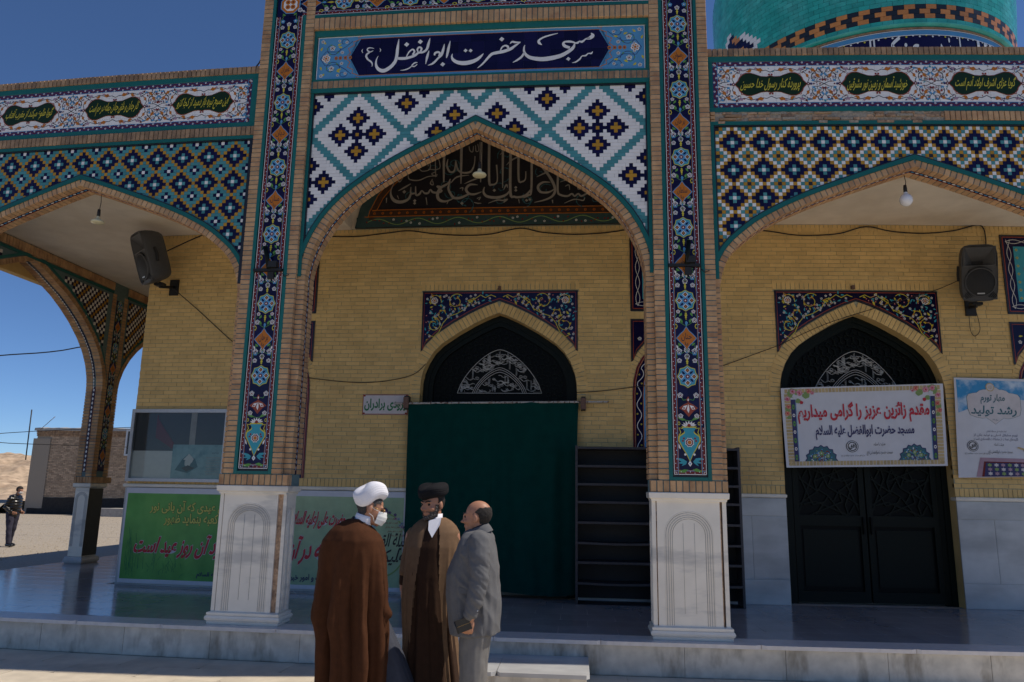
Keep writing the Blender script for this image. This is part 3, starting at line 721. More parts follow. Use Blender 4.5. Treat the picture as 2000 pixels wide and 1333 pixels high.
# ---------------------------------------------------------------- side wings with the verse friezes
def cartouche(c, cu, cv_, text, hw=.385):
    P = [(0, .100), (.04, .088), (.10, .092), (.16, .115), (.21, .132), (.26, .132), (.305, .112), (.335, .075), (.345, .045), (.37, .018), (.387, 0)]
    Q = P + [(a, -b) for a, b in reversed(P[:-1])]; Q = Q + [(-a, b) for a, b in reversed(Q[1:-1])]
    c.poly([(cu + a * 1.03, cv_ + b * 1.06) for a, b in Q], 'red_line', 4); c.poly([(cu + a * 1.0, cv_ + b) for a, b in Q], 'dark_green', 5)
    c.text(text, cu, cv_ - .003, .64, .165, 'yellow', 6, shear=.25, off=.012)
    for s in (-1, 1):
        for k in (0, 1, 2): c.circ(cu + s * (.405 + .03 * k), cv_, .020 - .005 * k, ('maroon', 'ink_navy', 'maroon')[k], 5, 6)
        c.circ(cu + s * .405, cv_, .008, 'white', 6, 5)
        for f in (-1, 1): c.circ(cu + s * .315, cv_ + f * .115, .014, 'red_line', 6, 6); c.circ(cu + s * .315, cv_ + f * .115, .006, 'white', 7, 5)
    for f in (-1, 1): c.circ(cu - .014, cv_ + f * .115, .012, 'red', 5, 6); c.circ(cu + .014, cv_ + f * .115, .012, 'red', 5, 6)
def scroll_cell(c, cu, cv_, W=.576, H=.212):
    """white scroll work of one repeat, four-fold mirrored"""
    for su in (-1, 1):
        for s in (-1, 1):
            def M(pts): return [(cu + su * a, cv_ + s * b) for a, b in pts]
            for pts in ([(0, .145), (.05, .17), (.11, .16), (.16, .175), (.22, .19), (.29, .165), (.34, .17), (.40, .195), (.46, .18), (.50, .12), (.56, .09), (W, .04)],
                        [(.40, .02), (.42, .07), (.39, .11), (.36, .15), (.40, .17)], [(W, .0), (.52, .03), (.47, .03), (.44, .07), (.45, .12), (.49, .15), (.53, .20)], [(W, .12), (.54, .16), (.55, .20)]):
                c.line(M(pts), .0075, 'black', 2)
            for (a, b, r, a0, fl) in ((.475, .085, .052, 0, 1), (.425, .145, .042, 3, -1), (.535, .165, .038, 2, 1), (.35, .145, .028, 1, 1), (.53, .05, .034, 4, -1)):
                pts = []
                for i in range(15):
                    t = i / 14; rr = r * (1 - .75 * t); an = a0 + fl * 5.2 * t; pts.append((a + rr * math.cos(an), b + rr * math.sin(an)))
                c.line(M(pts), .0055, 'black', 2)
                c.circ(cu + su * a, cv_ + s * b, r * .26, random.choice(['red', 'red', 'sky_blue', 'ink_lilac']), 4, 6)
            for (a, b, L, an, m) in ((.08, .168, .085, .25, 'orange'), (.20, .180, .07, -.5, 'orange'), (.30, .172, .065, .3, 'ink_lilac'), (.44, .185, .07, -.6, 'orange'), (.405, .075, .06, 1.9, 'orange'), (.49, .125, .07, -.9, 'orange'), (.545, .095, .05, 1.1, 'sky_blue'), (.385, .19, .045, -.3, 'sky_blue'), (.51, .19, .05, -.2, 'sky_blue'), (.44, .035, .05, .4, 'sky_blue'), (.36, .19, .04, .6, 'maroon'), (.14, .195, .04, 0, 'ink_lilac'), (.56, .03, .04, 1.6, 'red'), (.565, .185, .035, 1.2, 'turq')):
                ca, sa = math.cos(an), math.sin(an)
                c.poly([(cu + su * (a + L * (x * ca - y * sa)), cv_ + s * (b + L * (x * sa + y * ca))) for x, y in ((0, 0), (.35, .28), (.65, .1), (1, .22), (.7, -.22), (.35, -.3))], m, 3)
            for _ in range(9):
                a, b = random.uniform(.02, W), random.uniform(.155, .205)
                if random.random() < .6: a, b = random.uniform(.41, W), random.uniform(.0, .2)
                c.leaf(cu + su * a, cv_ + s * b, random.uniform(.018, .032), random.uniform(0, 6.28), random.choice(['ink_navy', 'red_line', 'black', 'turq']), 3, .35)
def chain_border(c, p0, p1, wd=.05, dir_=1):
    (u0, v0), (u1, v1) = p0, p1; L = math.hypot(u1 - u0, v1 - v0); du, dv = (u1 - u0) / L, (v1 - v0) / L; nu, nv = -dv * dir_, du * dir_
    mid = [(u0 + nu * wd / 2, v0 + nv * wd / 2), (u1 + nu * wd / 2, v1 + nv * wd / 2)]
    c.line(mid, wd, 'ink_navy', 1)
    c.line([(u0 + nu * wd, v0 + nv * wd), (u1 + nu * wd, v1 + nv * wd)], .006, 'sky_blue', 2)
    n = round(L / .112)
    for i in range(n):
        for ph in (0, 1):
            t0 = (i + .5 * ph) * L / n; pts = []
            for k in range(5):
                t = t0 + L / n * .5 * k / 4; o = wd / 2 + (.28 if ph else -.28) * wd * math.sin(PI * k / 4)
                pts.append((u0 + du * t + nu * o, v0 + dv * t + nv * o, .010))
            c.stroke(pts, 'maroon', 2); t = t0 + L / n * .25; o = wd * (.5 - (.22 if ph else -.22))
            c.circ(u0 + du * t + nu * o, v0 + dv * t + nv * o, .0115, 'white', 3, 6); c.circ(u0 + du * t + nu * o, v0 + dv * t + nv * o, .0055, 'ink_navy', 4, 5)
def wing(side, label, verses):
    right = side > 0; xc = XR if right else XL
    x0, x1 = (1.378, 6.6) if right else (-8.85, 2 * XC - 1.378)
    tx0, tx1 = (1.44, xc + 2.1) if right else (xc - 2.1, -3.845)   # tiled field
    t = thing('arcade_wing', label, 'arcade', ((x0 + x1) / 2, 7.9, 5.5)); WARP.add(t)
    YW = F + .05
    if right: mosaic_wing(t, tx0, 1, tx0, tx1, 5.622, WING, xc, PW)
    else: mosaic_wing(t, -3.845 + .012 - .0403 * 0, -1, tx0, tx1, 5.622, WING, xc, PL)
    L = ring_bricks(WING, xc, RING, .105, .075) + soldiers(x0, x1, YW - .012, YW + .1, 6.468, TOPW, 'brick_weathered', .0575)
    if right:
        L += soldiers(3.885, x1, YW - .01, YW + .1, 5.685, 5.792, 'brick', .0575); L += courses(1.39, 1.44, YW - .005, YW + .1, 5.66, 5.80)
    else: L += soldiers(x0, x1, YW - .01, YW + .1, 5.685, 5.792, 'brick_weathered', .0575)
    L += ring_bricks(WING, xc, RING + .165, .11, .075)
    pieces(t, 'brick', L)
    if right:   # broken strip where the facing has fallen away
        g = Geo(); x = 1.45
        rb = random.Random(4); R = []
        for z, h in ((5.655, .034), (5.693, .034), (5.731, .03), (5.766, .022)):
            x = 1.45 + rb.random() * .1
            while x < 3.86:
                l = rb.uniform(.07, .2)
                if not (rb.random() < .25 or (2.6 < x < 3.0 and z > 5.7)): R.append(bx(x, min(x + l - .012, 3.88), YW + rb.uniform(-.012, .012), YW + .07, z, z + h * rb.uniform(.75, 1), rb.choice(['brick_rubble', 'brick_weathered', 'mortar', 'brick_rubble'])))
                x += l
        pieces(t, 'broken_brick', R, 200)
        g = Geo(); n = 90; vs = []; fs = []
        for i in range(n + 1):
            for j in range(7): vs.append((1.44 + 2.45 * i / n, YW + .012 + .012 * mnoise.noise(Vector((i * .5, j * 1.3, 0))) , 5.64 + .16 * j / 6))
        for i in range(n):
            for j in range(6): fs.append((i * 7 + j, (i + 1) * 7 + j, (i + 1) * 7 + j + 1, i * 7 + j + 1))
        g.add(vs, fs, 'mortar'); g.build('exposed_mortar', t)
    g = Geo(); band(g, WING, xc, RING + .008, BACK - .002, 'grout', -.002, .069)
    plate(g, WING, xc, x0, x1, 6.54, TILE + .009, 'grout', zb=3.9); plate(g, WING, xc, x0, x1, 6.54, BACK, 'plaster', zb=3.9)
    g.box(x0 + .001, x1, YW + .006, YW + .15, 6.40, TOPW - .012, 'grout')
    if not right: g.box(x0 + .001, x1, YW + .006, YW + .02, 5.68, 5.80, 'grout')
    else: g.box(3.89, x1, YW + .006, YW + .02, 5.68, 5.80, 'grout')
    g.box(x0 + .001, x1, TILE + .0095, BACK - .002, 5.86, 6.53, 'grout'); g.build('masonry', t)
    g = Geo(); band(g, WING, xc, RING + .108, RING + .163, 'navy', .05, .0705); Rr = resample(offset(WING, .0715), .05)
    for i in range(len(Rr) - 1):
        a, b = Rr[i], Rr[i + 1]
        for s in (-1, 1): g.add([(xc + s * a.x, RING + .135, a.y), (xc + s * (a.x + b.x) / 2, RING + .121, (a.y + b.y) / 2), (xc + s * b.x, RING + .135, b.y), (xc + s * (a.x + b.x) / 2, RING + .149, (a.y + b.y) / 2)], [(0, 1, 2, 3)], 'white' if i % 2 else 'sky_blue')
    band(g, WING, xc, RING + .106, RING + .112, 'red_line', .05, .0725); band(g, WING, xc, RING + .159, RING + .165, 'red_line', .05, .0725)
    g.build('soffit_strip', t)
    g = Geo(); band(g, offset(WING, -.045), xc, TILE - .021, TILE + .012, 'teal_strip', 0, .046); band(g, offset(WING, -.057), xc, TILE - .018, TILE + .012, 'black', 0, .0125); g.build('arch_outline', t)
    e = -1 if right else 1   # side of the pillar
    pin = 1.385 if right else -3.79
    g = Geo(); g.box(*sorted((pin, pin - e * .038)), TILE - .022, TILE + .012, 3.9, 5.64, 'teal_strip') if right else None
    if not right: g.box(-3.832, -3.79, TILE - .022, TILE + .012, 3.9, 5.64, 'black')
    px0, px1 = (1.435, x1 - .02) if right else (x0 + .02, -3.872)
    g.box(x0, x1, YW - .004, TILE + .012, 5.640, 5.680, 'teal_strip'); g.box(x0, x1, YW + .004, TILE + .012, 6.402, 6.465, 'teal_strip'); g.box(x0, x1, YW + .006, TILE + .012, 5.797, 5.850, 'teal_strip')
    g.box(*((1.39, 1.433) if right else (-3.870, -3.80)), YW + .005, TILE + .01, 5.851, 6.401, 'teal_strip')
    g.build('teal_frame', t)
    g = Geo(); g.box(tx0 - .02, tx1 + .02, TILE - .016, TILE + .012, 5.624, 5.639, 'black')
    if right: g.box(1.423, 1.438, TILE - .017, TILE + .012, 4.1, 5.638, 'black')
    g.build('dark_line', t)
    tile_slabs(t, px0, px1, 5.852, 6.400, TILE - .008, 'white', .137, 'frieze_tile', .012)
    c = Canvas((0, TILE - .008, 0)); zc = 6.126
    chain_border(c, (px0, 6.399), (px1, 6.399), .052, -1); chain_border(c, (px0, 5.853), (px1, 5.853), .052, 1)
    ex = px0 if right else px1; chain_border(c, (ex, 5.853), (ex, 6.399), .052, -1 if right else 1)
    cs = [2.063 + 1.152 * i for i in range(4)] if right else [-4.478 - 1.146 * i for i in range(4)]
    for i, cx in enumerate(cs):
        scroll_cell(c, cx, zc)
    c.build('scroll_print', t)
    c = Canvas((0, TILE - .008, 0))
    for i, cx in enumerate(cs): cartouche(c, cx, zc, verses[i % len(verses)])
    c.build('verse_lettering', t)
    return t
TITLE = [[(97,203,11),(115,171,41),(83,142,41),(49,130,17)],[(83,142,28),(35,129,17),(10,107,22),(-13,96,28),(-34,104,14),(-55,86,25),(-82,83,17),(-110,96,22),(-151,104,28),(-200,102,22),(-218,80,30),(-200,49,36),(-144,27,30)],[(-89,75,14),(-110,23,36),(-172,-29,41),(-254,-72,47),(-365,-98,53),(-475,-105,50),(-587,-83,42),(-636,-50,33),(-664,-3,25),(-665,50,17),(-655,79,7)],[(-660,-11,20),(-691,-67,25),(-742,-108,22),(-792,-135,6)],[(-281,213,6),(-367,193,17),(-450,165,20),(-498,129,25),(-491,98,31),(-463,75,8)],[(114,-28,5),(96,-53,19),(62,-52,11),(35,-77,19),(-7,-83,11),(-34,-120,19),(-75,-152,16),(-119,-163,5)],[(-826,100,6),(-803,125,22),(-757,116,22),(-705,118,6)],[(-709,114,8),(-756,83,22),(-811,41,34),(-846,25,36),(-909,6,39),(-979,-6,37),(-1032,-20,34),(-1073,-61,28),(-1117,-116,22),(-1158,-160,17),(-1196,-189,4)],[(-940,11,11),(-917,61,17),(-882,81,20),(-851,66,25),(-845,31,20)],[(-1130,-9,6),(-1167,-52,31),(-1216,-89,42),(-1286,-114,51),(-1356,-121,51),(-1427,-108,43),(-1478,-75,34),(-1496,-34,20),(-1490,3,6)],[(-1521,169,6),(-1537,80,29),(-1552,-13,23),(-1559,-49,6)],[(-1588,132,6),(-1600,59,29),(-1619,-7,29),(-1656,-47,23),(-1690,-87,26),(-1725,-115,23),(-1773,-131,4)],[(-1650,-21,14),(-1637,14,23),(-1659,31,26),(-1694,20,26),(-1698,-9,17)],[(-1760,215,6),(-1775,146,29),(-1794,72,29),(-1838,39,26),(-1888,34,26),(-1930,2,32),(-1987,-19,32),(-2044,-30,35),(-2102,-29,35),(-2145,-24,29)],[(-1888,34,14),(-1904,74,20),(-1884,104,23),(-1855,87,23),(-1865,48,23)],[(-2030,-14,12),(-2004,43,17),(-1962,80,20),(-1937,52,23),(-1956,11,23)],[(-1766,56,6),(-1783,-18,29),(-1799,-113,6)],[(-2128,221,6),(-2138,109,32),(-2143,15,35),(-2160,-65,38),(-2212,-132,43),(-2282,-174,46),(-2341,-162,41),(-2380,-113,29),(-2386,-43,17),(-2365,17,4)],[(-1895,-90,6),(-1926,-92,17),(-1961,-126,14),(-1931,-138,14),(-1897,-113,9)],[(-1956,-126,9),(-1988,-155,14),(-2037,-175,14),(-2094,-181,4)],[(-2554,115,4),(-2563,92,10),(-2551,65,4)],[(-2351,114,4),(-2339,91,10),(-2348,68,4)],[(-2418,114,4),(-2458,126,12),(-2494,120,15),(-2497,93,15),(-2462,75,15),(-2427,89,6)],[(-2455,78,15),(-2498,49,21),(-2508,18,23),(-2486,-22,20),(-2445,-55,18),(-2430,-87,12),(-2433,-118,4)]]
TDOT = [(-161,-113,41),(-923,164,48),(-1339,37,38),(-1280,34,38),(-1599,-126,46),(-1873,174,49),(-2033,147,49)]
TYMP = [[(-842,1179,39),(-840,925,34),(-833,673,21)],[(-586,1239,39),(-582,962,34),(-577,643,13)],[(-296,1290,39),(-290,954,34),(-286,658,13)],[(-174,1295,38),(-162,682,34),(-121,618,29),(-58,639,21),(-41,723,17),(-58,925,21)],[(30,1221,34),(34,901,30),(38,562,10)],[(147,1168,38),(152,497,38),(212,425,33),(295,417,33),(378,448,29),(436,509,25),(460,546,12)],[(264,1142,34),(270,694,29),(323,655,25),(369,696,17),(373,814,13)],[(457,1025,34),(456,513,29),(416,443,29),(341,410,21)],[(843,815,33),(838,506,29),(880,439,29),(979,420,29),(1041,454,25),(1082,418,25),(1133,453,25),(1174,417,25),(1236,445,25),(1308,487,21),(1329,564,10)],[(497,1024,13),(708,740,37),(797,551,37),(772,437,33),(669,373,25),(504,332,8)],[(730,636,10),(626,638,29),(554,577,37),(586,493,33),(700,482,29),(797,533,12)],[(53,532,8),(94,614,25),(109,564,8)],[(-228,583,13),(-241,506,30),(-186,438,38),(-39,417,42),(86,454,33),(147,524,17)],[(-328,619,8),(-440,626,34),(-498,561,38),(-462,493,34),(-377,474,30),(-268,511,11)],[(-451,484,25),(-566,429,38),(-672,427,38),(-729,496,34),(-762,586,30),(-736,686,13)],[(-737,724,13),(-769,653,26),(-873,589,39),(-919,496,43),(-895,406,43),(-798,375,30),(-661,427,11)],[(-859,599,26),(-934,613,21),(-857,539,26),(-930,514,30),(-995,525,30),(-1029,566,17),(-1059,513,30),(-1112,510,26),(-1157,552,17),(-1187,503,30),(-1240,487,26),(-1252,622,13)],[(-1235,520,22),(-1317,512,26),(-1321,613,11)],[(-1313,523,26),(-1356,423,35),(-1462,382,48),(-1560,407,48),(-1611,475,35),(-1622,565,17),(-1580,688,9)],[(-1509,558,7),(-1408,615,26),(-1328,664,9)],[(-732,652,6),(-639,750,23),(-459,774,6)],[(-526,642,6),(-383,705,23),(-236,755,6)],[(88,917,6),(182,1005,23),(381,1090,6)],[(531,722,6),(687,796,25),(864,864,6)],[(-10,1082,6),(73,1159,19),(178,1212,6)],[(875,637,6),(978,675,19),(1040,683,6)],[(-781,1036,9),(-795,935,26),(-749,836,30),(-681,848,26),(-669,999,9)],[(-665,1010,13),(-632,869,26),(-556,815,26),(-439,828,30),(-389,934,17),(-380,1070,13)],[(-970,1138,11),(-969,974,13),(-956,759,13)],[(-1056,1011,11),(-1047,886,13),(-1158,856,13),(-1214,903,9)],[(-929,1064,9),(-901,893,13),(-1073,882,11)],[(-1373,801,7),(-1348,733,15),(-1207,715,15),(-1069,769,15),(-936,774,11)],[(-959,838,13),(-1017,813,13),(-983,782,13),(-930,797,11)],[(-1090,1046,9),(-1075,932,11)],[(-1533,743,9),(-1498,697,15),(-1447,763,7)],[(-472,1231,9),(-459,1163,15),(-416,1139,15),(-407,1229,9)],[(-376,1240,9),(-367,1148,15),(-327,1159,9),(-344,1261,9)],[(934,312,6),(1061,366,16),(1133,365,12),(1205,351,18),(1225,390,8)],[(-167,332,6),(-38,378,17),(46,371,19),(112,388,19),(57,340,15)],[(-374,350,8),(-321,335,17),(-268,334,6)],[(-333,408,13),(-281,429,8),(-307,386,17)],[(-1088,443,15),(-1069,326,6)],[(-1682,455,15),(-1682,377,7)],[(275,384,15),(286,323,6)],[(-756,385,15),(-775,330,6)],[(762,365,19),(769,314,6)],[(-1521,484,15),(-1496,427,6)],[(-1003,727,9),(-1032,660,17),(-988,637,13),(-1002,704,11)],[(-591,570,11),(-549,580,17),(-552,536,8)],[(947,570,10),(999,591,17),(1010,514,8)],[(1123,589,10),(1133,523,16),(1174,533,10),(1205,555,8)],[(685,1132,6),(769,1085,17)]]
YDOT = [(-1419,541,48),(-1256,398,43),(-1256,358,39),(230,566,38),(231,522,38),(390,365,37),(437,377,37),(-83,529,42),(-553,340,42)]
DOORP = [(0, 4.148), (.12, 4.104), (.235, 4.05), (.35, 3.992), (.578, 3.859), (.803, 3.704), (.916, 3.59), (1.005, 3.443), (1.06, 3.296), (1.085, 3.162), (1.09, 3.0)]
DX = (-1.18, 3.735)
NICHES = [(-5.02, -3.86), (.655, 1.80), (5.775, 6.9)]
def spandrel_panel(t, xc):
    """navy floral panel over a door arch"""
    O = offset(DOORP, -.165); O[0] = (0, O[0][1] - .01); hw = 1.105; zt = 4.47; y = WALL - .012
    P = [p for p in full(O, xc) if abs(p[0] - xc) < hw]; ze = lerp(O, hw)
    P = [(xc - hw, ze)] + P + [(xc + hw, ze)]
    g = Geo(); vs = []; fs = []
    for x, z in P: vs += [(x, y, z), (x, y, zt), (x, WALL + .01, z), (x, WALL + .01, zt)]
    n = len(P)
    for i in range(n - 1):
        a = 4 * i; fs += [(a, a + 4, a + 5, a + 1), (a + 2, a + 6, a + 4, a), (a + 1, a + 5, a + 7, a + 3)]
    fs += [(0, 1, 3, 2), (4 * n - 4, 4 * n - 2, 4 * n - 1, 4 * n - 3)]
    g.add(vs, fs, 'navy'); g.build('spandrel_panel', t)
    c = Canvas((xc, y, 0)); Q = [(x - xc, z) for x, z in P]
    def ins(k): return [(max(min(u, hw - k), -hw + k), min(z + k * 1.25, zt - k)) for u, z in Q]
    for k, m, wd in ((.010, 'black', .018), (.028, 'red_line', .010)):
        I = ins(k); c.line(I, wd, m, 2); c.line([I[0], (-hw + k, zt - k), (hw - k, zt - k), I[-1]], wd, m, 2)
    def inside(u, z, r=.03): return abs(u) < hw - .04 - r and z < zt - .04 - r and z > lerp(O, abs(u)) + .045 + r
    rb = random.Random(3)
    for s in (-1, 1):
        def M(p): return [(s * a, b) for a, b in p]
        c.line(M([(.05, 4.38), (.12, 4.41), (.2, 4.37), (.27, 4.41), (.34, 4.36), (.43, 4.30), (.5, 4.18)]), .010, 'yellow', 3)
        for (a, b, r, a0, fl, tn) in ((.62, 4.32, .115, 2.4, -1, 1.1), (.93, 3.98, .105, 1.6, 1, 1.1), (.38, 4.30, .06, .4, 1, .9), (.93, 4.33, .10, 3.4, -1, .8), (.80, 4.14, .08, 5.0, 1, .7), (.99, 3.72, .06, 1.2, -1, .8)):
            pts = []
            for i in range(20):
                tt = i / 19; rr = r * (1 - .6 * tt); an = a0 + fl * tn * 2 * PI * tt; u, v = a + rr * math.cos(an), b + rr * math.sin(an)
                if inside(u, v, 0): pts.append((s * u, v))
                if i % 5 == 2 and inside(u, v, .02): c.leaf(s * u, v, .055, an * s + (0 if s > 0 else PI) + 1.5, 'yellow', 4); c.leaf(s * u, v, .035, an * s + (0 if s > 0 else PI) + 1.5, 'orange', 5)
            if len(pts) > 2: c.line(pts, .009, 'yellow', 3)
        c.line(M([(.5, 4.2), (.6, 4.14), (.72, 4.10), (.80, 4.0), (.85, 3.88), (.93, 3.80), (1.0, 3.84)]), .010, 'yellow', 3)
        for _ in range(420):
            u, v = rb.uniform(.03, hw), rb.uniform(3.55, zt)
            if not inside(u, v, .015): continue
            k = rb.random()
            if k < .24: c.flower(s * u, v, .017, 'white', 'maroon', 5, 5, 'navy')
            elif k < .34: c.leaf(s * u, v, rb.uniform(.04, .07), rb.uniform(0, 6.3), 'yellow', 3, .3)
            elif k < .5: c.circ(s * u, v, .013, 'red', 5, 6); c.circ(s * u, v, .005, 'white', 6, 4)
            else: c.leaf(s * u, v, rb.uniform(.035, .06), rb.uniform(0, 6.3), 'turq', 2, .25)
        c.flower(s * .93, 4.33, .05, 'white', 'orange', 6, 7, 'maroon')
    c.build('floral_print', t)
def steel_door(t, xc, full_door=True):
    y = WALL + .22; d = Geo(); P = full(DOORP, xc)
    # frame following the arch
    band(d, DOORP, xc, y - .05, y + .03, 'door_metal', .0, .075); band(d, DOORP, xc, y - .03, y + .03, 'door_metal', .075, .14)
    for s in (-1, 1):
        a, b = sorted((xc + s * 1.09, xc + s * 1.015)); d.box(a, b, y - .05, y + .03, ZF, 3.0, 'door_metal'); a, b = sorted((xc + s * 1.015, xc + s * .95)); d.box(a, b, y - .03, y + .03, ZF, 3.0, 'door_metal')
    root = Geo(); vs = []; fs = []
    for x, z in P: vs += [(x, y + .02, 2.8), (x, y + .02, z)]
    for i in range(len(P) - 1): fs.append((2 * i, 2 * i + 2, 2 * i + 3, 2 * i + 1))
    d.add(vs, fs, 'door_dark'); d.box(xc - 1.09, xc + 1.09, y - .04, y + .03, 2.80, 2.88, 'door_metal')
    D = d.build('door', t, label='dark green steel door with a latticed arched fanlight')
    # lattice of the fanlight
    g = Geo(); I = offset(DOORP, .15)
    def ins(x, z): u = abs(x - xc); return z > 2.9 and u < .93 and z < lerp(I, u) - .005 and not (u < .62 and z < 3.05 + .63 * (1 - (u / .62) ** 1.6))
    h = .072
    for i in range(-16, 17):
        for j in range(0, 22):
            x = xc + i * h * 1.5 * .8; z = 2.92 + (j + (i % 2) * .5) * h * 1.0
            for k in range(3):
                a = PI / 2 + k * 2 * PI / 3 + (PI / 3 if (i + j) % 2 else 0); x2, z2 = x + h * .52 * math.cos(a), z + h * .52 * math.sin(a)
                if ins(x, z) and ins(x2, z2): g.obox(((x + x2) / 2, y + .005, (z + z2) / 2), (h * .55, .022, .013), -a, 'door_metal')
    g.build('fanlight_lattice', D, kind='stuff')
    # white outlined script arch
    g = Geo()
    def archl(hw, zb, ap, r, m='white_line'):
        pts = []
        for i in range(-14, 15):
            u = i / 14; k = abs(u); zz = zb + (ap - zb) * (1 - k ** 1.55) ** .75; pts.append((xc + hw * u, y - .012, zz))
        g.tube([(xc - hw, y - .012, zb)] + pts + [(xc + hw, y - .012, zb)], r, m, 4, False)
    zb = 3.035
    archl(.60, zb, 3.66, .0042); archl(.385, zb, 3.40, .0038); archl(.36, zb, 3.37, .0038); archl(.335, zb, 3.335, .0038); g.tube([(xc - .60, y - .012, zb), (xc + .60, y - .012, zb)], .0042, 'white_line', 4)
    rb = random.Random(5)
    def top(u): k = min(1, abs(u) / .60); return (3.66 - zb) * (1 - k ** 1.55) ** .75
    def bot(u): k = abs(u) / .385; return (3.40 - zb) * (1 - k ** 1.55) ** .75 if k < 1 else 0
    def stroke_(P, lo, hi):
        P = [(u, v) for u, v in P if lo(u) + .012 < v < hi(u) - .012]
        if len(P) > 2: g.tube([(xc + u, y - .012, zb + v) for u, v in P], .0023, 'white_line', 3, False)
    lo2 = lambda u: .0; hi2 = lambda u: (3.335 - zb) * (1 - min(1, abs(u) / .335) ** 1.55) ** .75
    for k in range(120):
        inner = k > 85; u = rb.uniform(-.29, .29) if inner else rb.uniform(-.56, .56); L0, H0 = (lo2, hi2) if inner else (bot, top); v = L0(u) + (H0(u) - L0(u)) * rb.uniform(.15, .85); kind = k % 4; h = .07 if not inner else .055
        if kind == 0: P = [(u + .004 * math.sin(t_ * 3), v - h * .8 + t_ * h * 1.9) for t_ in np.linspace(0, 1, 7)]
        elif kind == 1: P = [(u + h * .8 * math.cos(a_), v + h * .5 * math.sin(a_)) for a_ in np.linspace(PI, 2 * PI + .5, 10)]
        elif kind == 2: P = [(u + h * .28 * math.cos(a_), v + h * .25 * math.sin(a_)) for a_ in np.linspace(0, 2 * PI, 9)]
        else: P = [(u + (t_ - .5) * h * 2.4, v + h * .22 * math.sin(t_ * 9) - (t_ - .5) * h * .5) for t_ in np.linspace(0, 1, 12)]
        stroke_(P, L0, H0); stroke_([(a_ + .012, b_ - .004) for a_, b_ in P], L0, H0)
    g.build('script_tracery', D)
    if not full_door: return
    for s in (-1, 1):
        a, b = sorted((xc + s * .01, xc + s * .945)); g = Geo()
        g.box(a, b, y + .0, y + .02, ZF + .03, 2.79, 'door_dark')
        for q0, q1, z0, z1 in ((a, a + .075, ZF + .02, 2.79), (b - .075, b, ZF + .02, 2.79), (a + .075, b - .075, ZF + .02, ZF + .16), (a + .075, b - .075, 1.30, 1.44), (a + .075, b - .075, 2.68, 2.79)): g.box(q0, q1, y - .035, y, z0, z1, 'door_metal')
        g.box(a + .11, b - .11, y - .012, y, ZF + .22, 1.25, 'door_metal')
        leaf = g.build('door_leaf', t)
        g = Geo(); w_, h_ = (b - a) - .15, 1.24; cx0, cz0 = (a + b) / 2, 2.06; R = .25
        segs = []
        for (ox, oz) in ((0, 0), (-.39, .31), (.39, .31), (-.39, -.31), (.39, -.31), (0, .62), (0, -.62)):
            for k in range(8):
                a1 = PI / 4 * k; a2 = a1 + 3 * PI / 4
                segs.append((ox + R * math.cos(a1), oz + R * math.sin(a1), ox + R * math.cos(a2), oz + R * math.sin(a2)))
                segs.append((ox + R * math.cos(a1), oz + R * math.sin(a1), ox + R * 1.45 * math.cos(a1 + PI / 8), oz + R * 1.45 * math.sin(a1 + PI / 8)))
        for (u0, v0, u1, v1) in segs:
            mu, mv = (u0 + u1) / 2, (v0 + v1) / 2
            if max(abs(u0), abs(u1)) > w_ / 2 or max(abs(v0), abs(v1)) > h_ / 2: 
                if abs(mu) > w_ / 2 - .03 or abs(mv) > h_ / 2 - .03: continue
                u0, u1 = [max(-w_ / 2, min(w_ / 2, q)) for q in (u0, u1)]; v0, v1 = [max(-h_ / 2, min(h_ / 2, q)) for q in (v0, v1)]
            g.obox((cx0 + (u0 + u1) / 2, y - .014, cz0 + (v0 + v1) / 2), (math.hypot(u1 - u0, v1 - v0), .018, .020), -math.atan2(v1 - v0, u1 - u0), 'door_metal')
        g.build('star_lattice', leaf, kind='stuff')
        g = Geo(); g.box(xc + s * .05 - .012, xc + s * .05 + .012, y - .07, y - .035, 1.2, 1.42, 'door_dark'); g.build('handle', leaf)
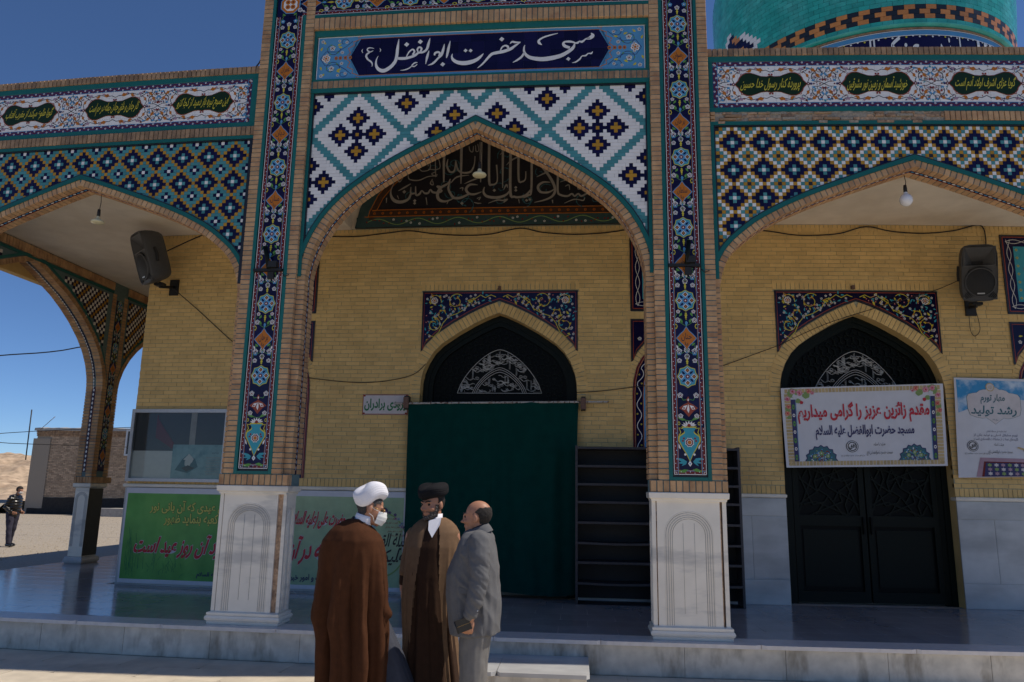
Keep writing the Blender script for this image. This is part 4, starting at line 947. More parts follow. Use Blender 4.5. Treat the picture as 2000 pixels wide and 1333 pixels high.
def niche(t, a, b):
    y = WALL - .012; xc = (a + b) / 2; hw = (b - a) / 2
    # upper panel
    z0, z1 = 4.17, 5.30
    g = Geo(); g.box(a, b, y, WALL + .01, z0, z1, 'navy'); g.build('upper_panel', t)
    c = Canvas((xc, y, 0))
    for k, m, wd in ((.012, 'black', .022), (.034, 'red_line', .012)):
        for p in (((-hw + k, z0 + k), (hw - k, z0 + k)), ((hw - k, z0 + k), (hw - k, z1 - k)), ((hw - k, z1 - k), (-hw + k, z1 - k)), ((-hw + k, z1 - k), (-hw + k, z0 + k))): c.line(list(p), wd, m, 2)
    c.rect(-hw + .17, hw - .17, z0 + .17, z1 - .17, 'turq', 2)
    for (p0, p1) in (((-hw + .105, z0 + .07), (-hw + .105, z1 - .07)), ((hw - .105, z0 + .07), (hw - .105, z1 - .07)), ((-hw + .07, z0 + .1), (hw - .07, z0 + .1)), ((-hw + .07, z1 - .1), (hw - .07, z1 - .1))):
        L = math.hypot(p1[0] - p0[0], p1[1] - p0[1]); n = int(L / .02); du, dv = (p1[0] - p0[0]) / L, (p1[1] - p0[1]) / L
        for ph in (0, PI):
            c.line([(p0[0] + du * L * i / n - dv * .028 * math.sin(L * i / n * 14 + ph), p0[1] + dv * L * i / n + du * .028 * math.sin(L * i / n * 14 + ph)) for i in range(n + 1)], .006, 'white', 3)
    rb = random.Random(2)
    for i in range(14):
        u = (-hw + .21) if i % 2 else (hw - .21); v = z0 + .22 + (i // 2) * .115; c.flower(u, v, .020 if i % 4 else .034, 'yellow', 'maroon', 4, 5, 'turq')
    for s in (-1, 1):
        for f in (-1, 1):
            c.spiral(s * .14, 4.73 + f * .17, .10, 0 if s > 0 else PI, .9, 'white', .010, 4, f * s); c.spiral(s * .25, 4.73 + f * .07, .05, 0, .9, 'red_line', .007, 4, f)
    c.flower(0, 4.73, .08, 'white', 'orange', 5, 8, 'navy')
    c.build('panel_print', t)
    # lower spandrel and blind arch
    zs0, zs1 = 3.37, 4.055; g = Geo()
    LP = [(0, 3.84), (.15, 3.77), (.30, 3.66), (.42, 3.52), (.50, 3.38), (.545, 3.2), (.56, 3.0), (.56, 1.815)]
    LP = [(u * hw / .575, z) for u, z in LP]; O = offset(LP, -.10)
    P = [(-hw, lerp(O, hw))] + [(x, z) for x, z in full(O[:-1], 0) if abs(x) < hw] + [(hw, lerp(O, hw))]; vs = []; fs = []
    zt = zs1
    P = [(x, max(z, 3.37)) for x, z in P]
    for x, z in P: vs += [(xc + x, y, z), (xc + x, y, zt)]
    for i in range(len(P) - 1): fs.append((2 * i, 2 * i + 2, 2 * i + 3, 2 * i + 1))
    g.add(vs, fs, 'navy'); g.box(a, b, y + .001, WALL + .005, zt - .01, zt, 'navy'); g.build('lower_spandrel', t)
    c = Canvas((xc, y, 0))
    for k, m, wd in ((.012, 'black', .022), (.034, 'red_line', .010)):
        I = [(max(min(u, hw - k), -hw + k), min(z + k * 1.2, zt - k)) for u, z in P]; c.line(I, wd, m, 2); c.line([I[0], (-hw + k, zt - k), (hw - k, zt - k), I[-1]], wd, m, 2)
    for _ in range(60):
        u, v = rb.uniform(-hw, hw), rb.uniform(3.4, zt)
        if abs(u) > hw - .07 or v > zt - .07 or v < lerp(O, abs(u)) + .075: continue
        if rb.random() < .35: c.flower(u, v, .026, 'white', 'maroon', 4)
        else: c.leaf(u, v, .06, rb.uniform(0, 6.3), rb.choice(['yellow', 'turq', 'yellow']), 3)
    c.build('spandrel_print', t)
    g = Geo(); I = LP[:-1] + [(LP[-1][0], 1.815)]; A = full(I, xc); vs = []; fs = []
    for x, z in A: vs += [(x, y + .004, 1.815), (x, y + .004, z)]
    for i in range(len(A) - 1): fs.append((2 * i, 2 * i + 2, 2 * i + 3, 2 * i + 1))
    g.add(vs, fs, 'sky_blue'); g.build('blind_arch', t)
    c = Canvas((xc, y + .004, 0)); S = resample(I, .02)
    def off_(d): return [(max(0, p[0]), p[1]) for p in offset([(q.x, q.y) for q in S], d)]
    for s in (-1, 1):
        c.line([(s * u, v) for u, v in off_(.012)], .022, 'maroon', 2); c.line([(s * u, v) for u, v in off_(.030)], .008, 'orange', 3); c.line([(s * u, v) for u, v in off_(.085)], .105, 'navy', 1); c.line([(s * u, v) for u, v in off_(.142)], .008, 'orange', 2)
        B = off_(.085); B2 = [(u + .03 * math.sin(i * .02 * 22), v) for i, (u, v) in enumerate(B)]
        c.line([(s * u, v) for u, v in B2], .008, 'white', 3)
        for i in range(4, len(B), 7): c.circ(s * (B[i][0] - .028 * math.sin(i * .44)), B[i][1], .012, 'yellow', 3, 6); c.circ(s * (B[i][0] - .028 * math.sin(i * .44)), B[i][1], .006, 'navy', 4, 5)
        for k in range(14): u, v = rb.uniform(.02, hw - .24), 1.95 + k * .11; c.leaf(s * u, v, .07, rb.uniform(0, 6), rb.choice(['navy', 'yellow', 'maroon', 'navy']), 2); c.circ(s * u, v + .05, .012, 'yellow', 3, 6)
    c.build('arch_print', t)
    return LP
def wall():
    t = thing('mosque_wall', 'yellow brick mosque wall with arched doors and marble skirting behind the arcade', 'wall', (0, WALL, ZF)); WARP.add(t)
    L = []; p = .0585; z = 1.82; r = 0; xw0, xw1 = -6.54, 9.0
    DO = offset(DOORP, -.165)
    OR = offset(DOORP, -.10)
    def holes(z_):
        H = []
        for dc in DX:
            if z_ < 3.0: H.append((dc - 1.093, dc + 1.093))
            elif 3.52 < z_ < 4.45: H.append((dc - 1.09, dc + 1.09))
            elif z_ <= 3.52:
                u = max([u for u, zz in OR if zz >= z_] + [0]); H.append((dc - u - .03, dc + u + .03))
            elif z_ < 4.545: H.append((dc - 1.125, dc + 1.125))
        for a, b in NICHES:
            if 4.18 < z_ < 5.29 or 1.7 < z_ < 4.05: H.append((a + .012, b - .012))
        return H
    rb = random.Random(11)
    while z + p < 5.39:
        x = xw0 - (.1 if r % 2 else 0) + rb.uniform(-.01, .01); H = holes(z + p / 2)
        while x < xw1:
            l = .205 + rb.uniform(-.006, .006); parts = [(max(x, xw0), x + l - .005)]
            for ha, hb in H:
                q = []
                for a, b in parts:
                    if b <= ha or a >= hb: q.append((a, b)); continue
                    if a < ha: q.append((a, ha))
                    if b > hb: q.append((hb, b))
                parts = q
            for a, b in parts:
                if b - a > .012: L.append(bx(a, b, WALL + rb.uniform(-.001, .0015), WALL + .05, z + .003, z + p - .003, 'yellow_brick'))
            x += l
        z += p; r += 1
    ztop = z
    spans = []; cur = xw0
    for (a, b) in sorted([(dc - 1.093, dc + 1.093) for dc in DX]): spans.append((cur, a)); cur = b
    spans.append((cur, xw1))
    for a, b in spans: L += soldiers(a, b, WALL - .002, WALL + .05, 1.703, 1.812, 'yellow_brick', .062, .001)
    for dc in DX:
        L += [(c_, d_, a_, 'yellow_brick') for (c_, d_, a_, m_) in ring_bricks(offset(DOORP, -.155), dc, WALL - .004, .10, .15, .062)]
        L += soldiers(dc - 1.13, dc + 1.13, WALL - .003, WALL + .05, 4.485, 4.60, 'yellow_brick', .062, .001)
    for a, b in NICHES: L += soldiers(a, b, WALL - .003, WALL + .05, 4.062, 4.163, 'yellow_brick', .062, .001)
    L += soldiers(xw0, xw1, WALL - .003, WALL + .05, 5.325, 5.425, 'yellow_brick', .062, .001)
    pieces(t, 'brick', L)
    # grouted wall body with the openings
    g = Geo(); yb = WALL + .006
    for a, b in spans: g.add([(a, yb, ZF), (b, yb, ZF), (b, yb, 5.44), (a, yb, 5.44)], [(0, 1, 2, 3)], 'grout_yellow')
    for dc in DX:
        A = full(DOORP, dc); vs = []; fs = []
        A[0] = (dc - 1.093, A[0][1]); A[-1] = (dc + 1.093, A[-1][1])
        for x, z_ in A: vs += [(x, yb, z_), (x, yb, 5.44)]
        for i in range(len(A) - 1): fs.append((2 * i, 2 * i + 2, 2 * i + 3, 2 * i + 1))
        g.add(vs, fs, 'grout_yellow')
        R = [(dc - 1.093, ZF)] + A + [(dc + 1.093, ZF)]; vs = []; fs = []
        for x, z_ in R: vs += [(x, WALL - .002, z_), (x, WALL + .26, z_)]
        for i in range(len(R) - 1): fs.append((2 * i, 2 * i + 1, 2 * i + 3, 2 * i + 2))
        g.add(vs, fs, 'yellow_brick')
    g.box(-6.53, -6.3, WALL + .007, 24, ZF, 5.44, 'yellow_brick'); g.box(-6.29, 9, WALL + .30, WALL + .5, ZF, 7.0, 'concrete')
    g.build('wall_core', t)
    # corner bricks seen from the side
    # marble skirting: cap and slabs
    for a, b in spans:
        a2 = a - .03 if a == xw0 else a
        g = Geo(); moulding(g, a2, b, WALL - .03, WALL + .1, [(-.004, 1.652), (.006, 1.658), (.01, 1.668), (.012, 1.69), (.004, 1.696), (.004, 1.701)], 'marble'); g.build('skirting_cap', t)
    S = []
    for a, b in spans:
        a0 = a - .012 if a == xw0 else a
        for z0, z1, wmax in ((ZF, .62, .9), (.62, 1.42, .44), (1.42, 1.65, 1.1)):
            n = max(1, round((b - a0) / wmax)); 
            for i in range(n): S.append(bx(a0 + (b - a0) * i / n + .0012, a0 + (b - a0) * (i + 1) / n - .0012, WALL - .016, WALL + .004, z0 + .0012, z1 - .0012, 'marble_grey'))
    pieces(t, 'marble_slab', S)
    for dc in DX: spandrel_panel(t, dc)
    for a, b in NICHES:
        LP = niche(t, a, b); xcn = (a + b) / 2
        L2 = [(c_, d_, a_, 'yellow_brick') for (c_, d_, a_, m_) in ring_bricks(offset(LP, -.095), xcn, WALL - .003, .05, .09, .062)]
        pieces(t, 'arch_brick', L2, 90)
    steel_door(t, DX[0], False); steel_door(t, DX[1], True)
    # tympanum of the portal bay
    TY = [(0, 7.25), (.3, 7.14), (.6, 7.01), (.9, 6.86), (1.2, 6.70), (1.5, 6.50), (1.75, 6.28), (1.95, 6.02), (2.08, 5.74), (2.14, 5.44)]
    g = Geo(); A = full(TY, XC); vs = []; fs = []; y = WALL - .045
    for x, z_ in A: vs += [(x, y, 5.438), (x, y, max(z_, 5.44)), (x, WALL, 5.438), (x, WALL, max(z_, 5.44))]
    for i in range(len(A) - 1): a = 4 * i; fs += [(a, a + 4, a + 5, a + 1), (a + 2, a + 6, a + 4, a), (a + 1, a + 5, a + 7, a + 3)]
    g.add(vs, fs, 'tymp_navy'); g.build('tympanum', t)
    c = Canvas((XC, y, 0)); S_ = [(p.x, p.y) for p in resample(TY, .04)]
    def off_(d): return [(max(0, p[0]), max(p[1], 5.44)) for p in offset(S_, d)]
    c.rect(-2.12, 2.12, 5.442, 5.60, 'tymp_teal', 1); c.rect(-1.93, 1.93, 5.61, 5.70, 'tymp_red', 2)
    c.line([(-2.0, 5.605), (2.0, 5.605)], .010, 'orange', 3); c.line([(-1.88, 5.705), (1.88, 5.705)], .010, 'orange', 3)
    for s in (-1, 1):
        c.line([(s * u, v) for u, v in off_(.08)], .16, 'tymp_teal', 1); c.line([(s * u, max(v, 5.6)) for u, v in off_(.205)], .09, 'tymp_red', 2); c.line([(s * u, max(v, 5.6)) for u, v in off_(.16)], .010, 'orange', 3); c.line([(s * u, max(v, 5.7)) for u, v in off_(.25)], .010, 'orange', 3)
    n = 180; c.line([(-1.95 + 3.9 * i / n, 5.522 + .045 * math.sin(i / n * 3.9 * 10.5)) for i in range(n + 1)], .011, 'ink_leaf', 3)
    rb = random.Random(8)
    for i in range(60):
        u = -1.95 + 3.9 * i / 60
        k = rb.choice(['white', 'red', 'ink_navy', 'red']); 
        if k == 'white': c.flower(u, 5.522 - .04 * math.sin((u + 1.95) * 10.5), .018, 'white', 'navy', 4, 5, 'teal_strip')
        else: c.leaf(u, 5.522 + rb.uniform(-.05, .05), .04, rb.uniform(0, 6), k, 3)
        if i % 2 == 0: c.flower(u * .95, 5.655, .020, 'orange', 'navy', 4, 5, 'maroon')
    c.build('border_print', t)
    c = Canvas((XC, y, 5.44), step=.0007)
    for k in range(26):
        u, v = rb.uniform(-1.4, 1.4), rb.uniform(.3, 1.1)
        if v < (lerp([(a, b) for a, b in TY], abs(u)) - 5.44) - .35: c.spiral(u, v, rb.uniform(.08, .15), rb.uniform(0, 6), .8, 'ink_teal', .009, 2, rb.choice([-1, 1]), 'ink_teal')
    for st in TYMP: c.pen([(a / 1000, b / 1000, w_ / 1000) for a, b, w_ in st], 'tymp_letter', 6)
    for a, b, w_ in YDOT: r = w_ / 1000 * .6; c.poly([(a / 1000 + r, b / 1000), (a / 1000, b / 1000 + r), (a / 1000 - r, b / 1000), (a / 1000, b / 1000 - r)], 'tymp_letter', 6)
    c.build('tympanum_lettering', t)
    g = Geo(); g.box(-3.44, 1.04, WALL + .001, WALL + .06, 5.44, 7.4, 'plaster'); g.build('plaster_upper_wall', t)
    return t
def ceilings():
    t = thing('portico_ceiling', 'pale plastered ceiling slab over the arcade walk', 'ceiling', (0, 9, 5.5)); WARP.add(t)
    g = Geo(); g.box(-8.82, -3.46, BACK + .001, WALL + .0, 5.43, 5.6, 'plaster'); g.box(-8.82, -6.55, WALL, 24, 5.43, 5.6, 'plaster'); g.box(1.06, 9.0, BACK + .001, WALL, 5.43, 5.6, 'plaster'); g.build('ceiling_slab', t)
    g = Geo(); g.box(-3.45, 1.05, BACK + .001, WALL, 7.38, 7.5, 'plaster'); g.box(-3.46, -3.40, BACK + .002, WALL - .002, 5.43, 7.38, 'plaster'); g.box(1.0, 1.06, BACK + .002, WALL - .002, 5.43, 7.38, 'plaster'); g.build('vault_slab', t)
    g = Geo(); g.box(-8.80, -3.47, BACK + .1, WALL + .5, 6.0, 6.4, 'concrete'); g.box(1.07, 9.0, BACK + .1, WALL + .5, 6.0, 6.4, 'concrete'); g.box(-8.80, 9.0, WALL + .51, 24, 6.1, 6.4, 'concrete'); g.build('roof_slab', t)
    return t
def side_arcade():
    """arcade along the left side of the mosque, seen from inside"""
    t = thing('side_arcade', 'shaded side arcade with pointed arches and a slim tiled pillar against the sky', 'arcade', (-8.85, 13.3, ZF)); WARP.add(t)
    xi, xo = -8.78, -9.12     # inner and outer faces
    piers = [(8.08, 8.5), (12.66, 13.12), (17.9, 18.4), (23.0, 23.6)]
    L = []; g = Geo()
    for k, (a, b) in enumerate(piers):
        g.box(xo + .01, xi - .01, a + .01, b - .01, 1.69 if k == 1 else ZF, 6.4, 'grout')
        if k > 1: g.box(xo, xi, a, b, ZF, 5.4, 'yellow_brick'); continue
        if k == 1:
            L += [bx(xo, xo + .13, a, a + .1, 1.82 + i * .0565 + .005, 1.82 + (i + 1) * .0565 - .004, 'brick') for i in range(38)]
            L += [bx(xi - .13, xi, a, a + .12, 1.82 + i * .0565 + .005, 1.82 + (i + 1) * .0565 - .004, 'brick') for i in range(38)]
            L += [bx(xi - .1, xi, b - .13, b, 1.82 + i * .0565 + .005, 1.82 + (i + 1) * .0565 - .004, 'brick') for i in range(38)]
            L += soldiers(xo - .01, xi + .01, a - .012, a + .05, 1.705, 1.812)
            for i in range(9): L.append(bx(xi - .04, xi + .012, a + .0635 * i + .003, a + .0635 * (i + 1) - .004, 1.705, 1.812, 'brick'))
    spr = [(0, 5.20), (.3, 5.10), (.6, 4.98), (.9, 4.86), (1.2, 4.70), (1.5, 4.51), (1.8, 4.27), (2.0, 4.06), (2.15, 3.83), (2.24, 3.6), (2.27, 3.4)]
    for (a, b) in zip(piers, piers[1:]):
        yc = (a[1] + b[0]) / 2; hw = (b[0] - a[1]) / 2; P = [(u * hw / 2.27, z) for u, z in spr]; O = offset(P, -.09); A = full(P, yc); OA = full(O, yc)
        OA[0] = (a[1], OA[0][1]); OA[-1] = (b[0], OA[-1][1]) 
        for x, m in ((xi - .012, 'grout'), (xo + .01, 'grout')):
            vs = []; fs = []
            for y_, z in A: vs += [(x, y_, z), (x, y_, 6.4)]
            for i in range(len(A) - 1): fs.append((2 * i, 2 * i + 1, 2 * i + 3, 2 * i + 2))
            g.add(vs, fs, m)
        vs = []; fs = []
        for y_, z in A: vs += [(xi - .01, y_, z + .006), (xo + .01, y_, z + .006)]
        for i in range(len(A) - 1): fs.append((2 * i, 2 * i + 1, 2 * i + 3, 2 * i + 2))
        g.add(vs, fs, 'grout')
        if b[0] > 19: continue
        # ring bricks: two rows on the soffit either side of the blue strip
        R = resample(offset(P, -.042), .064)
        for i in range(len(R) - 1):
            p0, p1 = R[i], R[i + 1]; cc = (p0 + p1) / 2; tt = (p1 - p0).normalized(); ln = (p1 - p0).length - .01
            for s in (-1, 1):
                ang = math.atan2(tt.y, tt.x * s)
                for xa, xb in ((xi - .135, xi), (xo, xo + .135)):
                    cx_ = (xa + xb) / 2; vs = []
                    for (q0, q1, q2) in ((-1, -1, -1), (1, -1, -1), (1, 1, -1), (-1, 1, -1), (-1, -1, 1), (1, -1, 1), (1, 1, 1), (-1, 1, 1)):
                        ly, lz = q1 * ln / 2, q2 * .042; vs.append((cx_ + q0 * (xb - xa) / 2, yc + s * cc.x + ly * math.cos(ang) - lz * math.sin(ang), cc.y + ly * math.sin(ang) + lz * math.cos(ang)))
                    ST.add(vs, [(0, 1, 5, 4), (1, 2, 6, 5), (2, 3, 7, 6), (3, 0, 4, 7), (4, 5, 6, 7), (3, 2, 1, 0)], 'brick')
        A2 = full(offset(P, -.002), yc); vs = []; fs = []
        for y_, z in A2: vs += [(xi - .15, y_, z - .004), (xo + .15, y_, z - .004)]
        for i in range(len(A2) - 1): fs.append((2 * i, 2 * i + 2, 2 * i + 3, 2 * i + 1))
        g.add(vs, fs, 'navy')
        RR = resample(offset(P, .006), .06)
        for i in range(len(RR) - 1):
            p0, p1 = RR[i], RR[i + 1]
            for s in (-1, 1): g.add([(xi - .18, yc + s * p0.x, p0.y), (xi - .155 - .012, yc + s * (p0.x + p1.x) / 2, (p0.y + p1.y) / 2), (xi - .18, yc + s * p1.x, p1.y), (xi - .193, yc + s * (p0.x + p1.x) / 2, (p0.y + p1.y) / 2)], [(0, 1, 2, 3)], 'white')
        # spandrel mosaic seen from inside, one tile per diamond cell
        for i in range(int((b[0] - a[1]) / .11)):
            for j in range(14):
                y0 = a[1] + .06 + i * .11; z0 = 5.16 - (j + 1) * .11; u = abs(y0 + .055 - yc)
                if u > hw - .1 or z0 < lerp(O, u) + .03: continue
                for (dy, dz, m) in ((0, 0, 'white'), (.055, .055, 'white'), (0, .055, 'navy'), (.055, 0, 'navy')):
                    mm = m if not ((i + j) % 3 == 0 and m == 'white') else 'gold'
                    ST2.box(xi - .008, xi + .004, y0 + dy + .002, y0 + dy + .053, z0 + dz + .002, z0 + dz + .053, mm)
        vs = []; fs = []
        for y_, z in full(offset(P, -.10), yc): vs += [(xi + .006, y_, z), (xi + .006, y_, z + .045)]
        for i in range(len(vs) // 2 - 1): fs.append((2 * i, 2 * i + 2, 2 * i + 3, 2 * i + 1))
        g.add(vs, fs, 'teal_strip')
        g.box(xi - .01, xi + .008, a[1] + .0, b[0], 5.21, 5.25, 'teal_strip')
        for i in range(int((b[0] - a[1]) / .064)): ST.box(xi - .01, xi + .02, a[1] + i * .064, a[1] + i * .064 + .055, 5.27, 5.41, 'brick')
    g.build('masonry', t); ST.build('brick_work', t, kind='stuff'); ST2.build('tile_work', t, kind='stuff')
    for zz in (0,):
        a, b = piers[1]; i = 0; z = 1.82 + 38 * .0565
        while z < 5.2:
            for y0, y1 in ((a, a + .1), (b - .1, b)): L.append(bx(xi - .1, xi + .0, y0, y1, z + .005, z + .052, 'brick'))
            z += .0565
    pieces(t, 'brick', L)
    a, b = piers[1]
    g = Geo(); moulding(g, xo + .035, xi - .035, a + .03, b - .03, [(.03, ZF + .001), (.05, ZF + .03), (.055, ZF + .06), (.04, ZF + .085), (.035, ZF + .11), (.0, ZF + .12)], 'marble_grey'); g.build('base_moulding', t)
    g = Geo(); g.box(xo + .03, xi - .03, a + .025, b - .025, ZF + .12, 1.62, 'marble')
    for R in (.12, .10, .08): 
        cx_ = (xo + xi) / 2; g.tube([(cx_ - R, a + .024, .6)] + [(cx_ - R * math.cos(PI * i / 8), a + .024, 1.42 + R * math.sin(PI * i / 8)) for i in range(9)] + [(cx_ + R, a + .024, .6)], .005, 'marble_grey', 5, False)
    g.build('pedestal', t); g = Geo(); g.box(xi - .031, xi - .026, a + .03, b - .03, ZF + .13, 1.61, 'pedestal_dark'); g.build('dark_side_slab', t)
    g = Geo(); moulding(g, xo + .02, xi - .02, a + .015, b - .015, [(.0, 1.62), (.02, 1.63), (.028, 1.64), (.03, 1.695), (.0, 1.70)], 'marble'); g.build('cap_slab', t)
    g = Geo(); g.box(xo + .145, xi - .145, a - .004, a + .02, 1.9, 3.6, 'navy'); c = Canvas(((xo + xi) / 2, a - .004, 0))
    z = 1.93
    while z < 3.6:
        c.poly([(0, z - .02), (.018, z + .01), (0, z + .04), (-.018, z + .01)], 'white', 1); z += .08
    for s in (-1, 1): c.line([(s * .03, 1.9), (s * .03, 3.6)], .005, 'red_line', 1)
    g.build('jamb_strip', t); c.build('chain_print', t)
    g = Geo(); g.box(xi - .02, xi + .003, a + .14, b - .14, 1.92, 5.1, 'navy'); g.build('tile_band', t)
    c = Canvas((xi + .003, (a + b) / 2, 0), (0, 1, 0), (0, 0, 1), (1, 0, 0))
    for k in range(4): module(c, 2.6 + .8 * k, WORDS[k], 1.95, 5.05)
    c.g.v = [(x, (a + b) / 2 + (y_ - (a + b) / 2) * .8, z) for x, y_, z in c.g.v]; c.build('floral_print', t)
    g = Geo(); g.box(xo - .15, xi, 8.1, 24, 6.38, 6.556, 'brick_weathered'); g.box(xo - .12, xo + .01, 8.1, 24, 5.0, 6.38, 'yellow_brick'); g.build('outer_parapet', t)
    return t
ST = Geo(); ST2 = Geo()
def corner_piers():
    for xa, xb, lb in ((-8.82, -8.115, 'corner pillar of the left arcade at the end of the platform'), (5.705, 6.41, 'plain brick pillar at the right end of the right arcade')):
        t = thing('corner_pillar', lb, 'pillar', ((xa + xb) / 2, 7.9, ZF)); WARP.add(t)
        g = Geo(); moulding(g, xa + .03, xb - .03, 7.78, 8.03, [(.05, .311), (.06, .36), (.05, .40), (.0, .434), (0, 1.60), (.04, 1.64), (.04, 1.697)], 'marble'); g.build('pedestal', t)
        g = Geo(); g.box(xa + .01, xb - .01, F + .06, BACK, 1.697, 5.7, 'grout'); g.build('grout_core', t)
        pieces(t, 'brick', courses(xa, xb, F + .05, F + .11, 1.70, 5.64), 90)
def dome():
    xc, yc, R = 5.70, 15.0, 2.73
    t = thing('dome', 'turquoise tiled mosque dome with an orange and black checker band', 'dome', (xc, yc, 6.4))
    g = Geo(); prof = [(2.68, 6.1), (2.68, 9.62)]
    g.lathe([(r, z - 6.4) for r, z in prof], (xc, yc, 6.4), 'navy', 96); g.build('drum', t)
    g = Geo(); g.lathe([(2.66, 3.19), (2.70, 3.20), (2.70, 3.225), (2.66, 3.24)], (xc, yc, 6.4), 'brick_weathered', 96); g.lathe([(2.66, 3.24), (2.742, 3.25), (2.75, 3.285)], (xc, yc, 6.4), 'dome_teal', 96); g.build('cornice', t)
    # dome shell tiles: rows of thin glazed bricks
    z0 = 9.68; prof = []; 
    for i in range(60):
        z = z0 + i * .085; k = i / 59
        # bulging profile
        r = R + .13 * math.sin(min(1, k * 2.2) * PI / 2) if k < .45 else (R + .13) * math.cos((k - .45) / .57 * PI / 2) ** .8
        prof.append((r, z))
    g = Geo(); g.lathe([(r - .012, z - 6.4) for r, z in prof], (xc, yc, 6.4), 'grout', 96); g.build('shell_core', t)
    g = Geo(); T1 = []
    for i in range(len(prof) - 1):
        r0, za = prof[i]; r1, zb = prof[i + 1]; n = 96; off = {1: -.15, 2: -.62, 3: 0}.get(i, (i % 2) * .5)
        if i > 34: n = 48
        for j in range(n):
            a0 = 2 * PI * (j + off) / n; a1 = a0 + 2 * PI / n * .975
            am = (a0 + a1) / 2
            if not (math.sin(am) < .45): continue   # the side towards the courtyard
            m = 'dome_teal'
            if 1 <= i <= 3:
                m = 'black' if j % 2 == 0 else 'dome_orange'
            # navy and orange cartouche on the left flank
            da = (am - 3.42) / .26; dz = (za - 10.2) / .6
            if abs(da) + abs(dz) < 1.0 and i > 4: m = 'navy' if (i + j) % 3 else 'dome_orange'
            if 1.0 <= abs(da) + abs(dz) < 1.12 and i > 4: m = 'white'
            da = (am - 4.78) / .10; dz = (za - 10.85) / .5
            if abs(da) + abs(dz) < 1 and i > 4: m = 'navy'
            elif abs(da) + abs(dz) < 1.15 and i > 4: m = 'white'
            T1.append((a0, a1, r0, r1, za + .002, zb - .003, m))
    def tilegeo(G2, a0, a1, r0, r1, za, zb, m):
        vs = []
        for r_, z_ in ((r0, za), (r1, zb)):
            for a in (a0, a1): vs += [(xc + (r_ - .012) * math.cos(a), yc + (r_ - .012) * math.sin(a), z_), (xc + (r_ + .004) * math.cos(a), yc + (r_ + .004) * math.sin(a), z_)]
        G2.add(vs, [(1, 3, 7, 5), (0, 1, 5, 4), (3, 2, 6, 7), (5, 7, 6, 4), (0, 2, 3, 1)], m)
    T1.sort(key=lambda e: -shown((xc + e[2] * math.cos(e[0]), yc + e[2] * math.sin(e[0]), e[4]), (1 if math.sin(e[0]) < .1 else .1) * (2 if e[6] != 'dome_teal' else 1)))
    for e in T1[:300]: q = Geo(); tilegeo(q, *e); q.build('tile', t)
    for e in T1[300:]: tilegeo(g, *e)
    g.build('tile_work', t, kind='stuff')
    # inscription band on the drum, wrapped text
    def wrap(p):
        a = -PI / 2 + p[0] / 2.69; rr = 2.682 + (-p[1]) * 3 + .006; return (xc + rr * math.cos(a), yc + rr * math.sin(a), p[2])
    c = Canvas((0, 0, 0), (1, 0, 0), (0, 0, 1), (0, -1, 0)); 
    c.rect(-4.0, 4.0, 9.40, 9.50, 'sky_blue', 0); c.rect(-4.0, 4.0, 8.5, 8.6, 'sky_blue', 0)
    for i in range(70): c.circ(-3.9 + i * .11, 9.45 + .02 * (i % 2), .018, ('white', 'yellow', 'white')[i % 3], 1, 6)
    for i, s_ in enumerate(['إنما', 'یرید', 'الله', 'لیذهب', 'عنکم', 'الرجس', 'أهل', 'البیت']):
        cw = Canvas((0, 0, 0)); cw.text(s_, 2.6 - i * .72, 9.12, .68, .70, 'white', 2, off=.012); cw.g.v = [wrap(p) for p in cw.g.v]; cw.build('inscription', t)
    c.line([(-4, 9.39), (4, 9.39)], .012, 'orange', 1); c.line([(-4, 9.51), (4, 9.51)], .014, 'white', 1)
    # subdivide wide rects by wrapping each vertex on the drum
    vs = []
    for (x, y_, z) in c.g.v:
        a = -PI / 2 + x / 2.69; rr = 2.682 + (-y_) * 3 + .006; vs.append((xc + rr * math.cos(a), yc + rr * math.sin(a), z))
    keep = [k for k, f in enumerate(c.g.f) if max(c.g.v[i][0] for i in f) - min(c.g.v[i][0] for i in f) < .5]
    c.g.f = [c.g.f[k] for k in keep]; c.g.m = [c.g.m[k] for k in keep]; c.g.sm = [c.g.sm[k] for k in keep]; c.g.v = vs
    mi = c.g.mi('sky_blue'); mo = c.g.mi('orange'); mw = c.g.mi('white')
    c.build('drum_border', t, kind='stuff')
    g = Geo(); g.lathe([(2.687, 3.09), (2.687, 3.17)], (xc, yc, 6.4), 'sky_blue', 96); g.lathe([(2.692, 3.072), (2.692, 3.085)], (xc, yc, 6.4), 'white', 96); g.lathe([(2.692, 3.17), (2.692, 3.182)], (xc, yc, 6.4), 'white', 96); g.build('border_ring', t)
    return t
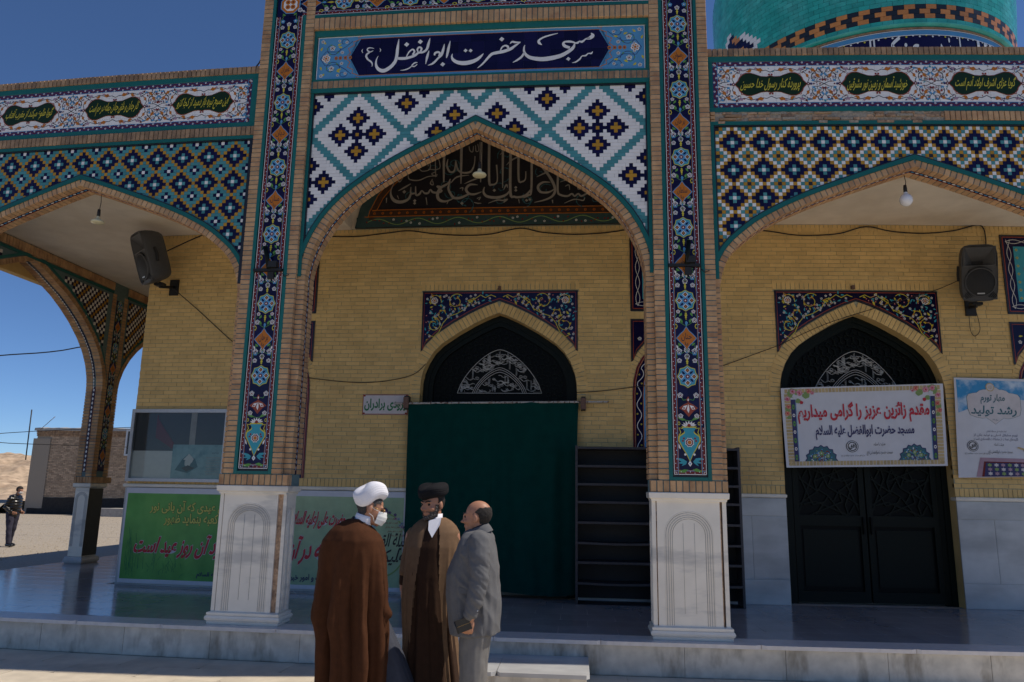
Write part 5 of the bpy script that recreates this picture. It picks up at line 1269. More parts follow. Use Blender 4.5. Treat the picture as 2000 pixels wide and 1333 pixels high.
def ground():
    g = Geo(); g.add([(-900, 7.6, -.012), (900, 7.6, -.012), (900, 1200, -.012), (-900, 1200, -.012)], [(0, 1, 2, 3)], 'gravel')
    g.add([(-900, -60, -.012), (-9.3, -60, -.012), (-9.3, 7.6, -.012), (-900, 7.6, -.012)], [(0, 1, 2, 3)], 'gravel'); g.build('gravel_ground', kind='structure')
    # loose stones near the left edge of the platform
    rb = random.Random(6); g = Geo()
    for i in range(9000):
        y = 12 + 28 * rb.random() ** 1.3; x = -9.6 - (y * .2 + 14 * rb.random()); r = rb.uniform(.012, .035)
        g.add([(x - r, y, -.012), (x, y - r, -.012), (x + r, y, -.012), (x, y + r, -.012), (x + r * .2, y, -.012 + r * rb.uniform(.6, 1.1))], [(0, 1, 4), (1, 2, 4), (2, 3, 4), (3, 0, 4)], 'gravel')
    g.build('loose_gravel', kind='stuff')
    g = Geo(); g.add([(-9.28, -30, -.010), (40, -30, -.010), (40, 7.7, -.010), (-9.28, 7.7, -.010)], [(0, 1, 2, 3)], 'mortar'); pb = g.build('plaza_paving', kind='structure')
    L = []; rb = random.Random(5)
    for r in range(26):
        y1 = 7.62 - r * .40
        x = -9.2 + (r % 2) * .4
        while x < 9: L.append(bx(x + .002, x + .798, y1 - .398, y1 - .002, -.03 + rb.uniform(0, .002), rb.uniform(0, .0015), 'paving')); x += .8
    WARP.add(pb); pieces(pb, 'paving_slab', L, 300)
    # platform
    p = Geo(); p.box(-9.25, 12, 7.66, 24, 0, ZF - .03, 'concrete'); P = p.build('platform', kind='structure'); WARP.add(P)
    L = []
    for i in range(24): L.append(bx(-9.29 + i * .93 + .0015, -9.29 + (i + 1) * .93 - .0015, 7.635, 7.67, .0, .272, 'marble_riser'))
    pieces(P, 'riser_slab', L)
    L = []; x = -9.31
    while x < 12:
        l = rb.uniform(.9, 1.5); L.append(bx(x + .001, x + l - .001, 7.605, 7.93, .272, ZF + .0, 'marble_edge')); x += l
    pieces(P, 'edge_slab', L)
    L = []
    for r in range(6):
        y0 = 7.935 + r * .405; x = -9.29 - .0 + (r % 2) * .3
        while x < 12:
            L.append(bx(max(x, -9.29) + .0012, x + .6, y0 + .001, y0 + .404, .28, ZF - rb.uniform(0, .0008), 'marble_floor')); x += .602
    for r in range(6, 40):
        y0 = 7.935 + r * .405
        for k in range(4): L.append(bx(-9.29 + k * .65 + .001, -9.29 + (k + 1) * .65 - .001, y0 + .001, y0 + .404, .28, ZF - rb.uniform(0, .0008), 'marble_floor'))
    pieces(P, 'floor_slab', L)
    g = Geo(); g.box(-9.29, 12, 7.93, 24, .281, .3065, 'concrete'); g.build('floor_bed', P)
    # low step in front of the centre
    s = thing('step', 'low marble topped step against the platform in front of the centre door', 'step', (XC, 7.2, 0)); WARP.add(s)
    pieces(s, 'step_slab', [bx(-1.90, -.753, 6.88, 7.63, .122, .158, 'marble_grey'), bx(-.749, .046, 6.88, 7.63, .122, .158, 'marble_grey')])
    g = Geo(); g.box(-1.88, .025, 6.905, 7.63, 0, .122, 'marble_riser'); g.build('step_base', s)
def hills():
    g = Geo(); n = 220; m = 60; vs = []; fs = []
    for i in range(n + 1):
        for j in range(m + 1):
            x = -190 + 150 * i / n; y = 70 + 80 * j / m
            h = 9.5 * math.exp(-((j / m - .75) / .35) ** 2) * (.55 + .45 * mnoise.noise(Vector((x * .06, y * .05, 0)))) * max(0, min(1, (-x - 48) / 14)) + (.9 * mnoise.noise(Vector((x * .3, y * .3, 3))) + .5 * mnoise.noise(Vector((x * 1.1, y * 1.1, 8)))) * min(1, j / 12)
            vs.append((x, y, max(h, -.2)))
    for i in range(n):
        for j in range(m): fs.append((i * (m + 1) + j, (i + 1) * (m + 1) + j, (i + 1) * (m + 1) + j + 1, i * (m + 1) + j + 1))
    g.add(vs, fs, 'sand', True); g.build('sand_hills', kind='structure')
def brick_house():
    x0, x1, y0, y1, H = -31.6, -14.0, 41.5, 50, 4.75
    t = thing('brick_house', 'low plain brick outbuilding with a dark plinth across the gravel yard', 'building', ((x0 + x1) / 2, 45, 0))
    g = Geo(); g.box(x0 + .02, x1, y0 + .02, y1, 0, H - .1, 'mortar'); g.box(x0 - .15, x0 + .9, y0 - .05, y1, 0, H - .5, 'mortar'); g.build('wall_core', t)
    L = []; rb = random.Random(9); r = 0; z = .95
    while z < H - .35:
        x = x0 + .95 - (.12 if r % 2 else 0)
        while x < x1:
            L.append(bx(x + .008, x + .232, y0 - rb.uniform(.0, .02), y0 + .03, z + .008, z + .078, 'house_brick')); x += .24
        z += .087; r += 1
    pieces(t, 'brick', L)
    L = []
    for r in range(3):
        x = x0
        while x < x1: L.append(bx(x + .008, x + .10, y0 - .04 - .03 * r, y0 + .03, H - .36 + r * .11, H - .26 + r * .11, 'brick_weathered')); x += .108
    pieces(t, 'cornice_brick', L, 150)
    g = Geo(); n = 60; vs = []; fs = []
    for i in range(n + 1):
        x = x0 - .1 + (x1 - x0 + .1) * i / n; h = .05 * mnoise.noise(Vector((i * .7, 0, 0)))
        vs += [(x, y0 - .15, H - .05), (x, y0 - .13, H + .10 + h), (x, y0 + .5, H + .17 + h), (x, y1, H + .1)]
    for i in range(n):
        for j in range(3): fs.append((4 * i + j, 4 * i + 4 + j, 4 * i + 5 + j, 4 * i + 1 + j))
    g.add(vs, fs, 'concrete'); g.build('roof', t)
    g = Geo(); n = 50; vs = []; fs = []
    for i in range(n + 1):
        x = x0 + (x1 - x0) * i / n; vs += [(x, y0 - .06, 0), (x, y0 - .03, .92 + .06 * mnoise.noise(Vector((i * .6, 5, 0))))]
    for i in range(n): fs.append((2 * i, 2 * i + 2, 2 * i + 3, 2 * i + 1))
    g.add(vs, fs, 'asphalt_band'); g.build('tarred_plinth', t)
    # cooler
    a = thing('air_cooler', 'pale metal evaporative cooler hung on the brick outbuilding', 'air cooler', (-24.6, 41.1, 3.8))
    g = Geo(); g.box(-25.5, -24.0, 40.6, 41.38, 3.35, 4.65, 'glass_dark'); g.build('case', a)
    g = Geo()
    for q in (-25.55, -24.05): g.box(q, q + .09, 40.53, 40.62, 3.3, 4.7, 'alu')
    for q in (3.28, 4.64): g.box(-25.55, -23.96, 40.52, 40.61, q, q + .09, 'alu')
    g.build('frame', a)
    g = Geo(); g.tube([(-25.3, 41, 4.7)] + [(-24.75 - .55 * math.cos(PI * i / 8), 41, 4.75 + .4 * math.sin(PI * i / 8)) for i in range(9)] + [(-24.2, 41, 4.7)], .035, 'house_white'); g.build('pipe_hoop', a)
    k = Geo(); k.box(-26.6, -20, 39.6, 40.8, -.01, .42, 'concrete'); o = k.build('loading_slab', None, 'low concrete slab at the foot of the brick outbuilding', 'slab', loc=(-24, 40, 0))
    b = thing('antenna_pole', 'thin leaning pole with a stay at the corner of the outbuilding', 'pole', (-31.9, 41.3, 0))
    g = Geo(); g.tube([(-31.95, 41.3, 3.0), (-32.0, 41.3, 5.9)], .035, 'cable'); g.build('mast', b); g = Geo(); g.tube([(-31.3, 41.3, 4.75), (-30.5, 41.3, 5.5)], .018, 'rust'); g.build('stay', b)
    e = Geo(); e.tube([(-38.5, 39.8, .05), (-33.0, 39.8, .65), (-32.9, 40.2, .6)], .01, 'asphalt_band'); 
    bank = Geo(); n = 20; vs = []; fs = []
    for i in range(n + 1):
        x = -60 + 27.5 * i / n
        for j in range(5): vs.append((x, 40 + j * .8, [0, .55, .75, .7, 0][j] * (1 + .2 * mnoise.noise(Vector((i * .9, j, 0)))) - .02))
    for i in range(n):
        for j in range(4): fs.append((5 * i + j, 5 * i + 5 + j, 5 * i + 6 + j, 5 * i + 1 + j))
    bank.add(vs, fs, 'gravel', True); bank.build('earth_bank', kind='structure')
# ------------------------------------------------------------------ people
def sphere(g, c, r, M=None, n=12):
    """ellipsoid c, r=(rx,ry,rz) in frame M"""
    if not isinstance(r, (tuple, list)): r = (r, r, r)
    vs = [(0, 0, -1)]; 
    for i in range(1, n):
        t = -PI / 2 + PI * i / n
        for j in range(2 * n): a = PI * j / n; vs.append((math.cos(t) * math.cos(a), math.cos(t) * math.sin(a), math.sin(t)))
    vs.append((0, 0, 1)); m = 2 * n; fs = []
    for j in range(m): fs.append((0, 1 + (j + 1) % m, 1 + j)); fs.append((len(vs) - 1, 1 + (n - 2) * m + j, 1 + (n - 2) * m + (j + 1) % m))
    for i in range(n - 2):
        for j in range(m): fs.append((1 + i * m + j, 1 + i * m + (j + 1) % m, 1 + (i + 1) * m + (j + 1) % m, 1 + (i + 1) * m + j))
    out = []
    for v in vs:
        p = Vector((c[0] + v[0] * r[0], c[1] + v[1] * r[1], c[2] + v[2] * r[2])); out.append(M @ p if M else p)
    g.add(out, fs, 'skin', True)
def limb(g, pts, M=None, n=14):
    """pts: (x,y,z,r) chain with round ends"""
    P = [((M @ Vector(p[:3])) if M else Vector(p[:3]), p[3]) for p in pts]
    g.tube([p for p, r in P], [r for p, r in P], 'skin', n)
    for p, r in P: sphere(g, p, r, None, 8)
def remesh(g, vox, smooth=2, it=.5):
    me = bpy.data.meshes.new('tmp'); me.from_pydata([tuple(v) for v in g.v], [], g.f); me.update()
    o = bpy.data.objects.new('tmp', me)
    m = o.modifiers.new('r', 'REMESH'); m.mode = 'VOXEL'; m.voxel_size = vox; m.use_smooth_shade = True
    if smooth: s = o.modifiers.new('s', 'SMOOTH'); s.iterations = smooth; s.factor = it
    out = bpy.data.meshes.new_from_object(evaluated(o))
    bpy.data.objects.remove(o); bpy.data.meshes.remove(me)
    return out
def push(me, fn):
    co = [v.co.copy() for v in me.vertices]; no = [v.normal.copy() for v in me.vertices]
    a = np.array([tuple(p + n * fn(p)) for p, n in zip(co, no)], 'f'); me.vertices.foreach_set('co', a.ravel()); me.update()
def mesh_obj(me, name, parent, mats, fn=None, label=None):
    L = wloc(parent)
    for v in me.vertices: v.co -= L
    me.name = name; me.materials.clear()
    for m in mats: me.materials.append(MATS[m])
    if fn:
        for p in me.polygons: p.material_index = fn(Vector(p.center) + L)
    o = bpy.data.objects.new(name, me); C.objects.link(o); o.parent = parent
    me.polygons.foreach_set('use_smooth', [True] * len(me.polygons))
    if label: o['label'] = label
    return o
def shell(body, name, parent, m, pred, off, noise_=0.):
    """thin layer over part of the body: hair or beard"""
    L = wloc(parent); me = body.data; idx = {}; vs = []; fs = []
    for p in me.polygons:
        if all(pred(me.vertices[i].co + L) for i in p.vertices):
            f = []
            for i in p.vertices:
                if i not in idx:
                    v = me.vertices[i]; idx[i] = len(vs); q = v.co + L
                    vs.append(q + v.normal * (off + noise_ * mnoise.noise(q * 90)))
                f.append(idx[i])
            fs.append(tuple(f))
    g = Geo(); g.add(vs, fs, m, True)
    return g.build(name, parent) if fs else None
def head_frame(pos, yaw, tilt, roll=0., s=1.):
    """yaw: direction of the face measured from +y towards +x"""
    return Matrix.Translation(pos) @ Matrix.Rotation(-yaw, 4, 'Z') @ Matrix.Rotation(-tilt, 4, 'X') @ Matrix.Rotation(roll, 4, 'Y') @ Matrix.Scale(s, 4)
def head(g, M):
    for c, r in (((0, -.012, .022), (.076, .096, .090)), ((0, .028, -.02), (.064, .068, .085)), ((0, .042, -.078), (.050, .050, .036)), ((0, .082, -.098), (.020, .016, .016)),
                 ((0, .093, -.004), (.010, .018, .032)), ((0, .112, -.030), (.0145, .016, .012)), ((-.011, .100, -.034), (.009, .010, .008)), ((.011, .100, -.034), (.009, .010, .008)),
                 ((-.080, -.006, -.012), (.010, .019, .031)), ((.080, -.006, -.012), (.010, .019, .031)), ((-.028, .080, .022), (.026, .014, .009)), ((.028, .080, .022), (.026, .014, .009)),
                 ((-.040, .068, -.030), (.022, .022, .020)), ((.040, .068, -.030), (.022, .022, .020)), ((0, .090, -.060), (.024, .012, .006)), ((0, .088, -.070), (.021, .012, .007)), ((0, .082, -.050), (.022, .014, .014))):
        sphere(g, c, r, M, 12)
def eyes(t, M):
    for s in (-1, 1):
        e = Geo(); sphere(e, (s * .031, .079, .004), .0115, M, 6); e.m = [e.mi('eye_dark')] * len(e.f); e.names = ['eye_dark']; e.m = [0] * len(e.f); e.build('eye', t)
        b = Geo(); b.tube([M @ Vector((s * x, y, z)) for x, y, z in ((.012, .097, .022), (.03, .096, .030), (.048, .084, .026))], .0042, 'hair', 5); b.build('eyebrow', t)
def hand(g, W, d, n, side, curl=.5, s=1.):
    """palm and five fingers from wrist W; d: direction of the hand, n: palm normal (towards the inside)"""
    d = Vector(d).normalized(); n = Vector(n); n = (n - d * n.dot(d)).normalized(); x = d.cross(n) * side
    Mh = Matrix(((x.x, d.x, n.x, W[0]), (x.y, d.y, n.y, W[1]), (x.z, d.z, n.z, W[2]), (0, 0, 0, 1)))
    sphere(g, (0, .045 * s, 0), (.040 * s, .052 * s, .016 * s), Mh, 10); limb(g, [(0, -.03, 0, .026 * s), (0, .01, 0, .026 * s)], Mh)
    for i, (fx, L) in enumerate(((-.031, .070), (-.0105, .080), (.0105, .075), (.030, .058))):
        p = Vector((fx * s, .082 * s, 0)); a = .15; P = [(p.x * .8, .05 * s, 0, .0095 * s), (p.x, p.y, 0, .0095 * s)]
        for k, f in enumerate((.42, .32, .26)):
            a += curl * (.6 + .25 * k); p = p + Vector((0, math.cos(a), math.sin(a))) * L * f * s; P.append((p.x, p.y, p.z, (.0088 - .0008 * k) * s))
        limb(g, P, Mh, 8)
    limb(g, [(-.022 * s, .015 * s, .005, .013 * s), (-.045 * s, .045 * s, .018 * s, .0115 * s), (-.046 * s, .072 * s, .030 * s, .0098 * s), (-.036 * s, .094 * s, .040 * s, .0085 * s)], Mh, 8)
def loft(g, rows, folds, nseg=220, yaw=0., gap=None, close=True):
    """rows (z, cx, cy, rx, ry); folds (angle, width, depth, z_from, drift) ridges running down the cloth"""
    R = []
    zs = [r[0] for r in rows]; zz = np.linspace(zs[0], zs[-1], 150)
    def it(k, z):
        return float(np.interp(z, zs[::-1], [r[k] for r in rows][::-1])) if zs[0] > zs[-1] else float(np.interp(z, zs, [r[k] for r in rows]))
    for z in zz:
        cx, cy, rx, ry = (it(k, z) for k in (1, 2, 3, 4)); ring = []
        for j in range(nseg):
            a = 2 * PI * j / nseg; f = 0
            for (fa, fw, fd, z0, dr) in folds:
                k = max(0., min(1., (z0 - z) / .35)); ang = fa + dr * (z0 - z); da = (a - ang + PI) % (2 * PI) - PI
                f += fd * k * math.exp(-(da / fw) ** 2)
            f += .0022 * math.sin(a * 17 + z * 3) * min(1, max(0, (zs[0] - z) / .5)) + .006 * mnoise.noise(Vector((math.cos(a) * 2.2, math.sin(a) * 2.2, z * 1.6)))
            e = 2.25; ca, sa = math.cos(a), math.sin(a); q = (abs(ca) ** e + abs(sa) ** e) ** (-1 / e)
            ring.append((cx + (rx * q + f) * ca, cy + (ry * q + f) * sa, z))
        R.append(ring)
    vs = [p for r in R for p in r]; fs = []; n = nseg
    for i in range(len(R) - 1):
        for j in range(n):
            if gap and gap(j / n * 2 * PI, zz[i]): continue
            fs.append((i * n + j, (i + 1) * n + j, (i + 1) * n + (j + 1) % n, i * n + (j + 1) % n))
    if close: fs += [tuple(range(n)), tuple(range((len(R) - 1) * n + n - 1, (len(R) - 1) * n - 1, -1))]
    g.add(vs, fs, 'skin', True)
def turban(t, M, m, rx=.118, ry=.135, rz=.082, wraps=5, ph=0.):
    g = Geo(); n, k = 90, 44; vs = []; fs = []
    for i in range(k + 1):
        v = -1 + 2 * i / k
        for j in range(n):
            a = 2 * PI * j / n; zz = v + .12 * math.sin(a * 2 + ph); q = max(0, 1 - abs(v) ** 3.4) ** .42
            rid = abs(math.sin((v * wraps + .55 * math.sin(a + ph) + a * .16) * PI * .5)) ** .6
            r = q * (1 + .016 * rid) if abs(v) < .995 else 0.02
            vs.append(M @ Vector((rx * r * math.cos(a), ry * r * math.sin(a), rz * zz + .010 * math.sin(a * 3 + ph) * q)))
    for i in range(k):
        for j in range(n): fs.append((i * n + j, i * n + (j + 1) % n, (i + 1) * n + (j + 1) % n, (i + 1) * n + j))
    fs += [tuple(range(n - 1, -1, -1)), tuple(range(k * n, k * n + n))]
    g.add(vs, fs, m, True); return g.build('turban', t)
def legs(g, X, Y, yaw, h=.92, gapx=.10, stride=0.):
    ca, sa = math.cos(yaw), math.sin(yaw)
    def W(x, y, z, r): return (X + x * ca + y * sa, Y - x * sa + y * ca, z, r)
    for s in (-1, 1):
        f = s * stride
        limb(g, [W(s * gapx, 0, h, .085), W(s * gapx * 1.02, .02 + f * .5, .50, .058), W(s * gapx * 1.02, f * .9, .28, .056), W(s * gapx, f, .09, .042)])
        limb(g, [W(s * gapx, f - .04, .05, .04), W(s * gapx * 1.15, f + .08, .045, .042), W(s * gapx * 1.2, f + .17, .035, .034)])
def shoes(t, X, Y, yaw, m='leather', gapx=.10, stride=0.):
    ca, sa = math.cos(yaw), math.sin(yaw)
    def W(x, y, z, r): return (X + x * ca + y * sa, Y - x * sa + y * ca, z, r)
    for s in (-1, 1):
        g = Geo(); f = s * stride; limb(g, [W(s * gapx, f - .06, .052, .048), W(s * gapx * 1.15, f + .09, .048, .050), W(s * gapx * 1.2, f + .20, .040, .040)])
        o = mesh_obj(remesh(g, .008), 'shoe', t, [m])
def person_cloak():
    X, Y = -1.645, 5.5
    t = thing('person', 'person in a white turban, white mask and long brown cloak, seen from behind', 'person', (X, Y, 0))
    M = head_frame(Vector((-1.535, 5.50, 1.548)), math.radians(72), math.radians(18))
    g = Geo(); head(g, M); limb(g, [(-1.555, 5.49, 1.52, .058), (-1.59, 5.5, 1.43, .062), (-1.64, 5.5, 1.36, .08)])
    sphere(g, (X + .02, Y, 1.20), (.19, .12, .24)); sphere(g, (X, Y, .98), (.17, .12, .16)); limb(g, [(X - .13, Y, 1.33, .06), (X + .13, Y, 1.33, .06)])
    limb(g, [(X - .14, Y, 1.31, .055), (X - .17, Y + .02, 1.08, .045), (X - .14, Y + .10, .90, .035)]); hand(g, (X - .13, Y + .12, .88), (.1, .2, -1), (1, 0, 0), 1, .6)
    limb(g, [(X + .14, Y, 1.31, .055), (X + .17, Y + .0, 1.08, .045), (X + .18, Y + .03, .94, .035)]); hand(g, (X + .18, Y + .03, .93), (-.25, .1, -1), (-1, 0, 0), -1, .6)
    legs(g, X, Y, math.radians(20)); body = mesh_obj(remesh(g, .0065), 'body', t, ['skin'])
    Mi = M.inverted()
    shell(body, 'hair', t, 'hair_grey', lambda p: (lambda q: q.y < (.03 if q.z < .04 else .06) and q.z > -.045 - .02 * (q.y < 0) and q.z > -.07 + max(0, q.y) * 1.4 and abs(q.x) < .0735 and (q.y < -.02 or q.z > .01) and q.z < .2)(Mi @ p), .004, .003)
    eyes(t, M)
    tu = turban(t, M @ Matrix.Translation((0, -.036, .090)) @ Matrix.Rotation(math.radians(40), 4, 'X'), 'turban_white', .104, .122, .073, 9, .4)
    # mask
    g = Geo(); n, k = 14, 10; vs = []; fs = []
    for i in range(k + 1):
        for j in range(n + 1):
            u, v = (j / n - .5) * 2, i / k; a = u * 1.15; rr = .082 + .030 * math.cos(a * 1.3) * math.sin(PI * (.12 + .8 * v)) + .002 * math.sin(v * 22)
            vs.append(M @ Vector((rr * math.sin(a) * .84, .028 + rr * math.cos(a) * .98, .004 - .105 * v - .010 * abs(u) * (1 - 2 * v))))
    for i in range(k):
        for j in range(n): fs.append((i * (n + 1) + j, i * (n + 1) + j + 1, (i + 1) * (n + 1) + j + 1, (i + 1) * (n + 1) + j))
    g.add(vs, fs, 'mask', True); mk = g.build('face_mask', t)
    for s in (-1, 1):
        for z in (-.005, -.092):
            g = Geo(); g.tube([M @ Vector(p) for p in ((s * .066, .062, z), (s * .078, .03, z * .55), (s * .084, -.004, -.012 + (.022 if z > -.05 else -.026)))], .0018, 'mask', 5); g.build('ear_loop', mk)
    gl = Geo()
    for s in (-1, 1):
        gl.tube([M @ Vector((s * .033 + .021 * math.cos(a), .103 - abs(s * .033 + .021 * math.cos(a)) * .12, .004 + .015 * math.sin(a))) for a in np.linspace(0, 2 * PI, 13)], .0015, 'gold_metal', 5)
        gl.tube([M @ Vector(p) for p in ((s * .056, .095, .008), (s * .078, .05, .008), (s * .084, -.01, .010))], .0015, 'gold_metal', 5)
    gl.tube([M @ Vector((-.012, .103, .008)), M @ Vector((.012, .103, .008))], .0015, 'gold_metal', 5); gl.build('glasses', t)
    # collar and under gown
    g = Geo(); g.lathe([(.064, .0), (.067, .03), (.065, .055), (.060, .055), (.060, 0)], (0, 0, 0), 'shirt_white', 28); 
    MC = Matrix.Translation((-1.585, 5.49, 1.44)) @ Matrix.Rotation(math.radians(16), 4, 'Y'); g.v = [tuple(MC @ Vector((v[0], v[1] * 1.0, v[2] * 1.1))) for v in g.v]; g.build('white_collar', t)
    g = Geo(); g.lathe([(.088, -.03), (.080, .0), (.072, .03), (.069, .03), (.069, -.03)], (0, 0, 0), 'collar_black', 28); MC = Matrix.Translation((-1.602, 5.49, 1.432)) @ Matrix.Rotation(math.radians(20), 4, 'Y'); g.v = [tuple(MC @ Vector(v)) for v in g.v]; g.build('black_collar', t)
    g = Geo(); loft(g, [(1.2, X + .0, 5.62, .12, .10), (.8, X + .04, 5.66, .16, .12), (.5, X + .15, 5.70, .19, .14), (.05, X + .26, 5.74, .26, .18)], [(-.6, .2, .012, 1, 0), (.4, .2, .014, 1, 0), (-1.3, .2, .012, 1, 0)]); mesh_obj(remesh(g, .010, 1), 'under_gown', t, ['cloth_blue_grey'])
    # cloak
    rows = [(1.468, -1.632, 5.475, .055, .065), (1.45, -1.645, 5.47, .083, .085), (1.42, -1.65, 5.465, .122, .108), (1.39, -1.647, 5.46, .158, .130), (1.32, -1.645, 5.46, .208, .155), (1.23, -1.647, 5.475, .226, .170), (1.09, -1.647, 5.50, .230, .185), (.9, -1.648, 5.52, .235, .200), (.78, -1.652, 5.53, .237, .205), (.67, -1.635, 5.54, .230, .21), (.5, -1.622, 5.545, .228, .215), (.3, -1.62, 5.55, .230, .22), (.06, -1.62, 5.555, .24, .225)]
    fr = [(-1.05, .085, .050, 1.30, .03), (-1.32, .09, -.040, 1.2, .02), (-.78, .08, -.045, 1.25, -.08), (-.45, .12, .036, 1.3, -.05), (-1.75, .10, .034, 1.25, -.05), (-2.02, .08, -.034, 1.15, 0), (-2.3, .10, .036, 1.2, .04), (-2.65, .08, -.034, 1.15, .02), (-2.95, .10, .020, 1.2, 0), (-1.55, .05, .012, 1.0, .1), (-.2, .10, -.02, 1.1, 0), (.2, .1, .02, 1.1, 0), (.9, .15, .02, 1.1, 0), (1.6, .15, .02, 1.1, 0), (2.3, .15, .02, 1.1, 0), (-1.18, .04, -.012, .9, 0)]
    g = Geo(); loft(g, rows, fr)
    # sleeve with its lower corner on the right, hidden hand
    limb(g, [(X + .14, 5.49, 1.32, .062), (X + .175, 5.47, 1.12, .066), (X + .20, 5.46, .95, .060)]); limb(g, [(X + .20, 5.46, .93, .06), (X + .25, 5.46, .85, .030), (X + .28, 5.46, .825, .014)]); limb(g, [(X + .27, 5.46, .83, .016), (X + .20, 5.45, .66, .014)])
    limb(g, [(X - .145, 5.49, 1.31, .062), (X - .175, 5.48, 1.1, .068), (X - .20, 5.48, .93, .052)]); 
    me = remesh(g, .0075, 2)
    push(me, lambda p: min(1, max(0, (1.47 - p.z) * 2.2)) * (.022 * (1 - 2.2 * abs(mnoise.noise(Vector((p.x * 8, p.y * 8, p.z * 1.1 + 4))))) + .006 * mnoise.noise(Vector((p.x * 22, p.y * 22, p.z * 2.5)))) + .006 * mnoise.noise(Vector((p.x * 9, p.y * 9, p.z * 6))))
    mesh_obj(me, 'cloak', t, ['robe_brown']); shoes(t, X, Y, math.radians(20)); return t
def person_black_turban():
    X, Y = -1.17, 6.0
    t = thing('person', 'bearded person in a black turban and open tan cloak over a dark brown robe', 'person', (X, Y, 0))
    M = head_frame(Vector((-1.172, 5.97, 1.575)), math.radians(210), math.radians(6))
    g = Geo(); head(g, M); limb(g, [(-1.17, 5.99, 1.53, .060), (-1.17, 6.02, 1.42, .066)])
    sphere(g, (X, Y + .01, 1.2), (.19, .15, .25)); sphere(g, (X, Y, .98), (.18, .16, .18)); limb(g, [(X - .13, Y, 1.34, .06), (X + .13, Y, 1.34, .06)])
    limb(g, [(X - .165, Y, 1.33, .05), (X - .20, Y, 1.10, .042), (X - .205, Y - .04, .96, .032)]); hand(g, (X - .208, Y - .045, .945), (.05, -.12, -1), (1, .1, 0), 1, .7)
    limb(g, [(X + .165, Y, 1.33, .05), (X + .19, Y + .03, 1.10, .042), (X + .17, Y, .90, .032)]); hand(g, (X + .17, Y, .89), (-.02, -.1, -1), (-1, 0, 0), -1, .6)
    legs(g, X, Y, math.radians(200)); body = mesh_obj(remesh(g, .0065), 'body', t, ['skin']); Mi = M.inverted()
    def brd(p):
        q = Mi @ p
        if q.z < -.13 or abs(q.x) > .078: return False
        jaw = q.z < -.038 and q.y > .0 and not (q.z > -.056 and abs(q.x) < .048 and q.y > .085) and not (-.076 < q.z < -.058 and abs(q.x) < .020 and q.y > .09) and q.z > -.125
        side = q.z < .0 and -.005 < q.y < .045 and abs(q.x) > .055
        mus = -.058 < q.z < -.043 and abs(q.x) < .030 and q.y > .08
        ch = q.z < -.045 and abs(q.x) > .03
        return (jaw and (q.z < -.072 or ch)) or side or mus
    shell(body, 'beard', t, 'beard', brd, .006, .004); shell(body, 'hair', t, 'hair', lambda p: (lambda q: q.y < .02 and q.z > -.04 and q.z < .2 and abs(q.x) < .079 and (q.y < -.03 or q.z > .005))(Mi @ p), .004, .003)
    eyes(t, M); turban(t, M @ Matrix.Translation((0, -.010, .100)) @ Matrix.Rotation(math.radians(-6), 4, 'X'), 'turban_black', .114, .128, .055, 7, 1.2)
    g = Geo(); g.lathe([(.080, -.05), (.072, .0), (.069, .045), (.064, .045), (.064, -.04)], (-1.17, 6.01, 1.455), 'shirt_white', 28); g.v = [(v[0], v[1] - (1.50 - v[2]) * .22, v[2]) for v in g.v]
    g.add([(-1.185, 5.895, 1.45), (-1.09, 5.915, 1.475), (-1.095, 5.885, 1.42), (-1.145, 5.845, 1.325), (-1.18, 5.862, 1.38)], [(0, 1, 2, 3, 4)], 'shirt_white'); g.build('white_shirt', t)
    # inner robe
    g = Geo(); rows = [(1.45, -1.165, 6.01, .085, .08), (1.40, -1.16, 6.0, .13, .11), (1.25, -1.165, 5.99, .165, .155), (1.05, -1.17, 5.985, .17, .18), (.85, -1.16, 5.98, .165, .185), (.6, -1.15, 5.98, .17, .19), (.3, -1.135, 5.98, .20, .21), (.06, -1.12, 5.98, .23, .22)]
    loft(g, rows, [(-1.9, .10, .016, 1.1, .05), (-1.5, .07, -.014, 1.1, .2), (-1.25, .09, .022, 1.0, .32), (-.9, .08, -.02, 1.0, .3), (-.65, .1, .02, 1.0, .2), (-2.3, .1, .016, 1, -.05), (-2.7, .1, -.015, 1, 0), (.5, .2, .02, 1, 0)])
    me = remesh(g, .008, 1); push(me, lambda p: .010 * (1 - 2.2 * abs(mnoise.noise(Vector((p.x * 9, p.y * 9, p.z * 1.2 + 2)))))); mesh_obj(me, 'robe', t, ['robe_dark'])
    # front V of the robe over the shirt
    # open cloak
    rows = [(1.47, -1.165, 6.03, .08, .07), (1.445, -1.16, 6.02, .125, .10), (1.41, -1.16, 6.01, .165, .12), (1.36, -1.16, 6.01, .195, .145), (1.25, -1.165, 6.0, .205, .175), (1.05, -1.17, 6.0, .20, .20), (.85, -1.175, 6.0, .195, .215), (.60, -1.162, 6.0, .19, .22), (.3, -1.14, 6.0, .205, .23), (.07, -1.13, 6.0, .23, .25)]
    def gap(a, z):
        a = (a + PI) % (2 * PI) - PI; k = max(0, min(1, (1.46 - z) / .9)); return -PI / 2 - .22 - .42 * k < a < -PI / 2 + .30 + .36 * k
    fl = [(-.55, .09, .020, 1.3, .05), (-.2, .1, -.018, 1.25, .02), (.15, .1, .02, 1.2, 0), (-2.75, .09, .02, 1.25, 0), (-3.0, .08, -.018, 1.2, 0), (1, .15, .02, 1.2, 0), (2, .15, .02, 1.2, 0), (-.8, .05, .016, 1.3, .08), (-2.45, .05, .016, 1.3, -.06)]
    g = Geo(); loft(g, rows, fl, gap=gap, close=False); q = len(g.v)
    gi = Geo(); loft(gi, [(z, cx, cy, rx - .012, ry - .012) for z, cx, cy, rx, ry in rows], fl, gap=gap, close=False)
    g.m = [0] * len(g.f); g.names = ['robe_tan']; gi.names = ['robe_tan']; gi.m = [0] * len(gi.f)
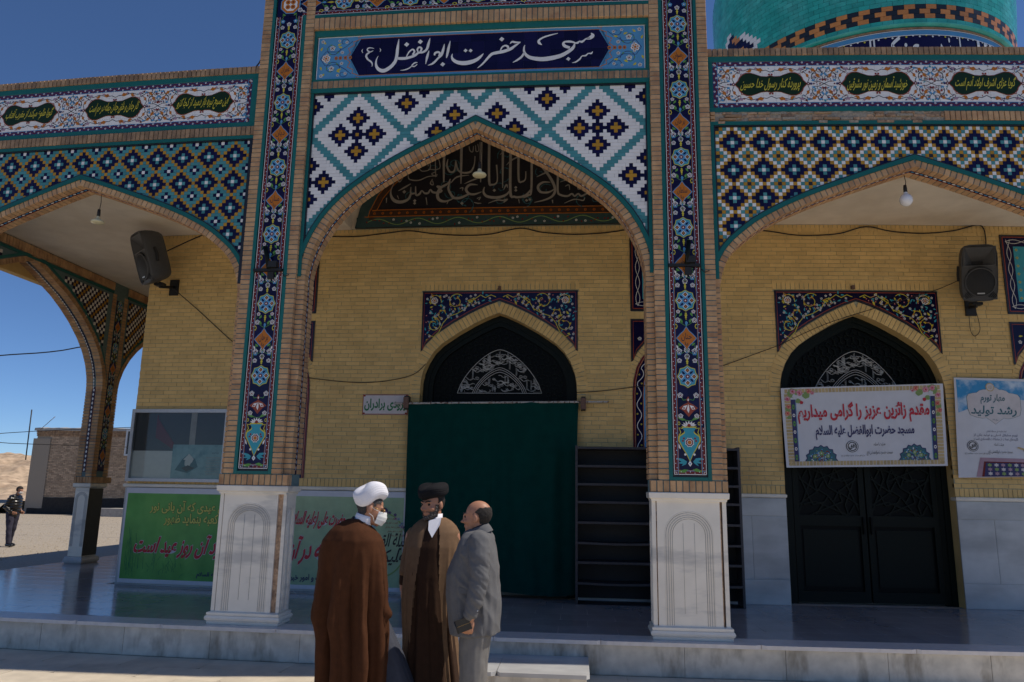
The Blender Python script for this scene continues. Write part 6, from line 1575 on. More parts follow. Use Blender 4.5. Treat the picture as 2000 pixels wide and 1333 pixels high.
    b = len(g.v); g.v += gi.v
    for f in gi.f: g.f.append(tuple(i + b for i in reversed(f))); g.m.append(0); g.sm.append(True)
    ck = g.build('cloak', t)
    g = Geo(); limb(g, [(X - .15, Y, 1.34, .058), (X - .188, Y - .01, 1.14, .056), (X - .195, Y - .03, 1.06, .052)]); mesh_obj(remesh(g, .008, 1), 'cloak_sleeve', t, ['robe_tan'])
    g = Geo(); limb(g, [(X - .19, Y - .01, 1.14, .050), (X - .20, Y - .035, .985, .044)]); mesh_obj(remesh(g, .008, 1), 'robe_sleeve', t, ['robe_dark'])
    g = Geo(); limb(g, [(X + .15, Y, 1.34, .06), (X + .18, Y + .0, 1.14, .06), (X + .17, Y - .02, 1.0, .056)]); mesh_obj(remesh(g, .008, 1), 'cloak_sleeve', t, ['robe_tan'])
    shoes(t, X, Y, math.radians(200)); return t
def person_suit():
    X, Y = -.765, 5.6
    t = thing('person', 'balding person in a grey suit seen from the side, left hand hanging at the hip', 'person', (X, Y, 0))
    M = head_frame(Vector((-.768, 5.60, 1.497)), math.radians(-82), math.radians(4))
    g = Geo(); head(g, M); limb(g, [(-.752, 5.60, 1.47, .056), (-.745, 5.60, 1.34, .062)])
    sphere(g, (X - .01, Y, 1.13), (.12, .17, .22)); sphere(g, (X - .01, Y, .92), (.12, .15, .13)); limb(g, [(X + .01, Y - .13, 1.30, .05), (X + .01, Y + .13, 1.30, .05)])
    limb(g, [(X + .02, Y - .165, 1.28, .045), (X + .045, Y - .225, 1.04, .042), (X + .0, Y - .24, .84, .032)]); hand(g, (X - .005, Y - .24, .832), (-.15, 0, -1), (-.2, 1, 0), 1, 1.15, 1.0)
    limb(g, [(X + .02, Y + .165, 1.28, .045), (X + .02, Y + .225, 1.04, .042), (X - .05, Y + .22, .84, .032)]); hand(g, (X - .05, Y + .22, .832), (0, 0, -1), (0, -1, 0), -1, .6, 1.0)
    legs(g, X, Y, math.radians(-90), .88); body = mesh_obj(remesh(g, .0065), 'body', t, ['skin']); Mi = M.inverted()
    shell(body, 'hair', t, 'hair', lambda p: (lambda q: q.y < .012 and -.055 < q.z < .062 and abs(q.x) < .0785 and (q.y < -.028 or q.z > .012) and q.z < .075 - .9 * max(0, q.y + .05))(Mi @ p), .0045, .003)
    eyes(t, M)
    def mst(p): q = Mi @ p; return -.056 < q.z < -.043 and abs(q.x) < .028 and q.y > .082
    shell(body, 'moustache', t, 'beard', mst, .004, .002)
    # trousers
    g = Geo(); s_ = [(-.085, -.1), (.085, .1)]
    for s in (-1, 1): limb(g, [(X + .02, Y + s * .085, .90, .112), (X + .005, Y + s * .09, .62, .098), (X + .0, Y + s * .095, .36, .086), (X + .0, Y + s * .095, .12, .082)])
    limb(g, [(X + .02, Y - .05, .90, .125), (X + .02, Y + .05, .90, .125)])
    me = remesh(g, .008, 2)
    push(me, lambda p: .014 * mnoise.noise(Vector((p.x * 9, p.y * 9, p.z * 3.2))) + .008 * mnoise.noise(Vector((p.x * 20, p.y * 20, p.z * 9))))
    mesh_obj(me, 'trousers', t, ['trouser_grey'])
    # jacket
    g = Geo(); rows = [(1.405, X + .01, 5.60, .07, .075), (1.385, X + .0, 5.60, .092, .13), (1.35, X - .0, 5.60, .112, .18), (1.30, X - .005, 5.60, .13, .205), (1.24, X - .008, 5.60, .148, .215), (1.1, X - .022, 5.60, .186, .21), (.96, X - .018, 5.60, .19, .205), (.82, X - .005, 5.60, .183, .205), (.70, X + .0, 5.60, .172, .205)]
    loft(g, rows, [(-.9, .10, -.012, 1.1, 0), (.1, .1, .010, 1.1, 0), (-2.0, .10, .010, 1.2, .1), (-.35, .05, -.010, 1.0, 0), (.5, .2, .01, 1, 0)], nseg=160)
    limb(g, [(X + .035, Y - .165, 1.325, .078), (X + .045, Y - .212, 1.22, .075), (X + .05, Y - .235, 1.05, .064), (X + .015, Y - .245, .90, .056), (X + .0, Y - .245, .865, .055)])
    limb(g, [(X + .03, Y + .165, 1.325, .078), (X + .03, Y + .23, 1.05, .064), (X - .03, Y + .23, .865, .054)])
    me = remesh(g, .0075, 2)
    def crease(p):
        arm = p.y < Y - .19; z = p.z * (15 if arm else 6) + p.x * (12 if arm else 9)
        return (.013 if arm else .011) * mnoise.noise(Vector((p.x * 6, p.y * 6, z))) + .004 * (1 - abs(mnoise.noise(Vector((p.x * 9 + 5, p.y * 9, z * 1.3))) * 3))
    push(me, crease)
    mesh_obj(me, 'jacket', t, ['suit_grey'])
    g = Geo(); g.lathe([(.085, -.015), (.078, .02), (.069, .045), (.064, .045), (.072, -.01)], (0, 0, 0), 'suit_grey', 28); MC = Matrix.Translation((X + .03, 5.60, 1.385)) @ Matrix.Rotation(math.radians(-22), 4, 'Y'); g.v = [tuple(MC @ Vector(v)) for v in g.v]; g.build('jacket_collar', t)
    g = Geo(); g.lathe([(.068, -.02), (.064, .052), (.060, .052), (.060, -.02)], (0, 0, 0), 'collar_black', 24); g.v = [tuple(MC @ Vector(v)) for v in g.v]; g.build('shirt_collar', t)
    for z in (.885, .905, .925): g = Geo(); sphere(g, (X + .05, Y - .272, z), .006, None, 5); g.names = ['alu']; g.build('cuff_button', t)
    g = Geo(); g.add([(X - .09, Y - .205, 1.02), (X + .0, Y - .212, 1.02), (X + .0, Y - .215, .985), (X - .09, Y - .208, .985)], [(0, 1, 2, 3)], 'suit_grey'); g.build('pocket_flap', t)
    shoes(t, X, Y, math.radians(-90))
    p = thing('wallet', 'small black wallet held in the left hand of the person in the grey suit', 'wallet', (X - .03, Y - .25, .76))
    g = Geo(); R_ = Matrix.Translation((X - .045, Y - .262, .79)) @ Matrix.Rotation(math.radians(-22), 4, 'Y')
    vs = []
    for a, b, c_ in ((-1, -1, -1), (1, -1, -1), (1, 1, -1), (-1, 1, -1), (-1, -1, 1), (1, -1, 1), (1, 1, 1), (-1, 1, 1)): vs.append(R_ @ Vector((a * .05, b * .009, c_ * .042)))
    g.add(vs, [(0, 1, 5, 4), (1, 2, 6, 5), (2, 3, 7, 6), (3, 0, 4, 7), (4, 5, 6, 7), (3, 2, 1, 0)], 'leather'); g.build('cover', p)
    g = Geo(); g.tube([R_ @ Vector((-.05, -.010, -.042)), R_ @ Vector((-.05, -.010, .042))], .0035, 'leather', 6); g.tube([R_ @ Vector((-.05, -.0095, .0)), R_ @ Vector((.05, -.0095, .0))], .0012, 'gold_metal', 5); g.build('spine', p)
    return t
def person_far():
    X, Y = -15.5, 19.86
    t = thing('person', 'distant person in a black padded jacket and dark trousers on the gravel', 'person', (X, Y, 0))
    M = head_frame(Vector((X + .10, Y, 1.61)), math.radians(105), math.radians(12))
    g = Geo(); head(g, M); limb(g, [(X + .07, Y, 1.55, .055), (X + .02, Y, 1.42, .06)]); sphere(g, (X, Y, 1.2), (.13, .18, .25)); legs(g, X - .02, Y, math.radians(110), .9, .09, .12)
    limb(g, [(X - .0, Y - .2, 1.36, .055), (X - .08, Y - .22, 1.12, .045), (X + .10, Y - .20, .98, .035)]); hand(g, (X + .10, Y - .20, .98), (1, .2, -.3), (0, 1, 0), 1, .6)
    limb(g, [(X, Y + .2, 1.36, .055), (X - .04, Y + .22, 1.12, .045), (X + .12, Y + .18, .98, .035)]); hand(g, (X + .12, Y + .18, .98), (1, -.2, -.3), (0, -1, 0), -1, .6)
    body = mesh_obj(remesh(g, .010), 'body', t, ['skin']); Mi = M.inverted()
    shell(body, 'hair', t, 'hair', lambda p: (lambda q: q.z > -.02 and q.z < .2 and (q.y < .02 or q.z > .055) and abs(q.x) < .09)(Mi @ p), .012, .006)
    g = Geo(); sphere(g, (0, .065, -.05), (.058, .052, .048), M, 8); g.names = ['mask']; g.build('face_mask', t)
    g = Geo(); limb(g, [(X, Y - .10, 1.38, .12), (X, Y + .10, 1.38, .12)]); sphere(g, (X, Y, 1.2), (.175, .22, .30)); sphere(g, (X - .01, Y, .98), (.155, .19, .16))
    limb(g, [(X, Y - .2, 1.36, .075), (X - .08, Y - .24, 1.12, .068), (X + .08, Y - .22, .99, .055)]); limb(g, [(X, Y + .2, 1.36, .075), (X - .04, Y + .24, 1.12, .068), (X + .08, Y + .2, .99, .055)])
    me = remesh(g, .014, 1)
    push(me, lambda p: .008 * math.sin(p.z * 75))
    mesh_obj(me, 'jacket', t, ['leather'])
    g = Geo(); ca, sa = math.cos(math.radians(110)), math.sin(math.radians(110))
    for s in (-1, 1):
        f = s * .12; W = lambda x, y, z, r: (X - .02 + x * ca + y * sa, Y - x * sa + y * ca, z, r)
        limb(g, [W(s * .08, 0, .92, .115), W(s * .095, .02 + f * .5, .50, .082), W(s * .095, f * .9, .28, .075), W(s * .09, f, .11, .068)])
    me = remesh(g, .014, 1)
    push(me, lambda p: .012 * mnoise.noise(p * 9))
    mesh_obj(me, 'trousers', t, ['denim']); shoes(t, X - .02, Y, math.radians(110), 'leather', .09, .12)
    for o in [t] + list(t.children):
        if o.type == 'MESH':
            a = np.empty(len(o.data.vertices) * 3, 'f'); o.data.vertices.foreach_get('co', a); o.data.vertices.foreach_set('co', a * .925)
def on_wall(O): return Canvas(O)
def sheet(x0, x1, z0, z1, y, m, wav=.0, name='sheet', parent=None, nx=40, nz=16, corners=None, thick=.002):
    """hanging print with a faint ripple; corners: 4 (x, z) bottom-left, bottom-right, top-right, top-left"""
    cs = corners or [(x0, z0), (x1, z0), (x1, z1), (x0, z1)]
    g = Geo(); vs = []
    for j in range(nz + 1):
        for i in range(nx + 1):
            u, v = i / nx, j / nz; a = [cs[0][k] * (1 - u) * (1 - v) + cs[1][k] * u * (1 - v) + cs[2][k] * u * v + cs[3][k] * (1 - u) * v for k in (0, 1)]
            vs.append((a[0], y, a[1]))
    fs = [(j * (nx + 1) + i, j * (nx + 1) + i + 1, (j + 1) * (nx + 1) + i + 1, (j + 1) * (nx + 1) + i) for j in range(nz) for i in range(nx)]
    g.add(vs, fs, m, True); n = len(vs); bs = [(x, y + thick, z) for x, y, z in vs]; g.add(bs, [tuple(reversed(f)) for f in fs], m, True)
    return g.build(name, parent)
def ripple(t, amp, seed=0):
    for o in [t] + list(t.children) + [c for k in t.children for c in k.children]:
        if o.type != 'MESH' or o.name.startswith(('ties', 'plate')): continue
        me = o.data; P = wloc(o); bm = bmesh.new(); bm.from_mesh(me)
        for ax, no in ((0, (1, 0, 0)), (2, (0, 0, 1))):
            lo = min(v.co[ax] for v in bm.verts); hi = max(v.co[ax] for v in bm.verts); x = lo + .05
            while x < hi:
                fs = [f for f in bm.faces if max(v.co[ax] for v in f.verts) - min(v.co[ax] for v in f.verts) > .075 and min(v.co[ax] for v in f.verts) < x - .01 and max(v.co[ax] for v in f.verts) > x + .01]
                if fs: co = [0, 0, 0]; co[ax] = x; bmesh.ops.bisect_plane(bm, geom=fs + list({e for f in fs for e in f.edges}) + list({v for f in fs for v in f.verts}), plane_co=co, plane_no=no)
                x += .06
        for v in bm.verts:
            x, z = v.co.x + P.x, v.co.z + P.z; v.co.y += -amp + amp * (mnoise.noise(Vector((x * 2.3, seed, z * 1.2))) * 1.2 + .5 * math.sin(x * 7 + z * 3 + seed))
        bm.to_mesh(me); bm.free(); me.update()
def green_banner():
    t = thing('banner', 'long green vinyl banner with dark red verses on the marble skirting behind the left pillar', 'banner', (-4.45, 10.3, 1)); WARP.add(t)
    y = 10.305; x0, x1, z0, z1 = -6.50, -2.40, .345, 1.645
    sh = sheet(x0, x1, z0, z1, y, 'vinyl', parent=t, name='sheet')
    c = Canvas((0, y, 0), step=.0014); c.rect(x0 + .03, -4.6, z0 + .055, z1 - .075, 'vinyl_green', 1); c.rect(-4.6, x1 - .02, z0 + .055, z1 - .075, 'vinyl_pale', 1)
    rb = random.Random(3)
    for i in range(120):
        u = rb.uniform(-6.42, -5.5); v = rb.uniform(.42, .62); h = rb.uniform(.15, .55) * (1.1 - (u + 6.42)); c.line([(u, v), (u + rb.uniform(-.02, .02), v + h * .5), (u + rb.uniform(-.06, .06), v + h)], .006, rb.choice(['ink_green', 'vinyl_green', 'vinyl_green']), 2)
    c.build('print', sh)
    c = Canvas((0, y, 0))
    def lab(s, u, v, w_, h_, m, hal, lw, shear=0.):
        c = Canvas((0, y, 0), step=.0014)
        
        if lw: c.text(s, u, v, w_, h_, hal, 3, shear, off=lw * .30 if lw > .17 else .045)
        c.text(s, u, v, w_, h_, m, 5, shear, off=.035 if lw > .17 else .02); c.build('lettering', sh)
    lab('روز آن عیدی که آن بانی نور', -5.44, 1.385, 1.32, .175, 'ink_yellow', 'ink_black', .16)
    lab('در کنار کعبه بنماید ظهور', -5.30, 1.215, 1.14, .165, 'ink_yellow', 'ink_black', .16)
    lab('نشود آن روز عید است', -5.53, .855, 1.48, .30, 'ink_red', 'halo', .20, .25)
    lab('مسجد حضرت ابوالفضل علیه السلام', -4.75, .48, 1.1, .085, 'ink_navy', 'vinyl_green', .0)
    lab('حضرت علی (علیه السلام)', -3.62, 1.235, .80, .26, 'ink_red', 'halo', .20, .25)
    lab('هر روزی که در آن', -3.45, .85, 1.1, .36, 'ink_red', 'halo', .18, .25)
    lab('اداره اوقاف و امور خیریه', -3.62, .49, .78, .10, 'ink_navy', 'vinyl_pale', .0)
    c = Canvas((0, y, 0), step=.0014); u, v = -2.72, .95
    for i in range(40):
        a = i / 40 * 2 * PI; c.circ(u + .02 * math.sin(a * 5), v + .01 * math.cos(a * 3), .01, 'paper_blue', 2)
    c.circ(u - .08, v, .26, 'paper_blue', 2, 24, .33); c.circ(u - .12, v - .05, .17, 'turq', 3, 18, .24); c.circ(u + .08, v + .02, .22, 'vinyl_pale', 4, 20, .30)
    c.line([(u + .36 * math.cos(a), v + .42 * math.sin(a)) for a in np.linspace(-1.4, 1.9, 30)], .018, 'ink_leaf', 5)
    for _ in range(30): a = rb.uniform(-.4, 1.9); c.flower(u + .36 * math.cos(a) + rb.uniform(-.03, .03), v + .42 * math.sin(a) + rb.uniform(-.03, .03), .022, rb.choice(['ink_lilac', 'ink_navy', 'paper_blue']), 'ink_navy', 6, 5, 'ink_lilac')
    c.text('لیلة القدر', u + .12, v + .04, .44, .22, 'ink_black', 7, .2, off=.02); c.text('علیک', u + .16, v - .16, .36, .2, 'ink_black', 7, .3, off=.02)
    for k in range(5): c.text('اللهم رب شهر رمضان', u + .10 + .03 * k, v + .34 - .055 * k, .20, .04, 'red_line', 7)
    c.circ(u + .03, v + .43, .06, 'ink_navy', 6, 9)
    c.build('emblem_print', sh); ripple(t, .010, 3)
def notice_board():
    t = thing('notice_board', 'glazed aluminium notice board with a pale blue poster on the left wall', 'notice board', (-5.75, 10.3, 2.2)); WARP.add(t)
    x0, x1, z0, z1 = -6.53, -5.03, 1.735, 2.765; y = WALL
    g = Geo(); g.box(x0 + .03, x1, y - .03, y - .01, z0 + .03, z1 - .03, 'paper'); g.box(x0 + .03, x1, y - .032, y - .0301, 2.17, z1 - .03, 'speaker_grey'); g.box(-5.62, -5.53, y - .036, y - .0325, 2.17, z1 - .04, 'concrete'); g.build('back_panel', t)
    g = Geo()
    for a, b, c_, d in ((x0, x0 + .045, z0, z1), (x1 - .045, x1, z0, z1), (x0 + .045, x1 - .045, z0, z0 + .045), (x0 + .045, x1 - .045, z1 - .05, z1)): g.box(a, b, y - .09, y - .005, c_, d, 'alu')
    g.build('frame', t)
    c = Canvas((0, y - .038, 0)); c.rect(-5.86, -5.06, 1.77, 2.26, 'paper_blue', 1); c.poly([(-5.80, 1.9), (-5.7, 2.05), (-5.62, 2.12), (-5.5, 2.06), (-5.45, 1.95), (-5.6, 1.86)], 'ink_teal', 2)
    c.circ(-5.61, 2.0, .05, 'paper', 3, 7, .06); c.poly([(-5.68, 2.05), (-5.6, 2.13), (-5.52, 2.06), (-5.55, 2.0)], 'paper', 3); c.poly([(-5.70, 1.93), (-5.62, 1.88), (-5.5, 1.93), (-5.6, 1.97)], 'ink_black', 4)
    c.text('بنیاد مسجد', -5.2, 2.15, .10, .04, 'ink_black', 3)
    for k in range(12): c.rect(-5.34 + .01 * (k % 3), -5.12, 2.08 - .022 * k, 2.086 - .022 * k, 'concrete', 3)
    c.build('poster', t)
    g = Geo(); c = Canvas((0, y - .040, 0)); c.poly([(-6.15, 2.66), (-6.03, 2.50), (-5.85, 2.28), (-5.87, 2.20), (-5.94, 2.24), (-6.15, 2.36)], 'maroon', 1); c.line([(-6.14, 2.68), (-6.12, 2.34)], .02, 'maroon', 1); c.build('red_pennant', t)
    m = bpy.data.materials.new('clear_pane'); m.use_nodes = True; b = m.node_tree.nodes['Principled BSDF']; b.inputs['Transmission Weight'].default_value = 1; b.inputs['Roughness'].default_value = .03; b.inputs['IOR'].default_value = 1.45; b.inputs['Base Color'].default_value = (.9, .95, .95, 1)
    g = Geo(); g.add([(x0 + .04, y - .075, z0 + .04), (x1 - .04, y - .075, z0 + .04), (x1 - .04, y - .075, z1 - .045), (x0 + .04, y - .075, z1 - .045)], [(0, 1, 2, 3)], 'alu'); o = g.build('glass_pane', t); o.data.materials.clear(); o.data.materials.append(pane_material())
def pane_material():
    m = bpy.data.materials.new('pane'); m.use_nodes = True; N = m.node_tree.nodes; L = m.node_tree.links; N.remove(N['Principled BSDF'])
    a = N.new('ShaderNodeBsdfTransparent'); a.inputs[0].default_value = (.86, .88, .87, 1); b = N.new('ShaderNodeBsdfGlossy'); b.inputs['Roughness'].default_value = .04; f = N.new('ShaderNodeFresnel'); f.inputs[0].default_value = 1.5; x = N.new('ShaderNodeMixShader')
    L.new(f.outputs[0], x.inputs[0]); L.new(a.outputs[0], x.inputs[1]); L.new(b.outputs[0], x.inputs[2]); L.new(x.outputs[0], N['Material Output'].inputs[0]); return m
def door_sign():
    t = thing('door_sign', 'small white sign with green lettering beside the green curtain', 'sign', (-2.75, 10.33, 2.85)); WARP.add(t)
    y = WALL - .012; g = Geo(); g.box(-3.085, -2.435, y, WALL - .003, 2.70, 2.985, 'sign_white'); pl_ = g.build('plate', t)
    c = Canvas((0, y, 0)); c.text('ورودی برادران', -2.755, 2.84, .60, .16, 'ink_green', 2, off=.035)
    for a, b in ((-3.078, -2.442),):
        for v in (2.708, 2.978): c.line([(a, v), (b, v)], .010, 'red_line', 1)
        for u in (-3.08, -2.44): c.line([(u, 2.70), (u, 2.985)], .010, 'red_line', 1)
    for u in (-3.06, -2.46):
        for v in (2.72, 2.965): c.circ(u, v, .014, 'red_line', 3, 8)
    c.build('lettering', pl_)
def white_banner():
    t = thing('banner', 'white vinyl banner with red and navy lettering hung across the right hand door', 'banner', (3.7, 10.28, 2.6)); WARP.add(t)
    y = WALL - .06; cs = [(2.655, 2.045), (4.735, 2.10), (4.775, 3.185), (2.635, 3.095)]
    sh = sheet(0, 0, 0, 0, y, 'vinyl', parent=t, name='sheet', corners=cs)
    def T(u, v): a, b = (u + 1) / 2, (v + 1) / 2; return tuple(cs[0][k] * (1 - a) * (1 - b) + cs[1][k] * a * (1 - b) + cs[2][k] * a * b + cs[3][k] * (1 - a) * b for k in (0, 1))
    c = Canvas((0, y, 0), step=.0014); c.T = T; rb = random.Random(12)
    n = 46
    for v0, v1 in ((.86, .965), (-.955, -.85)):
        for i in range(n): c.rect(-.96 + 1.92 * i / n + .003, -.96 + 1.92 * (i + 1) / n - .003, v0, v1, 'ink_stone', 1)
    for s in (-1, 1):
        a, b = sorted((s * .965, s * .89))
        for i in range(22): c.rect(a, b, -.95 + 1.8 * i / 22 + .006, -.95 + 1.8 * (i + 1) / 22 - .006, 'ink_stone', 1)
        a, b = sorted((s * .89, s * .835)); c.rect(a, b, -.85, .7, 'ink_navy', 2)
        for i in range(7): v = -.75 + i * .21; c.circ(s * .862, v, .017, 'white' if i % 2 else 'green', 3, 8, .045 if i % 2 else .07); c.circ(s * .862, v, .009, 'ink_navy', 4, 6, .02)
        c.line([(s * .83, -.85), (s * .83, .7)], .006, 'sky_blue', 3)
        for (u, v, r, m) in ((.86, .86, .10, 'ink_leaf'), (.70, .80, .07, 'ink_leaf'), (.93, .45, .05, 'ink_leaf'), (.92, .25, .04, 'ink_leaf'), (.80, .66, .05, 'ink_leaf'), (.78, .86, .06, 'ink_pink'), (.66, .90, .05, 'ink_coral'), (.86, .90, .055, 'ink_pink'), (.93, .72, .05, 'ink_pink'), (.84, .78, .045, 'vinyl'), (.94, .35, .045, 'ink_coral'), (.92, .52, .045, 'ink_coral'), (.76, .62, .035, 'ink_red'), (.62, .85, .035, 'ink_pink')):
            u *= s; 
            for k in range(5): a = k * 1.257 + rb.random(); c.circ(u + r * .45 * math.cos(a) * .6, v + r * .45 * math.sin(a) * 1.2, r * .42, m, 4 if m != 'ink_leaf' else 3, 7, r * .8)
            if m in ('ink_pink', 'ink_coral'): c.circ(u, v, r * .2, 'ink_red', 5, 6, r * .4)
        # star rosettes in the lower corners
        u0 = -.56 if s < 0 else .60; v0 = -.85
        P = []
        for i in range(17):
            a = PI * i / 16; r = .20 if i % 4 == 0 else (.165 if i % 2 else .175); r = .205 if i % 2 == 0 else .182; P.append((u0 + r * math.cos(a), v0 + r * 1.95 * math.sin(a)))
        c.poly(P, 'ink_navy', 2); c.poly([(u0 + (p[0] - u0) * .93, v0 + (p[1] - v0) * .93) for p in P], 'ink_teal', 3)
        for _ in range(150):
            a = rb.uniform(.05, PI - .05); r = rb.uniform(.01, .155); m = rb.choice(['vinyl', 'ink_navy', 'ink_leaf', 'sky_blue', 'ink_navy', 'red_line', 'sky_blue']); c.circ(u0 + r * math.cos(a), v0 + r * 1.9 * math.sin(a), .009, m, 4, 6, .019)
        for k in range(3): a = PI / 2 + (k - 1) * .9; c.circ(u0 + .10 * math.cos(a), v0 + .19 * math.sin(a), .026, 'ink_leaf', 5, 8, .05); c.circ(u0 + .10 * math.cos(a), v0 + .19 * math.sin(a), .008, 'vinyl', 6, 6, .016)
    c.build('border_print', sh)
    c = Canvas((0, y, 0), step=.0014); c.T = T
    c.text('مقدم زائرین عزیز را گرامی میداریم', .0, .34, 1.62, .50, 'ink_red', 6, off=.032); c.build('lettering', sh); c = Canvas((0, y, 0), step=.0014); c.T = T
    c.text('مسجد حضرت ابوالفضل علیه السلام', .0, -.15, 1.22, .34, 'ink_navy', 6, off=.03); c.build('lettering', sh); c = Canvas((0, y, 0), step=.0014); c.T = T
    for r, m, l in ((.078, 'ink_black', 5), (.070, 'vinyl', 6), (.060, 'ink_black', 7), (.048, 'vinyl', 8)): c.circ(-.165, -.50, r, m, l, 22, r * 1.85)
    c.text('افق', -.165, -.50, .075, .12, 'ink_black', 9, off=.05); c.text('مرکز افق مسجد حضرت ابوالفضل (ع)', -.165, -.73, .30, .052, 'ink_black', 6)
    c.text('هیئت امناء', .17, -.46, .14, .09, 'ink_black', 6, .2); c.text('مسجد حضرت ابوالفضل (ع)', .17, -.67, .31, .12, 'ink_black', 6, .2)
    c.build('lettering', sh)
    g = Geo()
    for u, v in ((-.98, .95), (.98, .95), (-.2, .99), (.3, .99)): x, z = T(u, v); g.tube([(x, y - .004, z), (x + rnd(.01), WALL, z + .09)], .004, 'cable', 5)
    g.build('ties', t); ripple(t, .014, 7)
def blue_poster():
    t = thing('poster', 'blue sky printed poster with a lobed title frame at the right edge', 'poster', (5.5, 10.3, 2.6)); WARP.add(t)
    y = WALL - .05; cs = [(4.87, 1.95), (6.15, 1.985), (6.2, 3.255), (4.93, 3.27)]
    sh = sheet(0, 0, 0, 0, y, 'vinyl', parent=t, name='sheet', corners=cs)
    c = Canvas((0, y, 0), step=.0014); c.T = lambda u, v: (5.03 + (u) * 1.0 + .0, v)
    c.T = None
    vb = [(4.945, 2.75), (4.955, 3.245), (6.15, 3.23), (6.15, 2.98)]; c.ngon([(4.945, 2.80), (5.1, 2.86), (5.4, 2.95), (5.8, 2.98), (6.15, 2.92), (6.16, 3.22), (4.955, 3.245)], 'vinyl_blue', 1)
    ux, uz = 5.42, 2.90
    P = []
    prof = [(0, .25), (.05, .245), (.09, .215), (.13, .215), (.18, .20), (.22, .17), (.27, .165), (.33, .15), (.355, .11), (.355, -.05), (.33, -.13), (.25, -.16), (.17, -.175), (.12, -.165), (.08, -.19), (.0, -.25)]
    P = [(ux + a, uz + b) for a, b in prof] + [(ux - a, uz + b) for a, b in reversed(prof[1:-1])]
    c.poly(P, 'ink_teal', 2); c.poly([(ux + (a - ux) * .985, uz + (b - uz) * .985) for a, b in P], 'sign_white', 3)
    c.circ(ux - .03, uz + .245, .058, 'ink_stone', 4, 14); c.circ(ux - .03, uz + .245, .046, 'sign_white', 5, 14); c.text('الله', ux - .03, uz + .245, .05, .045, 'ink_stone', 6)
    c.text('مهار تورم', ux - .01, uz + .085, .32, .13, 'ink_teal', 5, .15, off=.02); c.text('رشد تولید', ux - .01, uz - .075, .60, .14, 'ink_teal', 5, .15, off=.02); c.text('سال ۱۴۰۲', ux, uz - .19, .07, .03, 'ink_teal', 5)
    c.text('امام خامنه ای مدظله العالی', ux - .005, 2.555, .27, .032, 'ink_navy', 3); c.text('تورم مشکل اصلی و تولید یکی از', ux - .02, 2.505, .58, .045, 'ink_navy', 3); c.text('کلیدهای نجات از مشکلات اقتصادی است', ux - .02, 2.455, .58, .045, 'ink_navy', 3)
    for r, m, l in ((.073, 'ink_black', 3), (.066, 'vinyl', 4), (.058, 'ink_black', 5), (.046, 'vinyl', 6)): c.circ(5.09, 2.365, r, m, l, 22)
    c.text('افق', 5.09, 2.365, .07, .06, 'ink_black', 7, off=.05); c.text('مرکز افق مسجد حضرت ابوالفضل (ع)', 5.13, 2.265, .30, .028, 'ink_black', 3)
    c.text('هیئت امناء', 5.43, 2.385, .13, .045, 'ink_black', 3, .2); c.text('مسجد حضرت ابوالفضل (ع)', 5.44, 2.285, .31, .06, 'ink_black', 3, .2)
    c.ngon([(5.10, 1.965), (5.17, 2.215), (6.16, 2.20), (6.15, 1.985)], 'ink_lilac', 2); c.ngon([(5.17, 1.967), (5.215, 2.165), (6.16, 2.155), (6.15, 1.99)], 'maroon', 3); c.ngon([(5.20, 1.969), (5.235, 2.150), (6.16, 2.14), (6.15, 1.99)], 'ink_navy', 4)
    for i in range(11):
        for j in range(3): c.poly([(5.28 + i * .085 + .034 * math.cos(a) * (1 if k % 2 else .6), 2.01 + j * .055 + .026 * math.sin(a) * (1 if k % 2 else .6)) for k, a in enumerate(np.linspace(0, 2 * PI, 13)[:-1])], ('sign_white', 'ink_lilac', 'ink_leaf')[(i + j) % 3], 5)
    c.ngon([(5.66, 2.345), (5.68, 2.36), (6.16, 2.22), (6.16, 2.17)], 'ink_stone', 6); c.ngon([(5.74, 2.315), (5.76, 2.31), (5.95, 2.24), (5.78, 2.225)], 'maroon', 5)
    c.build('print', sh); ripple(t, .012, 11)
